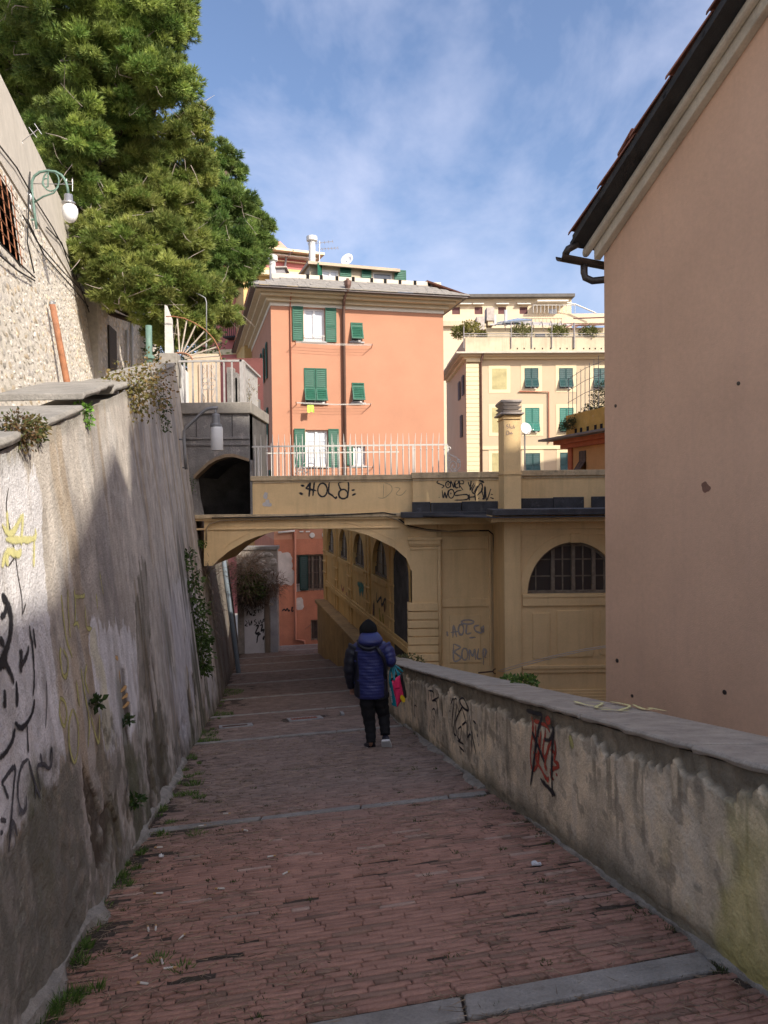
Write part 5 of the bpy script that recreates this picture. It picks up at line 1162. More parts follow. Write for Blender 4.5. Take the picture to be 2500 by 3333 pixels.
# dark doorway by the bridge
d0, d1 = sorted((A_(1332, 2050)[0], A_(1284, 2050)[0])); dc, dh = (d0 + d1) / 2, (d1 - d0) / 2
MB().prism([fa.P(d0, -6), fa.P(d1, -6)] + [fa.P(dc + dh * math.cos(math.pi * k / 12), -.25 + dh * math.sin(math.pi * k / 12)) for k in range(13)], fa.n * .03).build('arched_doorway', m_vault, yb)
# worn spray paint on the side wall
FA = lambda x, y: fa.P(*A_(x, y, .0), .0); z8b = lambda x, y: (1000 + x / 4.1475, 1650 + y / 4.1475); bl = lambda L: [z8b(*p) for p in L]
mk_ = lambda n, c: mat(n, c, spray=.6, var=.4, scale=9, bump=.1, blotch=.5, blotchcol=(.40, .26, .10))
strokes('graffiti', yb, FA, fa.n, [bl([(680, 1040), (740, 1060), (760, 1100), (700, 1140)]), bl([(740, 1030), (755, 1220)]), bl([(700, 1050), (720, 1200)])], .16, mk_('teal_spray', (.06, .22, .19)), label='teal spray paint', off=.004)
strokes('graffiti', yb, FA, fa.n, [bl([(975, 1360), (985, 1480), (1000, 1560)]), bl([(1020, 1440), (1035, 1580)])], .14, mk_('ochre_spray', (.42, .33, .06)), off=.006)
strokes('graffiti', yb, FA, fa.n, [bl([(940, 1150), (945, 1280), (1000, 1220), (1010, 1330), (1060, 1240), (1065, 1380)]), bl([(940, 1560), (980, 1600), (1060, 1640)]), bl([(905, 1250), (910, 1500)])], .07, m_blk, off=.008)
strokes('graffiti', yb, FA, fa.n, [bl([(840, 1250), (850, 1420), (860, 1500)]), bl([(900, 1300), (890, 1480)]), bl([(1040, 1300), (1050, 1420)])], .16, mk_('maroon_spray', (.14, .05, .04)), off=.003)
strokes('graffiti', yb, FA, fa.n, [bl([(460, 1050), (480, 1130), (500, 1080)]), bl([(530, 1150), (545, 1260)])], .10, mk_('pink_spray', (.42, .16, .12)), off=.004)
strokes('graffiti', yb, FA, fa.n, [bl([(680, 1290), (690, 1380)]), bl([(660, 1330), (700, 1350)])], .12, mk_('blue_spray', (.06, .10, .22)), off=.004)

# ================================================================== pink apartment house
PC = atY(889, 1540, 35.0); fp = Fr((PC.x, PC.y, 0), (math.cos(math.radians(14)), math.sin(math.radians(14)), 0))
Pp = lambda x, y, c=0: fp.uv(x, y, c)
aW = Pp(1444, 1200)[0]; bW = (Pp(889, 986)[1] + Pp(1442, 1003)[1]) / 2
pk_ = thing('apartment_house', 'salmon pink apartment house with green shutters behind the footbridge', 'apartment house', (PC.x, PC.y, -5.3))
m_pink = mat('salmon_plaster', (.46, .23, .145), rough=.93, var=.07, scale=.8, bump=.2, bscale=60)
m_redb = mat('red_plaster', (.44, .17, .10), rough=.93, var=.18, scale=1.2, bump=.35, blotch=.35, blotchcol=(.24, .10, .075), streak=.3, streakcol=(.2, .09, .07))
m_grn = mat('green_shutter_paint', (.014, .098, .060), rough=.55, var=.2, scale=5, bump=.05, spec=.4)
m_wht = mat('white_window_paint', (.75, .75, .75), rough=.5, var=.04, bump=.03)
m_cur = mat('curtained_glass', (.52, .56, .62), rough=.15, var=.12, scale=4, bump=.1, bscale=20, spec=.5)
m_win = glass('window_glass', (.055, .06, .065), .06)
m_cor = mat('cream_cornice', (.56, .475, .33), rough=.85, var=.08, scale=3, bump=.15)
R4 = lambda x0, y0, x1, y1: (lambda t: (t[0], t[1], t[2], t[3]))(fp.rect(x0, y0, x1, y1))
hs_ = {'w1': R4(988, 1002, 1058, 1111), 's1': R4(1142, 1051, 1180, 1112), 'w2': R4(991, 1199, 1063, 1313), 's2': R4(1146, 1247, 1185, 1310), 'w3': R4(994, 1399, 1068, 1518), 'w4': R4(1150, 1450, 1190, 1515), 'r1': R4(962, 1806, 1075, 1920), 'r2': R4(1012, 2018, 1090, 2080)}
zmid = -.4
mb = MB(); facade(mb, fp, 0, aW, zmid, bW, [h for k, h in hs_.items() if k[0] != 'r'], .2)
sdv = -fp.n
mb.quad(fp.P(aW, zmid), fp.P(aW, zmid, -16), fp.P(aW, bW, -16), fp.P(aW, bW))
# left flank with window openings
fl_ = Fr(fp.P(0, 0, -16), fp.n); 
def FLr(c0, c1, b0, b1): return (16 + c0, 16 + c1, b0, b1)
flh = [FLr(-3.2, -2.2, bW - 3.2, bW - 1.5), FLr(-6.2, -5.2, bW - 3.2, bW - 1.5), FLr(-3.2, -2.2, bW - 6.4, bW - 4.6), FLr(-6.2, -5.2, bW - 6.4, bW - 4.6), FLr(-2.4, -1.4, bW - 9.3, bW - 7.6)]
facade(mb, fl_, 0, 16, zmid, bW, flh, .2)
mb.build('wall', m_pink, pk_)
mb = MB(); facade(mb, fp, 0, aW, -8, zmid, [h for k, h in hs_.items() if k[0] == 'r'], .25); facade(mb, fl_, 0, 16, -8, zmid, [], .2); mb.build('lower_wall', m_redb, pk_)
bw = MB(); bw.fbox(fp, .25, aW - .25, -8, bW - .1, -1.2, -1.1); bw.fbox(fl_, .2, 15.8, -8, bW - .1, -1.2, -1.1); bw.build('dark_rooms', m_dark, pk_)
for h in flh:
    window(pk_, fl_, *h, m_wht, m_win)
    shutter(pk_, fl_.P(h[0] - .5, h[2], .04), fl_.u * .48, V((0, 0, h[3] - h[2])), fl_.n, m_grn); shutter(pk_, fl_.P(h[1] + .02, h[2], .04), fl_.u * .48, V((0, 0, h[3] - h[2])), fl_.n, m_grn)
# front windows
window(pk_, fp, *hs_['w1'], m_wht, m_cur, bars=1, fw=.10); window(pk_, fp, *hs_['w3'], m_wht, m_cur, bars=1, rows=4, fw=.10)
for k in ('s1', 's2'): window(pk_, fp, *hs_[k], m_wht, m_win, bars=0)
window(pk_, fp, *hs_['w2'], m_wht, m_win, bars=1); window(pk_, fp, *hs_['w4'], m_wht, m_cur, bars=1, fw=.06)
window(pk_, fp, *hs_['r1'], m_wfr, m_dg, bars=3, fw=.08); window(pk_, fp, *hs_['r2'], m_wfr, m_dg, bars=1, fw=.06)
def open_pair(h, wl_, wr__):
    b0, b1 = h[2], h[3]; hm = b0 + (b1 - b0) * .46
    for (a, w) in ((h[0] - wl_, wl_), (h[1] + .02, wr__)):
        if w <= 0: continue
        shutter(pk_, fp.P(a, b0 - .03, .04), fp.u * (w - .03), V((0, 0, hm - b0 + .02)), fp.n, m_grn); shutter(pk_, fp.P(a, hm + .0, .04), fp.u * (w - .03), V((0, 0, b1 - hm + .05)), fp.n, m_grn)
open_pair(hs_['w1'], .52, .54); open_pair(hs_['w3'], .52, .52)
a0, a1, b0, b1 = R4(1122, 1450, 1149, 1515); shutter(pk_, fp.P(a0, b0, .04), fp.u * (a1 - a0), V((0, 0, b1 - b0)), fp.n, m_grn)
def closed_flap(par, fr, a0, a1, b0, b1, m, frac=.42, out=.45, upper=True, slat=.085):
    hm = b0 + (b1 - b0) * frac; L = (hm - b0) * .95
    if upper: shutter(par, fr.P(a0, hm, .0), fr.u * (a1 - a0), V((0, 0, b1 - hm)), fr.n, m, slat)
    dirv = (V((0, 0, -math.cos(out))) + fr.n * math.sin(out)) * L
    o = fr.P(a0, hm - .01, .01) + dirv
    shutter(par, o, fr.u * (a1 - a0), -dirv, (fr.n * math.cos(out) + V((0, 0, math.sin(out)))), m, slat)
h = hs_['w2']; am = (h[0] + h[1]) / 2
for q in ((h[0] - .02, am - .01), (am + .01, h[1] + .02)): closed_flap(pk_, fp, q[0], q[1], h[2], h[3] + .02, m_grn)
for k in ('s1', 's2'):
    h = hs_[k]; closed_flap(pk_, fp, h[0] - .01, h[1] + .01, h[2], h[3] + .02, m_grn, .82, .38)
# window grilles and bottom rail of the top window
g_ = MB(); h = hs_['w1']; g_.fbox(fp, h[0], h[1], h[2] + .22, h[2] + .26, -.02, .02)
for k in range(9): a = h[0] + (h[1] - h[0]) * (k + .5) / 9; g_.fbox(fp, a - .012, a + .012, h[2], h[2] + .22, -.01, .012)
g_.build('window_railing', m_white_iron, pk_)
m_sill = mat('slate_sill', (.42, .42, .42), var=.1, bump=.1)
for k, h in hs_.items():
    if k[0] != 'r': MB().fbox(fp, h[0] - .08, h[1] + .08, h[2] - .07, h[2] - .012, -.1, .07).build('window_sill', m_sill, pk_)
for k in ('r1', 'r2'):
    h = hs_[k]; gr_ = MB(); n = 9 if k == 'r1' else 6
    for i in range(n): a = h[0] + (h[1] - h[0]) * (i + .5) / n; gr_.tube([fp.P(a, h[2], .03), fp.P(a, h[3], .03)], .013, 5)
    if k == 'r2':
        for i in range(-3, 6): a = h[0] + (h[1] - h[0]) * i / 4; gr_.tube([fp.P(max(h[0], a), h[2] + max(0, h[0] - a) * .9, .05), fp.P(min(h[1], a + .55), h[2] + min(h[3] - h[2], .55), .05)], .010, 5)
    else:
        for z in (.15, .5, .85): gr_.tube([fp.P(h[0], h[2] + (h[3] - h[2]) * z, .04), fp.P(h[1], h[2] + (h[3] - h[2]) * z, .04)], .012, 5)
    gr_.build('window_grille', mat('brown_iron', (.12, .08, .065), rough=.7, var=.3), pk_)
a0, a1, b0, b1 = R4(974, 1808, 1003, 1920); shutter(pk_, fp.P(a0, b0, .05), fp.u * (a1 - a0), V((0, 0, b1 - b0)), fp.n, mat('dark_green_shutter', (.012, .035, .03), rough=.5, var=.2))
for (x, y) in ((1016, 1742), (1056, 1741)): p = fp.P(*Pp(x, y), 0); MB().lathe(p, [(.12, 0), (.12, .05), (.09, .06), (.0, .06)], 14, fp.n).build('vent', m_wpipe, pk_)
for (x, y) in ((981, 1726), (1002, 1726)):
    for d in (0, 10): a, b = Pp(x, y + d - 6); MB().fbox(fp, a - .09, a + .09, b - .03, b + .03, 0, .05).build('vent_slot', m_wpipe, pk_)
strokes('bare_patch', pk_, lambda x, y: fp.P(*Pp(x, y), 0), fp.n, [(.5, [(918, 1800), (922, 1830), (925, 1862)]), (.3, [(905, 1795), (910, 1860)]), (.25, [(936, 1830), (935, 1862)]), (.45, [(904, 1878), (960, 1878)]), (.2, [(969, 1900), (972, 1925)]), (.22, [(974, 1945), (976, 1985)])], .3, mat('bare_render', (.50, .44, .40), var=.2, scale=3, bump=.3), off=.004)
strokes('graffiti', pk_, lambda x, y: fp.P(*Pp(x, y), 0), fp.n, [[(917, 1990), (925, 1983), (930, 1988)], [(930, 1990), (935, 1980), (940, 1990), (944, 1984)], [(948, 1988), (952, 1975), (950, 1990), (956, 1986)]], .05, m_blk, off=.006)
# pipes
m_dpipe = mat('brown_downpipe', (.16, .095, .075), rough=.45, metal=.3, var=.15, bump=.05)
a, _ = Pp(1119, 1200); MB().tube([fp.P(a + .05, bW + .95, .95), fp.P(a + .02, bW + .5, .9), fp.P(a - .02, bW + .1, .3), fp.P(a, bW - .5, .12), fp.P(a, zmid - 1.6, .12)], .075, 10).build('downpipe', m_dpipe, pk_, smooth=True)
MB().lathe(fp.P(a + .05, bW + .55, .92), [(.05, -.15), (.15, .1), (.17, .3), (.0, .3)], 8).build('rain_hopper', m_dpipe, pk_)
m_ppipe = mat('salmon_painted_pipe', (.46, .19, .12), var=.1, bump=.05)
a, _ = Pp(947, 1200); MB().tube([fp.P(a, bW + .3, .5), fp.P(a, bW - .1, .06), fp.P(a, zmid, .06)], .03, 8).build('gas_pipe', m_ppipe, pk_, smooth=True)
a, _ = Pp(908, 1880); MB().tube([fp.P(Pp(960, 1725)[0], Pp(960, 1725)[1], .08), fp.P(Pp(961, 2080)[0], Pp(961, 2080)[1], .08), fp.P(Pp(990, 2085)[0], Pp(990, 2085)[1], .08), fp.P(Pp(990, 2110)[0], Pp(990, 2110)[1], .08)], .05, 8).build('downpipe', m_ppipe, pk_, smooth=True)
p0, p1 = Pp(905, 1733), Pp(958, 1728); MB().tube([fp.P(*p0, .1), fp.P(*p1, .1)], .045, 8).build('waste_pipe', m_wpipe, pk_, smooth=True)
# clothes lines on brackets
for (y, x0, x1) in ((1118, 962, 1210), (1314, 965, 1205), (1521, 980, 1212)):
    cl_ = thing('clothes_line', {1118: 'clothes lines on brackets under the top windows of the pink house', 1314: 'clothes lines on brackets under the middle windows of the pink house', 1521: 'clothes lines on brackets under the lowest windows of the pink house'}[y], 'clothes line', fp.P(*Pp(x0, y), 0), 'clothes lines on the pink house')
    a0, b_ = Pp(x0, y); a1, _ = Pp(x1, y)
    for a in (a0, a1): MB().tube([fp.P(a, b_ - .05, 0), fp.P(a - .1, b_ + .02, .55)], .018, 6).build('bracket', m_rust, cl_)
    for c in (.2, .36, .52): MB().tube([fp.P(a0 - .1 * c, b_, c), fp.P((a0 + a1) / 2, b_ - .05, c), fp.P(a1 - .1 * c, b_, c)], .008, 4).build('line', m_wpipe, cl_)
a, b = Pp(1011, 1318, .4); cloth = MB(); rings = []
for i in range(7): rings.append([fp.P(a - .15 + .05 * i, b, .4 + .01 * math.sin(i * 2)), fp.P(a - .16 + .053 * i, b - .33 - .03 * math.sin(i * 1.3), .42 + .03 * math.sin(i * 2.2)), fp.P(a - .16 + .053 * i, b - .33 - .03 * math.sin(i * 1.3), .425 + .03 * math.sin(i * 2.2)), fp.P(a - .15 + .05 * i, b, .405 + .01 * math.sin(i * 2))])
cloth.loft(rings); tag(cloth.build('cleaning_cloth', mat('lime_cloth', (.52, .72, .12), var=.08, bump=.2)), 'lime yellow cloth pegged on the middle clothes line of the pink house', 'cloth')
# cornice, eaves, roof, attic parapet
EO = 1.0
def around(b0, b1, c, m, name, bev=.01):
    q = MB(); q.fbox(fp, -c, aW + c, b0, b1, -.15, c); q.obox(fp.P(-c, b0, -.15), fp.u * (c + .002), -fp.n * 16, V((0, 0, b1 - b0))); q.obox(fp.P(aW - .002, b0, -.15), fp.u * (c + .002), -fp.n * 16, V((0, 0, b1 - b0)))
    return q.build(name, m, pk_, bevel=bev)
m_whitec = mat('white_frieze', (.70, .66, .57), var=.05, bump=.1)
around(bW - .20, bW - .02, .035, m_whitec, 'frieze'); around(bW - .02, bW + .16, .22, m_cor, 'cornice'); around(bW + .16, bW + .30, .48, m_cor, 'cornice'); around(bW + .30, bW + .38, .72, m_cor, 'soffit'); around(bW + .38, bW + .47, EO - .06, mat('lead_gutter', (.15, .13, .125), rough=.5, metal=.3, var=.25, scale=6), 'gutter')
m_slt = mat('pale_roof_slate', (.25, .23, .205), rough=.85, var=.22, scale=4, bump=.4)
rz0, rz1, rc0, rc1 = bW + .47, bW + 1.35, EO, -.9
nrow = 5
for r_ in range(nrow):
    t0, t1 = r_ / nrow, (r_ + 1.12) / nrow; z0, z1 = rz0 + (rz1 - rz0) * t0 + .02, rz0 + (rz1 - rz0) * t1 + .005; c0_, c1_ = rc0 + (rc1 - rc0) * t0, rc0 + (rc1 - rc0) * t1
    L0, L1 = -c0_, aW + c0_; n_ = 24; row_ = MB()
    for k in range(n_):
        x0, x1 = L0 + (L1 - L0) * k / n_ + .01, L0 + (L1 - L0) * (k + 1) / n_; j = random.uniform(-.008, .01)
        MB().hexa([fp.P(x0, z0 - .03, c0_), fp.P(x1, z0 - .03, c0_), fp.P(x1, z1 - .03, c1_), fp.P(x0, z1 - .03, c1_), fp.P(x0, z0 + j, c0_), fp.P(x1, z0 + j, c0_), fp.P(x1, z1 + j, c1_), fp.P(x0, z1 + j, c1_)]).build('roof_slate', m_slt, pk_)
rf = MB(); rf.hexa([fp.P(-EO, rz0 - .04, EO - .03), fp.P(-.6, rz1, -.6), fp.P(-.6, rz1, -16), fp.P(-EO, rz0 - .04, -16), fp.P(-EO, rz0 + .02, EO - .03), fp.P(-.6, rz1 + .08, -.6), fp.P(-.6, rz1 + .08, -16), fp.P(-EO, rz0 + .02, -16)])
rf.hexa([fp.P(aW + EO, rz0 - .04, EO), fp.P(aW - .5, rz1 + .2, -.9), fp.P(aW - .5, rz1 + .2, -16), fp.P(aW + EO, rz0 - .04, -16), fp.P(aW + EO, rz0 + .02, EO), fp.P(aW - .5, rz1 + .28, -.9), fp.P(aW - .5, rz1 + .28, -16), fp.P(aW + EO, rz0 + .02, -16)])
rf.build('roof', m_terra, pk_)
cP = -.9
a0, bt = Pp(885, 892, cP); _, bb = Pp(885, 912, cP); a1, bt2 = Pp(1436, 922, cP)
bp0, bp1 = rz1 - .06, (bt + bt2) / 2 + .05
MB().fbox(fp, a0, a1, bp0, bp1, cP - .2, cP).build('attic_parapet', mat('cream_attic', (.60, .53, .42), var=.06, bump=.15), pk_, bevel=.01)
for k, x in enumerate((1002, 1046, 1097, 1150, 1210, 1254, 1302, 1351, 1397)):
    a, _ = Pp(x, 910, cP); MB().fbox(fp, a - .07, a + .07, bp0 + .06, bp0 + .28, cP - .02, cP + .012).build('drain_hole', m_dark, pk_)
# attic storey
cA = -3.0; fA = Fr(fp.P(0, 0, cA), fp.u); At = lambda x, y: fA.uv(x, y)
a0, b1 = At(1008, 856); a1, _ = At(1294, 870); b0 = bp0
wA = [(1047, 876, 1102, 899), (1213, 884, 1278, 912)]
hA = []
for (x0, y0, x1, y1) in wA:
    q = fA.rect(x0, y0, x1, y1 + 14); hA.append(q)
mb = MB(); facade(mb, fA, a0, a1, b0, b1, hA, .15); mb.quad(fA.P(a0, b0), fA.P(a0, b0, -5), fA.P(a0, b1, -5), fA.P(a0, b1)); mb.quad(fA.P(a1, b0), fA.P(a1, b0, -5), fA.P(a1, b1, -5), fA.P(a1, b1)); mb.fbox(fA, a0 + .2, a1 - .2, b0, b1 - .05, -1.2, -1.1)
att = mb.build('attic', mat('attic_cream', (.50, .43, .31), var=.1, bump=.2), pk_)
window(att, fA, *hA[0], m_wht, m_cur, bars=1, fw=.09, depth=.12); window(att, fA, *hA[1], m_wht, mat('blue_glass', (.16, .20, .26), rough=.1, var=.1, bump=0, spec=.5), bars=0, fw=.09, depth=.12)
for (x0, x1, y0, y1) in ((1106, 1143, 868, 900), (1176, 1208, 874, 905), (1283, 1321, 879, 912)):
    q = fA.rect(x0, y0, x1, y1 + 12); shutter(att, fA.P(q[0], q[2], .05), fA.u * (q[1] - q[0]), V((0, 0, q[3] - q[2])), fA.n, m_grn)
q = fA.rect(1030, 862, 1044, 910); shutter(att, fA.P(q[0], q[2], .45), fA.u * .28 - fA.n * .4, V((0, 0, q[3] - q[2])), fA.n * .6 - fA.u * .6, m_grn)
a0e, be = At(1000, 858); a1e, _ = At(1297, 870)
MB().hexa([fA.P(a0e, be - .10, .35), fA.P(a1e, be - .22, .35), fA.P(a1e, be + .3, -5), fA.P(a0e, be + .45, -5), fA.P(a0e, be + .04, .35), fA.P(a1e, be - .08, .35), fA.P(a1e, be + .45, -5), fA.P(a0e, be + .6, -5)]).build('attic_roof', mat('pale_attic_roof', (.48, .38, .28), var=.15, bump=.3, blotch=.4, blotchcol=(.40, .22, .15)), pk_)
m_flue = mat('flue_cement', (.55, .55, .54), var=.08, bump=.1)
def flue(x, y0, y1, r, Yd, par):
    p0, p1 = atY(x, y1, Yd), atY(x, y0, Yd); h_ = p1.z - p0.z
    return MB().lathe(p0, [(r, -1.5), (r, h_ - .28), (r * 1.65, h_ - .24), (r * 1.65, h_ - .02), (r * 1.4, h_), (0, h_)], 14).build('flue', m_flue, par, smooth=False)
flue(1016, 769, 840, .17, PC.y + 5, pk_); flue(887, 832, 876, .15, PC.y + 1.5, pk_)
q0 = atY(882, 905, PC.y + 1.5); q1 = atY(926, 872, PC.y + 1.5); MB().box(q0.x, q1.x, q0.y, q0.y + .8, q0.z - .6, q1.z).build('chimney', mat('grey_chimney', (.30, .28, .28), var=.15, bump=.3), pk_)
MB().box(q0.x - .08, q1.x + .12, q0.y - .1, q0.y + .9, q1.z, q1.z + .06).build('chimney_cap', m_cap, pk_)
ae = thing('roof_aerial', 'television aerial beside the white flue on the pink house roof', 'aerial', atY(1040, 842, PC.y + 5)); Ya = PC.y + 5
MB().tube([atY(1040, 855, Ya), atY(1040, 784, Ya)], .022, 6).build('mast', m_silver, ae)
for L in ([(1003, 794), (1083, 786)], [(1038, 811), (1100, 807)]):
    MB().tube(plane_pts(L, Ya), .016, 5).build('boom', m_silver, ae)
    for k in range(7):
        t = k / 6; x = L[0][0] + (L[1][0] - L[0][0]) * t; y = L[0][1] + (L[1][1] - L[0][1]) * t; p = atY(x, y, Ya); MB().tube([p + V((0, -.25, 0)), p + V((0, .25, 0))], .01, 4).build('element', m_silver, ae)
sd = thing('satellite_dish', 'small white satellite dish on the attic roof of the pink house', 'satellite dish', atY(1130, 850, Ya)); p = atY(1130, 846, Ya - 1)
MB().lathe(p, [(.0, .06), (.2, .02), (.33, -.06), (.34, -.05), (.2, .04), (.0, .08)], 16, (.4, .9, -.35)).build('dish', m_wht, sd, smooth=True); MB().tube([p + V((0, .05, -.5)), p], .03, 6).build('mast', m_silver, sd)
# ================================================================== other houses
def house_box(name, label, fr, a0, a1, b0, b1, depth, m, holes=(), cat='building', group=None, left=True, right=True):
    t = thing(name, label, cat, fr.P((a0 + a1) / 2, b0), group)
    mb = MB(); facade(mb, fr, a0, a1, b0, b1, holes, .2)
    mb.quad(fr.P(a0, b0), fr.P(a0, b0, -depth), fr.P(a0, b1, -depth), fr.P(a0, b1)); mb.quad(fr.P(a1, b0), fr.P(a1, b0, -depth), fr.P(a1, b1, -depth), fr.P(a1, b1))
    mb.quad(fr.P(a0, b0, -depth), fr.P(a1, b0, -depth), fr.P(a1, b1, -depth), fr.P(a0, b1, -depth)); mb.quad(fr.P(a0, b1), fr.P(a1, b1), fr.P(a1, b1, -depth), fr.P(a0, b1, -depth))
    mb.build('wall', m, t)
    if holes: MB().fbox(fr, a0 + .3, a1 - .3, b0, b1 - .1, -1.0, -.9).build('dark_rooms', m_dark, t)
    return t
# ---- cream corner building with terrace (right background)
YC = 60.0; O_ = atY(1540, 1540, YC); fy = Fr((O_.x, YC, 0), (1, .03, 0)); Yv_ = lambda x, y, c=0: fy.uv(x, y, c)
m_crm = mat('cream_plaster', (.51, .41, .28), rough=.93, var=.06, scale=.6, bump=.15); m_crl = mat('pale_cream_band', (.68, .575, .375), rough=.9, var=.04, bump=.1)
m_tgr = mat('teal_shutter', (.03, .17, .13), rough=.45, var=.1, spec=.4); m_tgr2 = mat('dark_teal_shutter', (.016, .062, .062), rough=.45, var=.1, spec=.4)
m_bri = mat('brown_shutter', (.10, .065, .055), rough=.6, var=.2)
z3 = lambda x, y: (1400 + x / 2.765, 900 + y / 2.765)
rc = lambda x0, y0, x1, y1: fy.rect(*z3(x0, y0), *z3(x1, y1))
wins = {'t0': rc(850, 825, 975, 1008), 't1': rc(1160, 825, 1285, 1008), 't2': rc(1470, 825, 1595, 1008), 'm0': rc(855, 1182, 985, 1402), 'm1': rc(1165, 1182, 1292, 1402), 'm2': rc(1475, 1182, 1600, 1402), 'b0': rc(860, 1590, 990, 1800), 'b1': rc(1170, 1585, 1300, 1800)}
a0 = Yv_(*z3(330, 1000))[0]; a1 = a0 + 26; _, bTop = Yv_(*z3(900, 700))
cr = house_box('corner_building', 'cream corner building with green shutters and a roof terrace at right', fy, a0, a1, -8, bTop, 14, m_crm, list(wins.values()), left=False)
for k, h in wins.items():
    window(cr, fy, *h, m_wht, m_win, bars=1, depth=.19)
    sur = MB(); w = .28
    for (x0, x1, y0, y1) in ((h[0] - w, h[0], h[2] - w, h[3] + w), (h[1], h[1] + w, h[2] - w, h[3] + w), (h[0], h[1], h[3], h[3] + w), (h[0], h[1], h[2] - w, h[2])): sur.fbox(fy, x0, x1, y0, y1, 0, .02)
    sur.build('window_surround', m_crl, cr)
    am = (h[0] + h[1]) / 2; mm = m_tgr if k[0] == 'm' else m_tgr2
    for q in ((h[0], am - .01), (am + .01, h[1])): closed_flap(cr, fy, q[0], q[1], h[2], h[3], mm, .46 if k[0] != 'm' else .38, .42, True, .14)
for y in (830, 1182, 1590):   # blind painted windows
    q = rc(558, y, 690, y + (185 if y < 1000 else 220)); MB().fbox(fy, q[0] - .28, q[1] + .28, q[2] - .28, q[3] + .28, 0, .02).build('window_surround', m_crl, cr); MB().fbox(fy, q[0], q[1], q[2], q[3], .018, .03).build('blind_window', mat('blind_window_paint', (.42, .37, .19), var=.25, scale=2, bump=.2), cr)
# quoin pilaster of separate blocks
qa0, qa1 = Yv_(*z3(322, 900))[0], Yv_(*z3(436, 900))[0]
yk_ = 785
while yk_ < 1760:
    b1 = Yv_(*z3(380, yk_))[1]; b0 = Yv_(*z3(380, yk_ + 37))[1]; MB().fbox(fy, qa0, qa1, b0, b1, 0, .16).build('quoin', m_crl, cr); yk_ += 40
MB().fbox(fy, qa0, qa1, -8, Yv_(*z3(380, 1520))[1], 0, .12).build('quoin_base', m_crl, cr)
for (y0, y1, c1, m_) in ((690, 705, .9, mat('terrace_edge', (.5, .46, .38), var=.2)), (705, 725, .55, m_crm), (725, 745, .25, m_crl)):
    b1 = Yv_(*z3(900, y0))[1]; b0 = Yv_(*z3(900, y1))[1]; q_ = MB(); q_.fbox(fy, a0 - c1, a1, b0, b1, -.2, c1); q_.obox(fy.P(a0 - c1, b0, -.2), fy.u * (c1), -fy.n * 12, V((0, 0, b1 - b0))); q_.build('cornice', m_, cr)
for k in range(11): a = qa0 + (qa1 - qa0) * k / 10; b = Yv_(*z3(380, 750))[1]; MB().fbox(fy, a, a + .09, b - .2, b + .05, .1, .3).build('dentil', m_crl, cr)
MB().fbox(fy, a0, a1, Yv_(*z3(900, 1555))[1], Yv_(*z3(900, 1525))[1], 0, .08).build('string_course', m_crl, cr)
# left flank of the corner building
flk = Fr(fy.P(a0, 0, -14), fy.n)
for (c0_, c1_, y0, y1, mm) in ((9.3, 10.3, 880, 1050, m_bri), (11.6, 12.6, 860, 1040, m_bri), (10.4, 11.5, 1215, 1420, m_bri)):
    b1 = Yv_(*z3(330, y0))[1]; b0 = Yv_(*z3(330, y1))[1]; f_q = MB().fbox(flk, c0_, c1_, b0, b1, 0, .03).build('blind_window', m_bri, cr)
    shutter(cr, flk.P(c0_ - .1, b0, .06), flk.u * .5, V((0, 0, b1 - b0)), flk.n, m_bri, .14); shutter(cr, flk.P(c1_ - .3, b0, .1), flk.u * .5, V((0, 0, b1 - b0)), flk.n, m_bri, .14)
# downpipe
x_ = Yv_(*z3(455, 900))[0]; MB().tube([fy.P(x_ + .1, Yv_(*z3(455, 705))[1], .7), fy.P(x_, Yv_(*z3(455, 790))[1], .12), fy.P(x_, -4, .12)], .09, 8).build('downpipe', m_dpipe, cr, smooth=True)
MB().tube([fy.P(Yv_(*z3(800, 1040))[0], Yv_(*z3(800, 1035))[1], .1), fy.P(Yv_(*z3(1065, 1040))[0], Yv_(*z3(1065, 1040))[1], .1), fy.P(Yv_(*z3(1068, 1500))[0], Yv_(*z3(1068, 1500))[1], .1)], .05, 6).build('gas_pipe', m_ppipe, cr)
# terrace parapet and pergola
tp = MB(); b0, b1 = Yv_(*z3(900, 690))[1], Yv_(*z3(900, 548))[1]
tp.fbox(fy, a0 - .1, a1, b0, b1, -.3, .15); tp.obox(fy.P(a0 - .1, b0, -.3), fy.u * .3, -fy.n * 12, V((0, 0, b1 - b0))); tp.build('terrace_parapet', mat('stained_terrace_wall', (.52, .44, .31), var=.15, scale=1, bump=.2, streak=.3), cr)
for x in (782, 843, 938, 1008, 1080, 1166, 1228, 1283, 1378, 1430, 1482, 1535): q = rc(x - 5, 645, x + 5, 658); MB().fbox(fy, q[0], q[1], q[2], q[3], .14, .165).build('drain_hole', m_dark, cr)
pg = thing('pergola', 'arched iron pergola frame on the cream building roof terrace', 'pergola', fy.P(3, b1))
m_pg = mat('grey_pergola_iron', (.25, .23, .22), rough=.6, var=.2)
for x in (300, 725, 910, 1090, 1290): q0, q1 = Yv_(*z3(x, 650)), Yv_(*z3(x, 420 if x > 400 else 450)); MB().tube([fy.P(*q0, .2), fy.P(*q1, .2)], .07 if x == 1290 else .045, 6).build('post', m_pg, pg)
for y in (540, 520): MB().tube([fy.P(*Yv_(*z3(300, y)), .2), fy.P(*Yv_(*z3(1570, y)), .2)], .04, 6).build('rail', m_pg, pg)
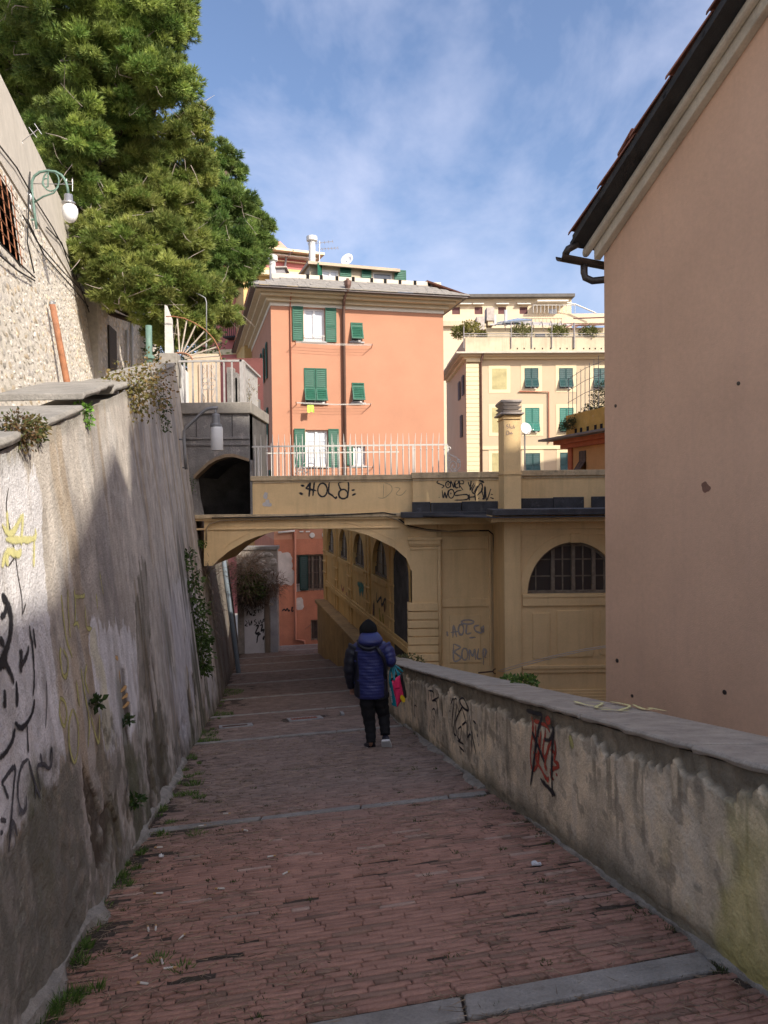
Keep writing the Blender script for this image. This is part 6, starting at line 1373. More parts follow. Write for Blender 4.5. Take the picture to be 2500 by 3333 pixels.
for k in range(7):
    x = 640 + 88 * k; pts = [fy.P(*Yv_(*z3(x + 60 * t * .7, 560 - 185 * math.sin(math.pi * min(1, t) * .5 if t < 1 else 0))), -.0 - 1.6 * t) for t in np.linspace(0, .99, 6)]
    pts = [fy.P(Yv_(*z3(x + 95 * t, 430))[0], Yv_(*z3(x, 430 - 58 * math.sin(math.pi * t)))[1], -.2 - 2.2 * t) for t in np.linspace(0, 1, 9)]; MB().tube(pts, .035, 5).build('hoop', m_pg, pg)
for k in range(5):
    x = 1130 + 75 * k; MB().tube([fy.P(*Yv_(*z3(x, 470)), -.2), fy.P(*Yv_(*z3(x + 165, 358)), -2.6)], .06, 5).build('rafter', mat('rusty_rafter', (.20, .11, .09), var=.3), pg)
for y in (378, 440): MB().tube([fy.P(*Yv_(*z3(1290, y)), .0), fy.P(*Yv_(*z3(1580, y - 10)), .0)], .06, 5).build('beam', MATS['rusty_rafter'], pg)
# penthouse behind the terrace with a hipped slate roof and glass lantern, chimneys
fph = Fr(fy.P(0, 0, -5), fy.u); PH = lambda x, y: fph.uv(*z3(x, y))
ph = thing('penthouse', 'low penthouse with hipped slate roof and glazed gable behind the terrace', 'building', fph.P(5, b1))
q0, q1 = PH(500, 560), PH(1560, 470); MB().fbox(fph, q0[0], q1[0] + 4, q0[1] - 2, q1[1] + .1, -5, 0).build('wall', mat('cream_penthouse', (.52, .44, .30), var=.1), ph)
r = [PH(530, 450), PH(850, 328), PH(1000, 350), PH(1500, 455)]
MB().prism([fph.P(*r[0], .5), fph.P(*PH(1600, 455), .5), fph.P(*PH(1200, 380), -3), fph.P(*r[1], -3)], V((0, .1, .12))).build('roof', mat('grey_roof_slate', (.36, .33, .31), var=.15, bump=.3), ph)
MB().prism([fph.P(*PH(590, 440), .62), fph.P(*PH(905, 415), .62), fph.P(*PH(840, 330), -2.4)], V((0, -.08, .12))).build('roof_glazing', mat('sky_glass', (.30, .36, .44), rough=.12, var=.1, bump=0, spec=.6), ph)
for (x0, x1, y0, y1) in ((510, 578, 280, 440), (420, 488, 362, 500)):
    p0, p1 = PH(x0, y1), PH(x1, y0); chh = MB().fbox(fph, p0[0] + .1, p1[0] - .1, p0[1], p1[1] - .5, -1, 0).build('chimney', m_crm, ph); MB().fbox(fph, p0[0], p1[0], p1[1] - 1.1, p1[1], -1.1, .1).build('chimney_cap', m_cap, chh)
for x in (590, 690): MB().tube([fph.P(*PH(x, 430), -.5), fph.P(*PH(x, 335 if x < 600 else 290), -.5)], .12, 8).build('flue', m_flue, ph)
q0, q1 = PH(945, 560), PH(1035, 520); MB().fbox(fph, q0[0], q1[0], q0[1], q1[1], .0, .05).build('window', m_win, ph)
# ---- upper cream block on the skyline
YU = 92.0; fu = Fr((atY(1500, 1500, YU).x, YU, 0), (1, .02, 0)); UU = lambda x, y: fu.uv(*z3(x, y)); ru = lambda x0, y0, x1, y1: fu.rect(*z3(x0, y0), *z3(x1, y1))
hu_ = [ru(x, 275, x + 72, 342) for x in (-10, 197, 400, 612, 805)] + [ru(1070, 290, 1145, 350)]
q0, q1 = UU(-120, 560), UU(1272, 196)
up = house_box('skyline_block', 'long pale yellow block with a flat roof on the skyline behind the terrace', fu, q0[0], q1[0], -8, q1[1], 12, mat('pale_yellow_plaster', (.64, .525, .365), var=.05, bump=.1), hu_)
for k, h in enumerate(hu_):
    MB().fbox(fu, h[0], h[1], h[2], h[3], -.16, -.1).build('window_shutter', mat('plum_shutter', (.12, .055, .055), var=.1) if k < 5 else m_cur, up)
q = ru(-120, 185, 1302, 196); MB().fbox(fu, q[0], q[1] - .2, q[2], q[3] + .1, -13, .9).build('roof_edge', mat('dark_roof_edge', (.12, .11, .10), var=.2), up)
q = ru(-150, 345, 1290, 420); MB().fbox(fu, q[0], q[1] + 12, q[2], q[3], -1, .1).build('terrace_wall', MATS['pale_yellow_plaster'], up); q = ru(-100, 410, 500, 450); MB().fbox(fu, q[0], q[1], q[2], q[3], -.1, .5).build('lower_cornice', MATS['stained_terrace_wall'], up)
for x in (120, 250, 390): q = ru(x, 402, x + 24, 416); MB().fbox(fu, q[0], q[1], q[2], q[3], 0.09, .13).build('drain_hole', m_dark, up)
for (x0, x1) in ((200, 370), (380, 480), (590, 705), (780, 900)): q = ru(x0, 235, x1, 250); MB().hexa([fu.P(q[0], q[2] - .1, .5), fu.P(q[1], q[2] - .1, .5), fu.P(q[1], q[2], 0), fu.P(q[0], q[2], 0), fu.P(q[0], q[2], .5), fu.P(q[1], q[2], .5), fu.P(q[1], q[3], 0), fu.P(q[0], q[3], 0)]).build('awning', mat('pale_awning', (.66, .62, .54), var=.1), up)
q = ru(855, 135, 905, 185); MB().prism([fu.P(q[0], q[2], -2), fu.P(q[1], q[2], -2), fu.P(q[1], q[3], -2), fu.P(q[0], q[2] + (q[3] - q[2]) * .5, -2)], V((0, .8, 0))).build('roof_hood', m_cap, up)
q = ru(940, 240, 1215, 252); MB().fbox(fu, q[0], q[1], q[2], q[3], 0, 1.6).build('awning', MATS['pale_awning'], up)
rl = MB()
for x in np.linspace(905, 1275, 12): p0, p1 = UU(x, 350), UU(x, 284); rl.tube([fu.P(*p0, 1.4), fu.P(*p1, 1.4)], .035, 4)
rl.tube([fu.P(*UU(905, 284), 1.4), fu.P(*UU(1275, 284), 1.4)], .05, 4); rl.tube([fu.P(*UU(1210, 255), 1), fu.P(*UU(1290, 270), 1), fu.P(*UU(1470, 348), 1)], .09, 5); rl.build('terrace_railing', m_wpipe, up)
# ---- orange house with planted roof at right, partly hidden
YO = 30.0; p_ = atY(1852, 1540, YO); fo = Fr((p_.x, YO, 0), (.2, -.98, 0)); OO = lambda x, y: fo.uv(1800 + x / 7.135, 1250 + y / 7.135)
m_oran = mat('orange_plaster', (.56, .30, .12), var=.15, scale=1, bump=.3); m_rdo = mat('red_orange_trim', (.45, .13, .06), var=.2, scale=2, bump=.3)
ro = lambda x0, y0, x1, y1: fo.rect(1800 + x0 / 7.135, 1250 + y0 / 7.135, 1800 + x1 / 7.135, 1250 + y1 / 7.135)
a0, a1 = OO(370, 1700)[0], OO(370, 1700)[0] + 5; bt = OO(420, 1480)[1]
hw_ = [ro(620, 1560, 770, 2030)]
og = house_box('orange_house', 'orange house with red eaves and a planted roof terrace at far right', fo, a0, a1, -7, bt, 5, m_oran, hw_, 'house')
q = ro(375, 1500, 465, 2100); MB().fbox(fo, q[0], q[1], q[2] - 3, bt, 0, .06).build('corner_pilaster', m_rdo, og)
h = hw_[0]; am = (h[0] + h[1]) / 2; 
for qq in ((h[0], am), (am, h[1])): closed_flap(og, fo, qq[0], qq[1] - .01, h[2], h[3], mat('grey_brown_shutter', (.13, .10, .085), var=.2), .5, .6, True, .10)
for (z0, z1, c1, m_) in ((bt - .02, bt + .14, .25, m_rdo), (bt + .14, bt + .30, .45, m_rdo), (bt + .30, bt + .38, .9, mat('grey_eave_tile', (.20, .17, .15), var=.25))):
    MB().fbox(fo, a0 - c1, a1, z0, z1, -5, c1).build('eaves', m_, og)
tw0, tw1 = bt + .38, bt + 1.25; MB().fbox(fo, a0 + .02, a1, tw0, tw1, -.2, .12).build('terrace_wall', mat('mustard_plaster', (.52, .30, .07), var=.2, scale=2, bump=.3, blotch=.25, blotchcol=(.6, .5, .4)), og)
MB().fbox(fo, a0 + .02, a0 + .2, tw0, tw1 - .02, -5, .1).build('terrace_wall', MATS['mustard_plaster'], og)
for x in (600, 725, 880, 1060, 1200): q = OO(x, 1160)[0]; MB().fbox(fo, q - .09, q + .09, tw0 + .08, tw0 + .3, .1, .13).build('drain_hole', m_dark, og)
mesh_ = MB()
for k in range(8): a = a0 + .1 + .35 * k; mesh_.tube([fo.P(a, tw1, .05), fo.P(a + .02, tw1 + 1.45 + .06 * k, .05)], .012, 4)
for z in (.5, .95, 1.4): mesh_.tube([fo.P(a0, tw1 + z, .05), fo.P(a0 + 1.5, tw1 + z + .2, .05), fo.P(a1, tw1 + z + .3, .05)], .01, 4)
mesh_.build('trellis', m_pg, og)
# ---- plum-pink and yellow houses behind the pine, left of the pink house
m_plum = mat('rose_plaster', (.47, .165, .15), var=.06, scale=.7, bump=.15); m_rose = mat('pale_rose_plaster', (.62, .30, .24), var=.05)
fr1 = Fr((atY(690, 1200, 50).x, 50, 0), (.97, -.22, 0)); r1 = lambda x0, y0, x1, y1: fr1.rect(x0, y0, x1, y1)
q = r1(640, 870, 806, 1300); ph2 = house_box('striped_house', 'rose pink house with pale bands seen between pine and pink house', fr1, q[0], q[1], -6, q[3], 8, m_plum)
for y in (908, 935, 1147): q = r1(640, y - 4, 806, y + 4); MB().fbox(fr1, q[0], q[1], q[2], q[3], 0, .06).build('band', m_crl, ph2)
bal = MB(); q = r1(745, 1060, 800, 1100); bal.fbox(fr1, q[0], q[1], q[2] - .1, q[2], 0, .9)
for k in range(9): a = q[0] + (q[1] - q[0]) * k / 8; bal.fbox(fr1, a - .015, a + .015, q[2], q[3], .86, .9)
bal.fbox(fr1, q[0], q[1], q[3] - .04, q[3], .86, .9); bal.build('balcony', m_cable, ph2)
fr2 = Fr((atY(800, 1000, 46).x, 46, 0), (.95, .3, 0)); r2 = lambda x0, y0, x1, y1: fr2.rect(x0, y0, x1, y1)
q = r2(792, 892, 1010, 1300); ho = [r2(808, 905, 845, 965)]
yh = house_box('yellow_house', 'narrow yellow house with a glazed veranda squeezed behind the pink house', fr2, q[0], q[1], -6, q[3], 8, mat('butter_plaster', (.60, .42, .18), var=.1, bump=.2), ho)
MB().fbox(fr2, q[0] - .5, q[1], q[3] - .05, q[3] + .22, -8, .5).build('cornice', m_crl, yh); window(yh, fr2, *ho[0], mat('grey_metal_frame', (.16, .15, .14)), m_cur, bars=2, fw=.06)
q2 = r2(810, 858, 1010, 888); MB().fbox(fr2, q2[0] + .3, q2[1], q2[2] - .1, q2[3], -4, -.5).build('upper_wall', mat('stained_yellow', (.62, .42, .17), var=.2, scale=1, bump=.2, blotch=.3, blotchcol=(.6, .5, .42)), yh)
fr3 = Fr((atY(900, 1000, 62).x, 62, 0), (.93, .37, 0)); r3 = lambda x0, y0, x1, y1: fr3.rect(x0, y0, x1, y1)
q = r3(840, 822, 1000, 1100); rt = house_box('rose_tower_house', 'pale rose house with deep white cornice rising behind the rooftops', fr3, q[0], q[1], -6, q[3], 8, m_plum)
for (y0, y1, c1, m_) in ((822, 832, 1.2, m_crl), (832, 845, .7, m_whitec), (845, 860, .3, m_crl)): qq = r3(840, y0, 1000, y1); MB().fbox(fr3, q[0] - c1, q[1] + c1, qq[2], qq[3], -8, c1).build('cornice', m_, rt)
qq = r3(860, 783, 985, 822); MB().prism([fr3.P(qq[0], qq[2] - .5, -1), fr3.P(qq[1], qq[2] - 1.2, -1), fr3.P(qq[1], qq[3] - .9, -1), fr3.P(qq[0] + (qq[1] - qq[0]) * .5, qq[3] + .4, -1), fr3.P(qq[0], qq[3] + .5, -1)], -fr3.n * 5).build('rooftop_room', m_rose, rt)
MB().tube([fr3.P(*fr3.uv(943, 828), 1.2), fr3.P(*fr3.uv(928, 842), .4), fr3.P(*fr3.uv(926, 870), .15)], .09, 6).build('downpipe', m_galv, rt)

# ---- unseen blocks added right of and behind the viewer, skylines shaped to cast shadows
ca, sa2 = math.cos(sa), math.sin(sa)
def sunpt(u_, al_, z): return V((u_ * ca + al_ * math.sin(sa), u_ * sa2 - al_ * math.cos(sa), z))
def shade_block(name, label, prof, D0, D1, zb_, m):
    t = thing(name, label, 'house', sunpt((prof[0][0] + prof[-1][0]) / 2, D0, zb_))
    pts = [sunpt(prof[0][0], D0, zb_)] + [sunpt(u_, D0, v_ + TE * D0) for u_, v_ in prof] + [sunpt(prof[-1][0], D0, zb_)]
    MB().prism(pts, sunpt(0, D1, 0) - sunpt(0, D0, 0)).build('wall', m, t); return t
m_nb = mat('shade_block_plaster', (.74, .66, .54), var=.1, bump=.2)  # pale cream picked to bounce more light into the alley
shade_block('gabled_shade_block', 'unseen tall gabled block behind the viewer, added to shade the alley', [(-2, 3.3), (1.0, 3.42), (1.72, 4.1), (3.22, 6.75), (3.62, 6.7), (3.85, 7.7), (5.0, 9.5), (7.9, 14.4), (10.42, 11.0), (11.3, 10.3), (11.93, 9.6), (11.97, 8.5), (12.17, 8.4), (12.2, 9.1), (12.6, 9.0)], 9.2, 20, -4, m_nb)
shade_block('stepped_shade_block', 'unseen stepped block right of the mauve house, added to shade the passage and pink house', [(12.62, 8.95), (14.6, 8.95), (14.7, 12.5), (16, 13.5), (16, 16.5), (20.8, 18), (20.9, 21.0), (25, 19.8), (28.7, 18.4), (31, 17.8)], -3.2, 3, -8, m_nb)
shade_block('far_shade_block', 'unseen far block right of the orange house, added to shade the cream building', [(46.2, 22), (48.0, 27.4), (50, 28.2), (54, 26.6), (60, 24)], -13, -7, -8, m_nb)
# ================================================================== rubble wall with vines beyond the arch
f31 = Fr((0, 30.6, 0), (1, .05, 0)); q = f31.rect(770, 1790, 906, 2130)
rbw = thing('rubble_wall', 'crumbling rubble and white-plaster wall beyond the arch, covered in dry vines', 'wall', f31.P((q[0] + q[1]) / 2, q[2]))
MB().fbox(f31, q[0], q[1], q[2] - 1, q[3], -.6, 0).build('wall', mat('grey_rubble', (.30, .265, .235), rough=.95, var=.35, scale=4, bump=1.0, bscale=14, blotch=.4, blotchcol=(.13, .11, .09)), rbw)
MB().fbox(f31, q[0], q[1] + .05, q[3], q[3] + .12, -.7, .06).build('wall_cap', m_gry, rbw)
for k in range(26):
    a = random.uniform(q[0] + .9, q[1] - .1); b = random.uniform(q[3] - 2.2, q[3] - .1); s_ = random.uniform(.08, .2); MB().blob(f31.P(a, b, .0), s_, .06, s_ * .6, 7, 4, .12).build('stone', mat('pale_rubble_stone', (.36, .33, .30), var=.3, scale=5, bump=.6), rbw)
p = f31.rect(795, 1960, 862, 2128); MB().fbox(f31, p[0], p[1], p[2] - .6, p[3], 0, .05).build('plaster_panel', mat('white_plaster', (.58, .565, .58), var=.12, scale=2, bump=.3, blotch=.3, blotchcol=(.36, .33, .32)), rbw)
p = f31.rect(862, 1930, 879, 2128); MB().fbox(f31, p[0], p[1], p[2] - .6, p[3], 0, .09).build('buttress', mat('brown_render', (.20, .155, .12), var=.25, bump=.4), rbw)
p = f31.rect(880, 1945, 906, 2128); MB().fbox(f31, p[0], p[1], p[2] - .6, p[3], 0, .03).build('plaster_panel', mat('blueish_plaster', (.36, .36, .38), var=.25, scale=2, bump=.3, blotch=.4, blotchcol=(.40, .33, .28)), rbw)
F3_ = lambda x, y: f31.P(*f31.uv(x, y, .05), .05); z6 = lambda x, y: (760 + x / 4.88, 1700 + y / 4.88)
strokes('graffiti', rbw, F3_, f31.n, [[z6(*p) for p in L] for L in [[(210, 1490), (240, 1400), (265, 1480)], [(270, 1440), (285, 1480), (300, 1420)], [(310, 1410), (350, 1400), (320, 1430), (355, 1440), (310, 1480), (360, 1475)], [(390, 1370), (400, 1440)], [(380, 1400), (430, 1390)], [(450, 1340), (480, 1350), (450, 1380)], [(190, 1560), (220, 1600), (185, 1640), (230, 1650)], [(240, 1550), (260, 1640), (290, 1560), (290, 1640)], [(360, 1540), (330, 1570), (370, 1600), (320, 1640)], [(390, 1560), (410, 1620), (430, 1550), (450, 1610), (480, 1540), (510, 1550), (470, 1580)]]], .035, m_blk, off=.004, label='black scrawled letters on white plaster')
strokes('graffiti', rbw, F3_, f31.n, [[z6(*p) for p in L] for L in [[(350, 1650), (400, 1640), (350, 1760), (420, 1740)], [(420, 1640), (460, 1630), (440, 1730), (480, 1700), (470, 1760)], [(350, 1780), (430, 1770), (390, 1800), (370, 1920)], [(490, 1800), (470, 1870)]]], .06, m_blk, off=.006, label='bold black tag on white plaster')
# downpipe on the left wall inside the passage
bp = thing('blue_grey_downpipe', 'straight blue-grey downpipe on the left wall inside the arch', 'downpipe', LW(775, 2180)); t0 = atY(735, 1880, 22.5); t1 = atY(776, 2182, 22.5)
MB().tube([V((t1.x, 22.5, t1.z - .3)), V((t1.x, 22.5, t1.z)), V((t0.x, 22.5, t0.z)), V((t0.x - .2, 22.5, t0.z + 2))], .07, 8).build('pipe', mat('blue_grey_paint', (.15, .18, .21), rough=.6, var=.15), bp, smooth=True)
# ================================================================== foliage
def leaf_mat(name, c, tr=.35):
    m = bpy.data.materials.new(name); m.use_nodes = True; N, L = m.node_tree.nodes, m.node_tree.links
    b = N['Principled BSDF']; a = N.new('ShaderNodeVertexColor'); a.layer_name = 'col'
    L.new(a.outputs['Color'], b.inputs['Base Color']); b.inputs['Roughness'].default_value = .55; b.inputs['Specular IOR Level'].default_value = .35
    t = N.new('ShaderNodeBsdfTranslucent'); L.new(a.outputs['Color'], t.inputs['Color']); ms = N.new('ShaderNodeMixShader'); ms.inputs['Fac'].default_value = tr
    L.new(b.outputs[0], ms.inputs[1]); L.new(t.outputs[0], ms.inputs[2]); L.new(ms.outputs[0], N['Material Output'].inputs['Surface']); return m
m_leaf = leaf_mat('foliage', None)
def tris(P, D, Lc, Wc, col, rng):
    """thin triangles at P pointing along D"""
    n = len(P); D = D / np.linalg.norm(D, axis=1, keepdims=True)
    r = rng.normal(size=(n, 3)); S = np.cross(D, r); S /= np.linalg.norm(S, axis=1, keepdims=True) + 1e-9
    L = Lc[:, None]; W = Wc[:, None]
    v = np.stack([P - S * W * .5, P + S * W * .5, P + D * L], 1).reshape(-1, 3)
    return v, np.arange(3 * n).reshape(n, 3), np.repeat(col, 3, 0)
def pine(name, label, lobes, base, colA, colB, seed, n_per=1.0, nl=.16, nw=.025, droop=0.0):
    rng = np.random.default_rng(seed)
    t = thing(name, label, 'tree', base)
    P, D, C, Ln = [], [], [], []; limbs = []
    for (px, py, rpx, Yd) in lobes:
        c = np.array(atY(px, py, Yd)); r = rpx / F * Yd; limbs.append((c, r))
        # sub clumps over the lobe surface: each an uneven bundle of needle tufts
        nsub = int(12 + 58 * r)
        sd_ = rng.normal(size=(nsub, 3)); sd_ /= np.linalg.norm(sd_, axis=1, keepdims=True); sd_[:, 2] = sd_[:, 2] * .8 + .08
        rad = r * (.35 + .75 * rng.random(nsub) ** .7)
        for k in range(nsub):
            sc = c + sd_[k] * rad[k] * np.array([1, 1, .85]); sr = r * rng.uniform(.12, .30)
            nt = int(max(22, 150 * sr / .4) * n_per)
            o = rng.normal(size=(nt, 3)); o /= np.linalg.norm(o, axis=1, keepdims=True); o[:, 2] = np.where(o[:, 2] < 0, o[:, 2] * .6, o[:, 2])
            pos = sc + o * sr * rng.uniform(.25, 1.0, (nt, 1)) ** .6 * np.array([1.1, 1.1, .75])
            main = o * .8 + sd_[k] * .5 + np.array([0, 0, .35 - droop])
            tone = rng.uniform(.55, 1.3); hue = rng.random()
            for j in range(5):
                P.append(pos); D.append(main + rng.normal(0, .42, (nt, 3))); Ln.append(nl * rng.uniform(.55, 1.1, nt))
                mixc = np.clip(hue * .7 + rng.uniform(-.2, .4, (nt, 1)), 0, 1); C.append((np.array(colA) * (1 - mixc) + np.array(colB) * mixc) * tone)
    P = np.concatenate(P); D = np.concatenate(D); C = np.concatenate(C); Ln = np.concatenate(Ln)
    v, f, c = tris(P, D, Ln, np.full(len(P), nw) * rng.uniform(.7, 1.3, len(P)), C, rng)
    link('crown', npmesh('crown', v, f, m_leaf, False, c), t, kind='stuff')
    m_bark = mat('pine_bark', (.09, .065, .05), rough=.95, var=.3, scale=3, bump=.9, bscale=14); m_twig = mat('dead_twig', (.34, .29, .25), rough=.9, var=.2)
    top = np.mean([l[0] for l in limbs], 0); top[2] = max(l[0][2] for l in limbs) - .5
    b = np.array(base); bend = np.array([b[0], b[1], 8.3]); tr = [V(b), V(b * .5 + bend * .5 + np.array([.1, .05, 0])), V(bend)] + [V(bend + (top - bend) * s_ + np.array([.2 * math.sin(4 * s_ + seed), .2 * math.cos(3 * s_), 0])) for s_ in np.linspace(.2, 1, 5)]
    MB().tube(tr, [.38 - .28 * i / 7 for i in range(8)], 9).build('trunk', m_bark, t, smooth=True)
    for (c, r) in limbs:
        s_ = np.clip((c[2] - 1.2 - b[2]) / (top[2] - b[2]), .15, .95); st_ = np.array(tr[max(2, int(s_ * 7))])
        mid = (st_ + c) / 2 + np.array([0, 0, -.3]); pts = [V(st_), V(mid), V(c * .7 + mid * .3), V(c)]
        MB().tube(pts, [.12, .08, .05, .015], 6).build('limb', m_bark, t, smooth=True)
    tw = MB()
    for k in range(int(len(limbs) * 4)):
        c, r = limbs[rng.integers(len(limbs))]; d = rng.normal(size=3); d[1] = -abs(d[1]); d /= np.linalg.norm(d); s0 = c + d * r * .9; d2 = rng.normal(size=3); d2[2] -= .2
        tw.tube([V(s0 - d * r * .4), V(s0), V(s0 + d2 * .14), V(s0 + d2 * .3 + rng.normal(0, .05, 3))], [.014, .011, .008, .004], 4)
    tw.build('twigs', m_twig, t, kind='stuff')
    return t
gA, gB = (.11, .20, .045), (.38, .45, .11)
pine('aleppo_pine', 'large bright green pine overhanging the stone wall at top left', [(40, 60, 150, 19), (190, 40, 150, 18), (330, 60, 160, 18.5), (470, 50, 130, 19), (560, 90, 70, 19.5), (150, 170, 120, 19), (300, 190, 130, 18.5), (430, 170, 110, 18.8), (80, 290, 110, 21), (200, 310, 90, 20.5), (480, 270, 120, 19), (570, 270, 75, 19), (420, 350, 100, 19.3), (320, 330, 110, 20.5), (540, 200, 60, 19.6), (200, 430, 130, 22), (300, 480, 120, 22), (400, 470, 80, 20.5), (20, 200, 100, 21), (600, 30, 40, 19.5), (150, 560, 110, 23), (-80, 80, 160, 20), (330, 620, 110, 22.5), (60, 380, 110, 24), (130, 460, 110, 24), (200, 560, 110, 24), (250, 660, 110, 24), (280, 760, 100, 24), (330, 700, 110, 24), (400, 600, 120, 23), (420, 260, 100, 21), (280, 400, 110, 22), (180, 260, 110, 20), (240, 500, 120, 21.5), (150, 350, 100, 21), (330, 540, 110, 21.5), (60, 480, 90, 22), (380, 400, 110, 21), (230, 380, 90, 18.6), (200, 480, 80, 18.8), (270, 470, 80, 18.6), (150, 410, 60, 19.2), (240, 560, 70, 19), (300, 640, 70, 19.5)], (-9.5, 23, 4.0), gA, gB, 1, 1.0)
pine('olive_conifer', 'olive-brown shaggy conifer leaning over the lane below the bright pine', [(520, 470, 95, 21), (600, 430, 70, 21.5), (640, 380, 45, 21.5), (450, 540, 90, 20.5), (600, 560, 90, 21.5), (500, 640, 100, 20.5), (420, 700, 100, 20), (330, 790, 95, 19.5), (430, 810, 110, 19.5), (540, 770, 100, 20), (320, 880, 80, 19.2), (400, 930, 110, 19.3), (500, 920, 110, 19.6), (600, 930, 100, 20), (490, 1000, 85, 19.5), (580, 1030, 90, 20), (680, 1010, 70, 20.5), (560, 1090, 60, 20.2), (650, 1080, 60, 20.5), (700, 950, 60, 21), (290, 830, 60, 19), (380, 965, 60, 19.2), (610, 800, 80, 20.5), (530, 1080, 55, 21), (740, 1030, 45, 21.5), (560, 680, 90, 21), (360, 620, 90, 21.5)], (-9.6, 23.5, 3.8), (.12, .19, .04), (.38, .40, .11), 2, 1.0, .165, .025, .10)
pine('dark_round_pine', 'rounded dark green pine crown reaching towards the pink house', [(700, 520, 70, 23), (650, 590, 80, 23), (740, 570, 60, 23.5), (620, 680, 90, 22.5), (720, 660, 95, 23), (790, 700, 70, 23.5), (680, 780, 100, 22.5), (780, 790, 90, 23), (850, 740, 45, 23.5), (845, 800, 45, 23.5), (760, 870, 90, 23), (670, 880, 80, 22.5), (830, 850, 50, 23.3), (720, 930, 55, 23), (600, 760, 70, 22)], (-9.8, 27, 3.8), (.09, .18, .045), (.30, .38, .10), 3, 1.1, .155, .025)
# ---- small plants on walls
def clump(name, label, pos, r, n, colA, colB, seed, cat='plant', group=None, leaf=(.05, .03), squash=.7, hang=0., stems=True):
    rng = np.random.default_rng(seed); t = thing(name, label, cat, pos, group); pos = np.array(pos)
    o = rng.normal(size=(n, 3)); o /= np.linalg.norm(o, axis=1, keepdims=True); rr_ = rng.uniform(.15, 1, (n, 1)) ** .7
    P = pos + o * rr_ * r * np.array([1, 1, squash]) + np.array([0, 0, r * squash * .5 - hang * 0]); P[:, 2] -= hang * rng.random(n) ** 1.5
    D = o + rng.normal(0, .5, (n, 3)) + np.array([0, 0, .25 - (.6 if hang else 0)])
    mixc = rng.random((n, 1)); C = (np.array(colA) * (1 - mixc) + np.array(colB) * mixc) * rng.uniform(.7, 1.2, (n, 1))
    D /= np.linalg.norm(D, axis=1, keepdims=True); S = np.cross(D, rng.normal(size=(n, 3))); S /= np.linalg.norm(S, axis=1, keepdims=True) + 1e-9
    L = leaf[0] * rng.uniform(.6, 1.3, (n, 1)); W = leaf[1] * rng.uniform(.6, 1.3, (n, 1)); nn = np.cross(D, S)
    v = np.stack([P, P + D * L * .5 + S * W * .5 + nn * W * .1, P + D * L, P + D * L * .5 - S * W * .5 + nn * W * .1], 1).reshape(-1, 3)
    link('leaves', npmesh('leaves', v, np.arange(4 * n).reshape(n, 4), m_leaf, False, np.repeat(C, 4, 0)), t, kind='stuff')
    if stems:
        sm = MB()
        for k in range(max(4, int(r * 30))):
            e_ = P[rng.integers(n)]; mid = (pos + e_) / 2 + rng.normal(0, r * .12, 3); sm.tube([V(pos), V(mid), V(e_)], [.006, .004, .002], 4)
        sm.build('stems', mat('green_stem', (.10, .09, .04), var=.3), t, kind='stuff')
    return t
gr1, gr2 = (.05, .11, .02), (.16, .24, .05); ol1, ol2 = (.10, .10, .03), (.22, .17, .06); rd2 = (.20, .10, .05)
def onwall(px, py, off=.03): return LW(px, py) + LNn * off
clump('caper_plant', 'straggly reddish-green plant hanging over the wall top at the left edge', onwall(60, 1400, .0), .11, 700, (.07, .10, .025), rd2, 11, group='plants on the left wall', hang=.10, leaf=(.026, .016))
clump('caper_plant', 'dark clump beside the reddish plant on the left wall top', onwall(110, 1395, .0), .08, 420, (.06, .10, .025), (.19, .13, .05), 12, group='plants on the left wall', hang=.08, leaf=(.026, .016))
clump('wall_herb', 'bright green tuft growing below the coping gap of the left wall', onwall(272, 1335, .0), .07, 240, gr1, (.22, .42, .06), 13, group='plants on the left wall', hang=.14, leaf=(.032, .022))
clump('wall_sedum', 'big yellow-green and rusty plant trailing over the left wall top', onwall(420, 1275), .34, 900, (.14, .15, .04), (.26, .17, .06), 14, group='plants on the left wall', hang=.30)
clump('wall_sedum', 'rusty trailing stems near the end pillar of the left wall', onwall(490, 1240), .36, 420, (.12, .11, .03), (.30, .17, .07), 15, group='plants on the left wall', hang=.5, squash=.9)
clump('ivy_patch', 'dark hanging ivy patch under the rusty stems at the wall end', onwall(515, 1310), .15, 240, (.03, .06, .015), (.08, .10, .03), 16, group='plants on the left wall', hang=.5)
clump('wall_fern', 'tiny dark plant on the white-painted part of the left wall', onwall(298, 2300), .05, 60, (.02, .05, .015), (.06, .10, .03), 17, group='plants on the left wall')
clump('wall_fern', 'tiny plant growing from the long crack low in the left wall', onwall(425, 2615), .06, 90, (.03, .07, .02), (.08, .14, .03), 18, group='plants on the left wall')
clump('wall_fern', 'speck of greenery high on the shaded left wall', onwall(400, 2350), .03, 30, (.02, .05, .015), (.06, .09, .03), 19, group='plants on the left wall')
for k, (x, y, r, n, hg) in enumerate(((610, 1890, .16, 220, .7), (628, 1990, .20, 380, .8), (640, 2090, .20, 380, .5), (600, 1800, .10, 80, .5), (650, 2170, .12, 180, .2))):
    clump('wall_shrub', ['dark shrub growing from the left wall just before the arch', 'largest dark shrub hanging on the left wall before the arch', 'leafy green shrub lowest but one on the left wall before the arch', 'topmost thin shrub on the left wall before the arch', 'small green plant low on the left wall before the arch'][k], onwall(x, y, .08), r, n, (.035, .065, .018), (.10, .16, .04), 30 + k, group='shrubs on the left wall near the arch', hang=hg * .8, leaf=(.08, .045))
clump('dry_creeper', 'grey tangle of dry creeper on the left wall beside the arch spring', onwall(655, 1880, .1), .42, 500, (.14, .105, .085), (.24, .19, .16), 36, group='shrubs on the left wall near the arch', hang=1.3, leaf=(.20, .012))
clump('pier_fern', 'small fern on the pier at the foot of its arch', atY(598, 1575, 15.9), .25, 300, (.03, .07, .015), (.09, .13, .03), 37, hang=.2, group='plants on the bridge masonry')
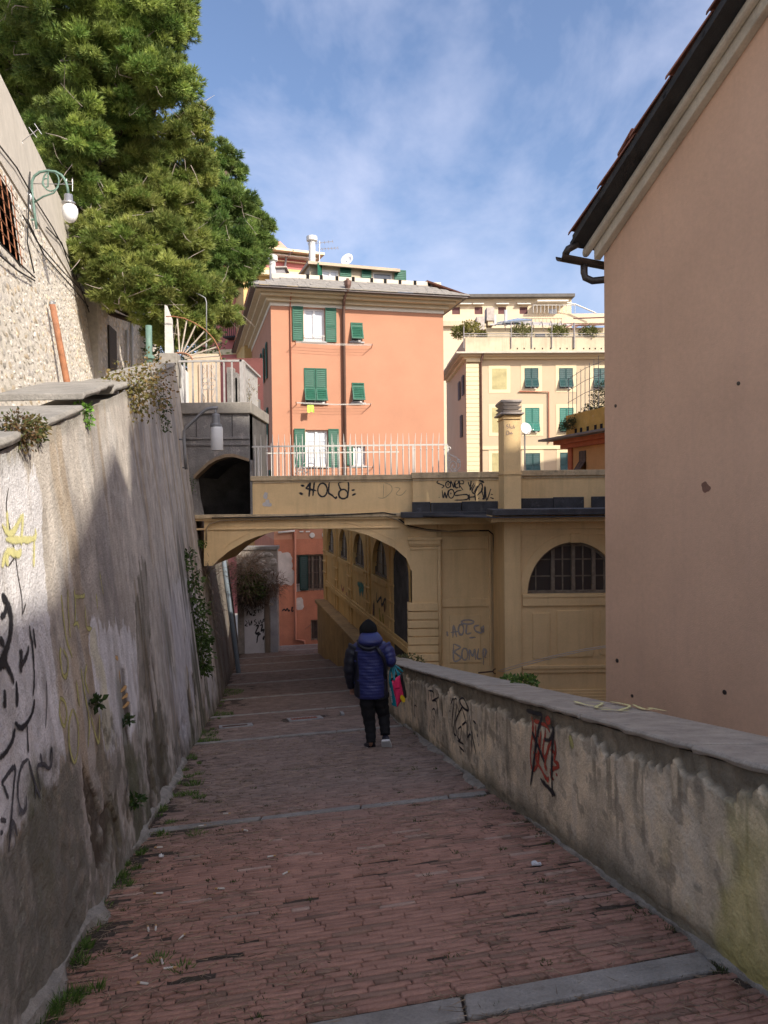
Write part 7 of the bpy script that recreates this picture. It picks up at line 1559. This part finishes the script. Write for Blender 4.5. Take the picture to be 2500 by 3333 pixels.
clump('pier_fern', 'small green tuft beside the left spring of the bridge arch', atY(652, 1770, 15.9), .12, 120, (.03, .08, .015), (.10, .16, .03), 38, hang=.1, group='plants on the bridge masonry')
for k, (x, y, Yd, r) in enumerate(((590, 1150, 28, 1.6),)): clump('garden_hedge', 'dark hedge behind the spiked fan', atY(x, y + 40, Yd), r, 2600, (.03, .055, .018), (.09, .12, .035), 90 + k, 'hedge', 'hedges below the pines', leaf=(.16, .08), squash=1.0)
clump('dry_bush', 'dry brown bush hanging over the rubble wall beyond the arch', atY(800, 1850, 29.8), .75, 2200, (.12, .08, .05), (.30, .21, .15), 39, 'bush', leaf=(.30, .018), hang=1.2, group='vegetation beyond the arch')
clump('ivy_bush', 'dark green ivy mass on the rubble wall beyond the arch', atY(822, 1905, 29.9), .6, 1300, (.03, .05, .015), (.10, .14, .03), 40, 'bush', leaf=(.10, .07), hang=.5, group='vegetation beyond the arch')
clump('dry_bush', 'dark tangle beneath the ivy beyond the arch', atY(820, 1945, 30.0), .65, 1500, (.035, .028, .02), (.10, .07, .05), 41, 'bush', leaf=(.25, .02), hang=.4, group='vegetation beyond the arch')
clump('dry_bush', 'brown twiggy bush against the red wall corner beyond the arch', atY(890, 1900, 30.1), .5, 900, (.09, .055, .04), (.20, .13, .09), 42, 'bush', leaf=(.25, .016), hang=.5, group='vegetation beyond the arch')
p = hit(1690, 2200, RN, RD - .5); clump('parapet_weed', 'low green weed behind the right parapet below the ochre wing', p + V((.06, 0, -.07)), .14, 200, gr1, gr2, 43, group='weeds behind the right parapet', squash=.3); p = hit(1640, 2196, RN, RD - .5); clump('parapet_weed', 'second low weed behind the right parapet, nearer the cable ring', p + V((.06, 0, -.07)), .08, 100, gr1, gr2, 44, group='weeds behind the right parapet', squash=.3)
p = hit(1315, 2148, RN, RD - .5); clump('parapet_weed', 'thin dry weeds behind the far end of the right parapet', p + V((.1, 0, -.08)), .35, 380, ol1, (.20, .22, .10), 45, group='weeds behind the right parapet', squash=.3)
clump('landing_weed', 'dry sprig beside the corner of the landing railing', atY(812, 1300, 16.6), .2, 120, (.2, .17, .12), (.35, .3, .22), 46, hang=0, squash=1.6, leaf=(.07, .02)); 
for k, (x, y, r, n) in enumerate(((1965, 1300, .55, 700), (1935, 1345, .5, 900), (1890, 1365, .35, 500), (1850, 1375, .28, 350), (1838, 1385, .2, 260), (1960, 1255, .3, 160))):
    clump('terrace_shrub', ['tall shrub at the right end of the orange house terrace', 'dense dark shrub in the middle of the orange house terrace', 'grey-green bush on the orange house terrace', 'low bush near the corner of the orange house terrace', 'pot plant on the very corner of the orange house terrace', 'wispy twigs topping the orange house terrace planting'][k], atY(x, y + 12, 29.2), r, n, (.05, .065, .025), (.17, .16, .06), 50 + k, 'bush', 'plants on the orange house terrace', leaf=(.10, .035))
for k, (x, y, r) in enumerate(((365, 490, .9), (270, 510, .7), (825, 515, .9), (1150, 515, .8), (1430, 520, .8), (470, 525, .35))):
    c_ = [( .30, .26, .05), (.22, .22, .05), (.20, .20, .07), (.20, .22, .05), (.17, .18, .05), (.3, .27, .06)][k]
    clump('terrace_shrub', ['yellow flowering shrub at the left end of the cream building terrace', 'olive shrub at the far left corner of the cream building terrace', 'round shrub under the pergola hoops of the cream building', 'round shrub right of the pergola hoops of the cream building', 'low shrub below the rusty rafters of the cream building', 'small yellow plant beside the yellow shrub on the cream terrace'][k], atY(*z3(x, y + 20), 60.6), r, 700, (.10, .11, .03), c_, 60 + k, 'bush', 'plants on the cream building terrace', leaf=(.22, .09))
# ---- weeds along the street edges, moss in joints, needles and litter
rng = np.random.default_rng(77)
def grass(name, spots, label, seed, colA, colB, L=.09, kind='stuff'):
    P, D, C, Ln = [], [], [], []
    r_ = np.random.default_rng(seed)
    for (x, y, rad, n) in spots:
        a = r_.uniform(0, 6.28, n); q_ = rad * np.sqrt(r_.random(n)); X_ = x + q_ * np.cos(a); Y_ = y + q_ * np.sin(a); Z_ = zq(Y_ - SK * X_) - .006
        P.append(np.stack([X_, Y_, Z_], -1)); D.append(np.stack([np.cos(a) * .6, np.sin(a) * .6, np.ones(n)], -1) + r_.normal(0, .3, (n, 3))); Ln.append(L * r_.uniform(.4, 1.3, n) * min(1.2, .6 + rad * 3)); m_ = r_.random((n, 1)); C.append((np.array(colA) * (1 - m_) + np.array(colB) * m_) * r_.uniform(.7, 1.2, (n, 1)))
    P = np.concatenate(P); D = np.concatenate(D); C = np.concatenate(C); Ln = np.concatenate(Ln)
    v, f, c = tris(P, D, Ln, np.full(len(P), .006) + Ln * .03, C, r_); o = link(name, npmesh(name, v, f, m_leaf, False, c)); o['kind'] = kind; o['label'] = label; o['category'] = 'grass'; return o
sp = []
for k in range(42):
    y = rng.choice([rng.uniform(3.0, 6.2), rng.uniform(5, 9.5), rng.uniform(9, 17)]); x = -1.0 - .156 * y + abs(rng.normal(.03, .10)); sp.append((x, y, rng.uniform(.02, .07), int(rng.uniform(20, 90))))
for (px, py, r_, n_) in ((375, 2855, .09, 260), (425, 2725, .05, 120), (255, 3085, .07, 180), (200, 3260, .09, 220), (130, 3310, .09, 160), (632, 2420, .35, 700), (690, 2330, .40, 800), (725, 2255, .5, 700), (655, 2390, .25, 300), (610, 2480, .12, 160), (630, 2560, .10, 160), (620, 2590, .08, 120), (648, 2600, .06, 70), (400, 2880, .07, 120), (520, 3125, .05, 90), (590, 3150, .05, 60), (640, 2712, .08, 60)):
    p = gpt(px, py); sp.append((p.x, p.y, r_, n_))
grass('weeds', sp, 'green weeds along the foot of the left wall', 5, (.05, .11, .025), (.16, .26, .05), .055)
sp = [(float(2.0 - .153 * y - abs(rng.normal(.03, .05))), float(y), .04, 30) for y in rng.uniform(3.2, 12, 26)] + [(float(rng.uniform(XL(np.array(q_)), XR(np.array(q_)))), float(q_), .03, 22) for q_ in rng.uniform(2.9, 9, 90)]
sp = [(x, y + SK * x if i >= 26 else y, r_, n_) for i, (x, y, r_, n_) in enumerate(sp)]
grass('joint_moss', sp, 'moss and seedlings in the brick joints', 6, (.03, .045, .012), (.09, .12, .03), .03)
# dry pine needles
n = 14000; r_ = np.random.default_rng(9); Qn = 2.6 + 9 * r_.random(n) ** 1.5; X_ = XL(Qn) + (XR(Qn) - XL(Qn)) * r_.random(n) ** 1.35; Y_ = Qn + SK * X_
kp = fbm(X_ * 1.6 + 5, Y_ * 1.2, 4) + .12 * (X_ < -.6) > .47; X_, Y_ = X_[kp], Y_[kp]; Z_ = zq(Y_ - SK * X_) + r_.uniform(-.002, .008, len(X_)); a = r_.uniform(0, 6.28, len(X_))
v, f, c = tris(np.stack([X_, Y_, Z_], -1), np.stack([np.cos(a), np.sin(a), -.17 * np.sin(a) + r_.normal(0, .06, len(a))], -1), .085 * r_.uniform(.4, 1.3, len(X_)), np.full(len(X_), .0045), (np.array([.26, .195, .13]) * r_.uniform(.5, 1.7, (len(X_), 1))), r_)
nd = link('pine_needles', npmesh('pine_needles', v, f, m_leaf, False, c)); nd['kind'] = 'stuff'; nd['label'] = 'dry brown pine needles scattered over the bricks'; nd['category'] = 'leaf litter'
# cigarette ends and scraps
m_butt = mat('cigarette_paper', (.60, .56, .50), var=.15, bump=0); m_filt = mat('cigarette_filter', (.45, .27, .12), var=.15, bump=0)
bt0 = MB().tube([V((-.016, 0, 0)), V((.016, 0, 0))], .0042, 6).mesh('paper', m_butt); bt1 = MB().tube([V((.0165, 0, 0)), V((.030, 0, 0))], .0044, 6).mesh('filter', m_filt)
for k, (x, y) in enumerate(((470, 3205), (528, 3133), (548, 3155), (590, 3055), (312, 2990), (520, 2910), (483, 3028), (507, 3025), (720, 2895), (655, 2690), (437, 3119), (735, 2650), (800, 2705), (520, 2760), (880, 2790), (928, 2845), (440, 2725), (460, 2725))):
    p = gpt(x, y); o = thing('cigarette_end', 'flattened cigarette end lying on the brick paving', 'cigarette end', p + V((0, 0, .006)), 'cigarette ends on the bricks'); a = random.uniform(0, 3.1)
    for me, nm in ((bt0, 'paper'), (bt1, 'filter')):
        c_ = bpy.data.objects.new(nm, me); COL.objects.link(c_); c_.parent = o
    o.rotation_euler = (0, .1, a); o.scale = (1.35, 1.35, 1.35)
for k, (x, y, s_, lab) in enumerate(((1745, 2815, .06, 'crumpled white paper scrap in the middle of the bricks'), (525, 2790, .03, 'small white scrap near the left wall'), (838, 2122, .10, 'white scrap at the foot of the rubble wall'), (795, 2198, .06, 'pale scrap on the far steps'))):
    p = gpt(x, y); b = MB(); R_ = []
    for i in range(5): R_.append([p + V((s_ * (i / 4 - .5), s_ * .35 * j + random.uniform(-.3, .3) * s_ * .2, .012 + random.uniform(-.004, .012) - .17 * s_ * .35 * j)) for j in (-1, 0, 1)] + [p + V((s_ * (i / 4 - .5), s_ * .35 * j, .003 - .17 * s_ * .35 * j)) for j in (1, 0, -1)])
    b.loft(R_); tag(b.build('paper_scrap', mat('white_paper', (.62, .62, .62), var=.1, bump=.1)), lab, 'litter')
# ropes strung from the ochre wing to the mauve house
rp_ = [(1620, 2183), (1700, 2160), (1800, 2135), (1900, 2113), (1985, 2100)]
for k, (dy, lab) in enumerate(((0, 'upper of two pale ropes strung from the ochre wing to the right'), (8, 'lower of two pale ropes strung from the ochre wing to the right'))):
    pts = [V(atY(1618, 2184, 15.7)), V(atY(1640, 2178 + dy, 14.3))] + [V(atY(x, y + dy * (1 - i * .1), 14.2 - i * .5)) for i, (x, y) in enumerate(rp_) if i]
    tag(MB().tube(pts, .007, 6).build('rope', mat('pale_rope', (.58, .5, .42), var=.1), smooth=True), lab, 'rope', 'ropes at the ochre wing')
p = atY(1613, 2185, 15.8); ring = thing('iron_ring', 'iron ring and turnbuckle holding the two pale ropes', 'ring', p); MB().tube([p + V((.05 * math.cos(t), 0, .05 * math.sin(t))) for t in np.linspace(0, 6.28, 13)], .012, 6, False).build('hoop', m_iron, ring); MB().tube([p + V((-.35, .05, -.04)), p + V((-.05, 0, 0))], .016, 6).build('turnbuckle', m_iron, ring)
# satellite dish on the chimney
p = atY(1713, 1394, 16.3); ds = thing('satellite_dish', 'white satellite dish beside the ochre chimney', 'satellite dish', p + V((0, .2, -.3)))
MB().lathe(p, [(.0, .05), (.07, .04), (.125, 0), (.13, .008), (.07, .05), (.0, .062)], 20, (-.35, .9, -.25)).build('dish', m_wht, ds, smooth=True); MB().tube([p + V((0, .05, 0)), p + V((.0, .18, -.05)), p + V((0, .2, -.9))], .018, 6).build('mast', m_silver, ds); MB().tube([p + V((0, .0, -.12)), p + V((.1, -.25, -.05))], .008, 5).build('feed_arm', m_silver, ds)
# ================================================================== the walker with shopping bag
foot = gpt(1205, 2446); YP = foot.y
SCL = YP / F / 4.423
ez = (ray(1205, 1610).z)
def pz(xz, yz, d=0): # zoom pixel (1080,1980 origin) at the walker's depth, d metres away from the viewer
    return atY(1080 + xz / 4.423, 1980 + yz / 4.423, YP) + V((0, d, 0))
per = thing('person', 'person in a dark blue quilted jacket and black trousers walking away down the alley', 'person', foot)
m_skin = mat('skin', (.42, .24, .17), rough=.55, var=.06, bump=.05); m_jack = mat('navy_quilted_nylon', (.020, .026, .115), rough=.42, var=.2, scale=6, bump=.25, bscale=60, spec=.5); m_jackd = mat('black_nylon', (.010, .011, .020), rough=.5, var=.3, scale=8, bump=.2, spec=.45)
m_tr = mat('black_trousers', (.008, .008, .009), rough=.85, var=.3, bump=.3); m_hair = mat('black_knit_cap', (.006, .006, .006), rough=.95, var=.3, bump=.6, bscale=150); m_sole = mat('white_sole', (.62, .62, .60), rough=.5, var=.08, bump=.05)
# --- body: one skinned mesh
J = {}
def j(name, p, r): J[name] = (V(p), r)
j('pelvis', pz(600, 1200, .05), .09); j('spine', pz(585, 950, .05), .10); j('chest', pz(575, 700, .06), .12); j('neck', pz(545, 500, .07), .055); j('head', pz(528, 380, .10), .085); j('crown', pz(522, 270, .11), .075)
j('shl', pz(350, 590, .05), .06); j('ell', pz(250, 880, .0), .045); j('wrl', pz(270, 1130, .10), .03); j('pal', pz(282, 1185, .13), .028)
j('shr', pz(770, 580, .05), .06); j('elr', pz(850, 780, -.02), .045); j('wrr', pz(862, 835, .20), .03); j('par', pz(868, 850, .26), .028)
for s, h0 in (('l', 282), ('r', 868)):
    b = J['pa' + s][0]
    for i in range(4):
        o = V((-.022 + .015 * i, .012, -.02)); j('f%s%da' % (s, i), b + o + V((0, .01, -.025)), .0095); j('f%s%db' % (s, i), b + o + V((.004, .028, -.05 - .004 * (i in (1, 2)))), .0085); j('f%s%dc' % (s, i), b + o + V((.006, .020, -.072 - .006 * (i in (1, 2)))), .0075)
    sg = 1 if s == 'l' else -1
    j('t%sa' % s, b + V((.03 * sg, .02, -.012)), .0095); j('t%sb' % s, b + V((.038 * sg, .03, -.042)), .008)
j('hil', pz(515, 1300, .06), .06); j('knl', pz(542, 1640, .06), .05); j('anl', pz(566, 1930, .0), .028); j('tol', pz(556, 2000, .06), .02)
j('hir', pz(695, 1300, .07), .06); j('knr', pz(742, 1580, .14), .05); j('anr', pz(773, 1830, .03), .028); j('tor', pz(785, 1930, .04), .018)
ed = [('pelvis', 'spine'), ('spine', 'chest'), ('chest', 'neck'), ('neck', 'head'), ('head', 'crown'), ('chest', 'shl'), ('shl', 'ell'), ('ell', 'wrl'), ('wrl', 'pal'), ('chest', 'shr'), ('shr', 'elr'), ('elr', 'wrr'), ('wrr', 'par'), ('pelvis', 'hil'), ('hil', 'knl'), ('knl', 'anl'), ('anl', 'tol'), ('pelvis', 'hir'), ('hir', 'knr'), ('knr', 'anr'), ('anr', 'tor')]
for s in 'lr':
    for i in range(4): ed += [('pa' + s, 'f%s%da' % (s, i)), ('f%s%da' % (s, i), 'f%s%db' % (s, i)), ('f%s%db' % (s, i), 'f%s%dc' % (s, i))]
    ed += [('pa' + s, 't%sa' % s), ('t%sa' % s, 't%sb' % s)]
kn = list(J); me = bpy.data.meshes.new('body'); me.from_pydata([tuple(J[k][0]) for k in kn], [(kn.index(a), kn.index(b)) for a, b in ed], []); me.materials.append(m_skin)
bo = link('body', me, per); sk = bo.modifiers.new('skin', 'SKIN'); sk.use_smooth_shade = True
for i, k in enumerate(kn): me.skin_vertices[0].data[i].radius = (J[k][1], J[k][1]); me.skin_vertices[0].data[i].use_root = (k == 'pelvis')
bo.modifiers.new('sub', 'SUBSURF').levels = 1; bo.modifiers['sub'].render_levels = 2
# --- clothes
def ring(c, wx, wy, n=28, f=None): 
    return [V(c) + V((wx * math.cos(2 * math.pi * k / n), wy * math.sin(2 * math.pi * k / n), 0)) * (1 if f is None else f(2 * math.pi * k / n)) for k in range(n)]
S_ = SCL
prof = [(455, 560, 95), (470, 560, 150), (500, 560, 215), (540, 560, 262), (600, 558, 272), (700, 548, 258), (800, 550, 248), (950, 556, 240), (1100, 562, 238), (1200, 566, 240), (1250, 566, 236), (1285, 566, 222)]
def interp(y):
    for (y0, x0, w0), (y1, x1, w1) in zip(prof[:-1], prof[1:]):
        if y0 <= y <= y1: t = (y - y0) / (y1 - y0); return x0 + (x1 - x0) * t, w0 + (w1 - w0) * t
rings = []
for i in range(121):
    y = 455 + (1285 - 455) * i / 120; cx_, w = interp(y); ph_ = ((y - 540) / 46.0) % 1; puff = 1 + (.026 * (math.sin(math.pi * ph_) ** .6 - .5) if y > 540 else 0)
    rings.append(ring(pz(cx_, y, .05), w * S_ * puff, w * S_ * puff * .66 + .012, 36, lambda a, y=y: 1 + .020 * math.sin(3 * a + y * .021) + .016 * math.sin(7 * a - y * .05) + .010 * math.sin(13 * a + y * .13)))
MB().loft(rings).build('jacket', m_jack, per, smooth=True)
# darker side panels of the jacket
for sx, a0, a1 in ((-1, 170, 255), (1, 300, 372)):
    pan = []
    for i in range(60):
        y = 600 + (1270 - 600) * i / 59; cx_, w = interp(y); c_ = pz(cx_, y, .05); w *= S_
        aa = (a0, a1 - 26) if sx < 0 else (a0 + 22, a1)
        pan.append([c_ + V((w * 1.035 * math.cos(t), (w * .66 + .012) * 1.035 * math.sin(t), 0)) for t in [math.radians(aa[0] + (aa[1] - aa[0]) * k / 8) for k in range(9)]] + [c_ + V((w * .9 * math.cos(t), (w * .66) * .9 * math.sin(t), 0)) for t in [math.radians(aa[0] + (aa[1] - aa[0]) * k / 8) for k in range(8, -1, -1)]])
    MB().loft(pan).build('jacket_side', m_jackd, per, smooth=True)
def sleeve(pts, rs, m, name='sleeve'):
    P_, R_ = [], []
    for i in range(len(pts) - 1):
        for k in range(8):
            t = k / 8; P_.append(V(pts[i]).lerp(V(pts[i + 1]), t)); R_.append((rs[i] * (1 - t) + rs[i + 1] * t) * (1 + .05 * math.sin(math.pi * ((i * 8 + k) / 2.6))))
    P_.append(V(pts[-1])); R_.append(rs[-1]); MB().tube(P_, R_, 14).build(name, m, per, smooth=True)
sleeve([pz(345, 560, .05), pz(275, 680, .03), pz(245, 880, .02), pz(255, 1020, .06), pz(272, 1165, .11)], [.095, .080, .068, .060, .048], m_jackd)
sleeve([pz(745, 555, .05), pz(820, 650, .02), pz(845, 745, -.01), pz(850, 800, .06), pz(862, 835, .20)], [.095, .085, .072, .06, .048], m_jack)
# hood
hd = []
for i in range(13):
    t = i / 12; y = 340 + 215 * t; w = 178 * math.sin(math.pi * (.18 + .72 * t)) ** .7; hd.append(ring(pz(548 + 14 * t, y + 10, .02 - .10 * math.sin(math.pi * t)), w * S_, .085 + .03 * math.sin(math.pi * t), 22, lambda a, t=t: 1 + .03 * math.sin(3 * a + 5 * t)))
MB().loft(hd).build('hood', m_jack, per, smooth=True)
MB().tube([pz(375, 445, -.06), pz(400, 505, -.10), pz(470, 545, -.125), pz(550, 555, -.13), pz(640, 525, -.12), pz(705, 455, -.06)], [.016, .026, .030, .03, .026, .014], 10).build('hood_rim', m_jackd, per, smooth=True)
MB().tube([pz(640, 520, -.13), pz(690, 590, -.15), pz(745, 680, -.13), pz(775, 800, -.10), pz(785, 1000, -.06)], [.022, .024, .024, .020, .012], 8).build('shoulder_strap', m_jackd, per, smooth=True)
# cap / hair
hr = []
for i in range(12):
    t = i / 11; y = 172 + 240 * t; w = 132 * math.sin(math.pi * .5 * min(1, (t + .02) * 1.55)) ** .75 * (1 - .06 * max(0, t - .7)); hr.append(ring(pz(524, y, .09), max(w, 6) * S_, max(w, 6) * S_ * 1.06, 20, lambda a, t=t: 1 + .02 * math.sin(7 * a + 9 * t)))
MB().loft(hr).build('hair', m_hair, per, smooth=True)
def leg(pts, rs): sleeve(pts, rs, m_tr, 'trouser_leg')
leg([pz(508, 1240, .04), pz(515, 1420, .05), pz(540, 1640, .06), pz(560, 1800, .03), pz(566, 1930, -.01)], [.108, .096, .078, .066, .060])
leg([pz(700, 1240, .04), pz(705, 1400, .09), pz(745, 1580, .14), pz(762, 1720, .08), pz(772, 1830, .03)], [.108, .096, .078, .066, .062])
def shoe(c, fwd, up, L=.26, w=.048, nm='shoe'):
    fwd, up = V(fwd).normalized(), V(up).normalized(); sd_ = fwd.cross(up).normalized(); up = sd_.cross(fwd)
    R1, R2 = [], []
    for i in range(11):
        t = i / 10; ww = w * (.72 + .5 * math.sin(math.pi * min(1, .15 + t * .75))) * (1 if t < .9 else .75); p = V(c) + fwd * (L * (t - .32)); hh = .085 * (1 - .55 * t) if t < .9 else .03
        R1.append([p + sd_ * (ww * math.cos(a)) + up * (.03 + hh * max(0, math.sin(a)) - .0 * (math.sin(a) < 0)) for a in [2 * math.pi * k / 12 for k in range(12)]])
        R2.append([p + sd_ * (ww * 1.08 * x_) + up * y_ for x_, y_ in ((-1, 0), (1, 0), (1.02, .034), (-1.02, .034))])
    s = MB().loft(R1).build(nm, m_jackd, per, smooth=True); MB().loft(R2).build('sole', m_sole, s, bevel=.008)
cF = gpt(1206, 2440); shoe(cF + V((0, 0, .004)), (-.35, 1, -.17), (0, .17, 1))
c2 = pz(785, 1900, -.04); shoe(c2 + V((0, -.0, -.05)), (.12, .62, -.85), (0, .85, .55))
# --- shopping bag
bagp = pz(955, 1440, .12)
bag = thing('shopping_bag', 'pink, turquoise and black shopping bag carried in the right hand of the walker', 'bag', bagp)
m_tq = mat('turquoise_plastic', (.012, .25, .30), rough=.4, var=.12, bump=.1, spec=.5); m_pk = mat('hot_pink_plastic', (.62, .022, .10), rough=.4, var=.10, scale=6, bump=.15, spec=.5); m_bb = mat('black_plastic', (.012, .013, .016), rough=.4, var=.1, bump=.1, spec=.5); m_yl = mat('yellow_print', (.62, .42, .02), rough=.5, var=.08, bump=0)
A, B_, C_, D_ = pz(865, 1062, .05), pz(985, 1005, .16), pz(1045, 1340, .16), pz(940, 1440, .05)
depth = V((-.045, .0, -.01)); dep2 = V((.045, .13, .015))
n_ = 8
def face(P00, P10, P11, P01, bulge, nrm, name, m, th=.004):
    b = MB(); R_ = []
    for i in range(n_ + 1):
        s = i / n_; row = []
        for k in range(n_ + 1):
            t = k / n_; p = (P00.lerp(P10, s)).lerp(P01.lerp(P11, s), t) + V(nrm) * (bulge * math.sin(math.pi * s) * math.sin(math.pi * min(1, t * 1.05)) + .004 * math.sin(9 * s + 7 * t)); row.append(p)
        R_.append(row + [q_ - V(nrm) * th for q_ in reversed(row)])
    b.loft(R_); return b.build(name, m, bag, smooth=True)
nf = (B_ - A).cross(D_ - A).normalized(); nf = nf if nf.y < 0 else -nf
face(A, B_, C_, D_, .02, nf, 'front_panel', m_pk)
TL, BL = pz(822, 1080, .10), pz(868, 1425, .10)
face(TL, A, D_, BL, .008, nf, 'side_gusset', m_tq)
TR, BR_ = pz(1020, 965, .24), pz(1090, 1350, .22)
face(B_, TR, BR_, C_, .01, nf, 'back_gusset', m_bb)
face(TL + V((.02, .12, 0)), TR, BR_, BL + V((.02, .1, 0)), .0, nf, 'back_panel', m_bb)
FBg = lambda x, y: hit(1080 + x / 4.423, 1980 + y / 4.423, nf, nf.dot(A) + .022)
strokes('print', bag, FBg, nf, [(.05, [(995, 1320), (1030, 1270)]), (.045, [(1005, 1335), (1045, 1290)])], .05, m_yl, off=.006, label='yellow oval print')
strokes('print', bag, FBg, nf, [[(905, 1165), (935, 1150), (975, 1150)], [(900, 1175), (915, 1280)]], .008, mat('dark_pink_print', (.36, .01, .05), var=.1), off=.006)
Gm = lambda x, y: hit(1080 + x / 4.423, 1980 + y / 4.423, (A - TL).cross(BL - TL).normalized(), (A - TL).cross(BL - TL).normalized().dot(TL))
ng = (A - TL).cross(BL - TL).normalized(); ng = ng if ng.y < 0 else -ng
strokes('lettering', bag, Gm, ng, [[(838, 1145), (860, 1155)], [(838, 1165), (862, 1172)], [(838, 1165), (848, 1150)], ell(858, 1205, 11, 13, 0, 360, 8), ell(864, 1240, 11, 13, 0, 360, 8), [(858, 1275), (880, 1282)], [(862, 1300), (884, 1306)], [(866, 1322), (886, 1328)], [(868, 1340), (888, 1346)]], .012, m_sole, off=.012, label='white lettering running down the turquoise side')
for (p0, p1, dd) in ((pz(838, 1070, .09), pz(900, 1050, .06), 0), (pz(900, 1040, .07), pz(965, 1015, .15), .02), (pz(985, 1000, .18), pz(1030, 980, .24), .05)):
    tp_ = pz(872, 858, .24); MB().tube([p0, p0.lerp(tp_, .55) + V((-.012, 0, 0)), tp_, p1.lerp(tp_, .55) + V((.012, 0, 0)), p1], [.013, .014, .012, .014, .013], 6).build('handle', m_tq, bag, smooth=True)
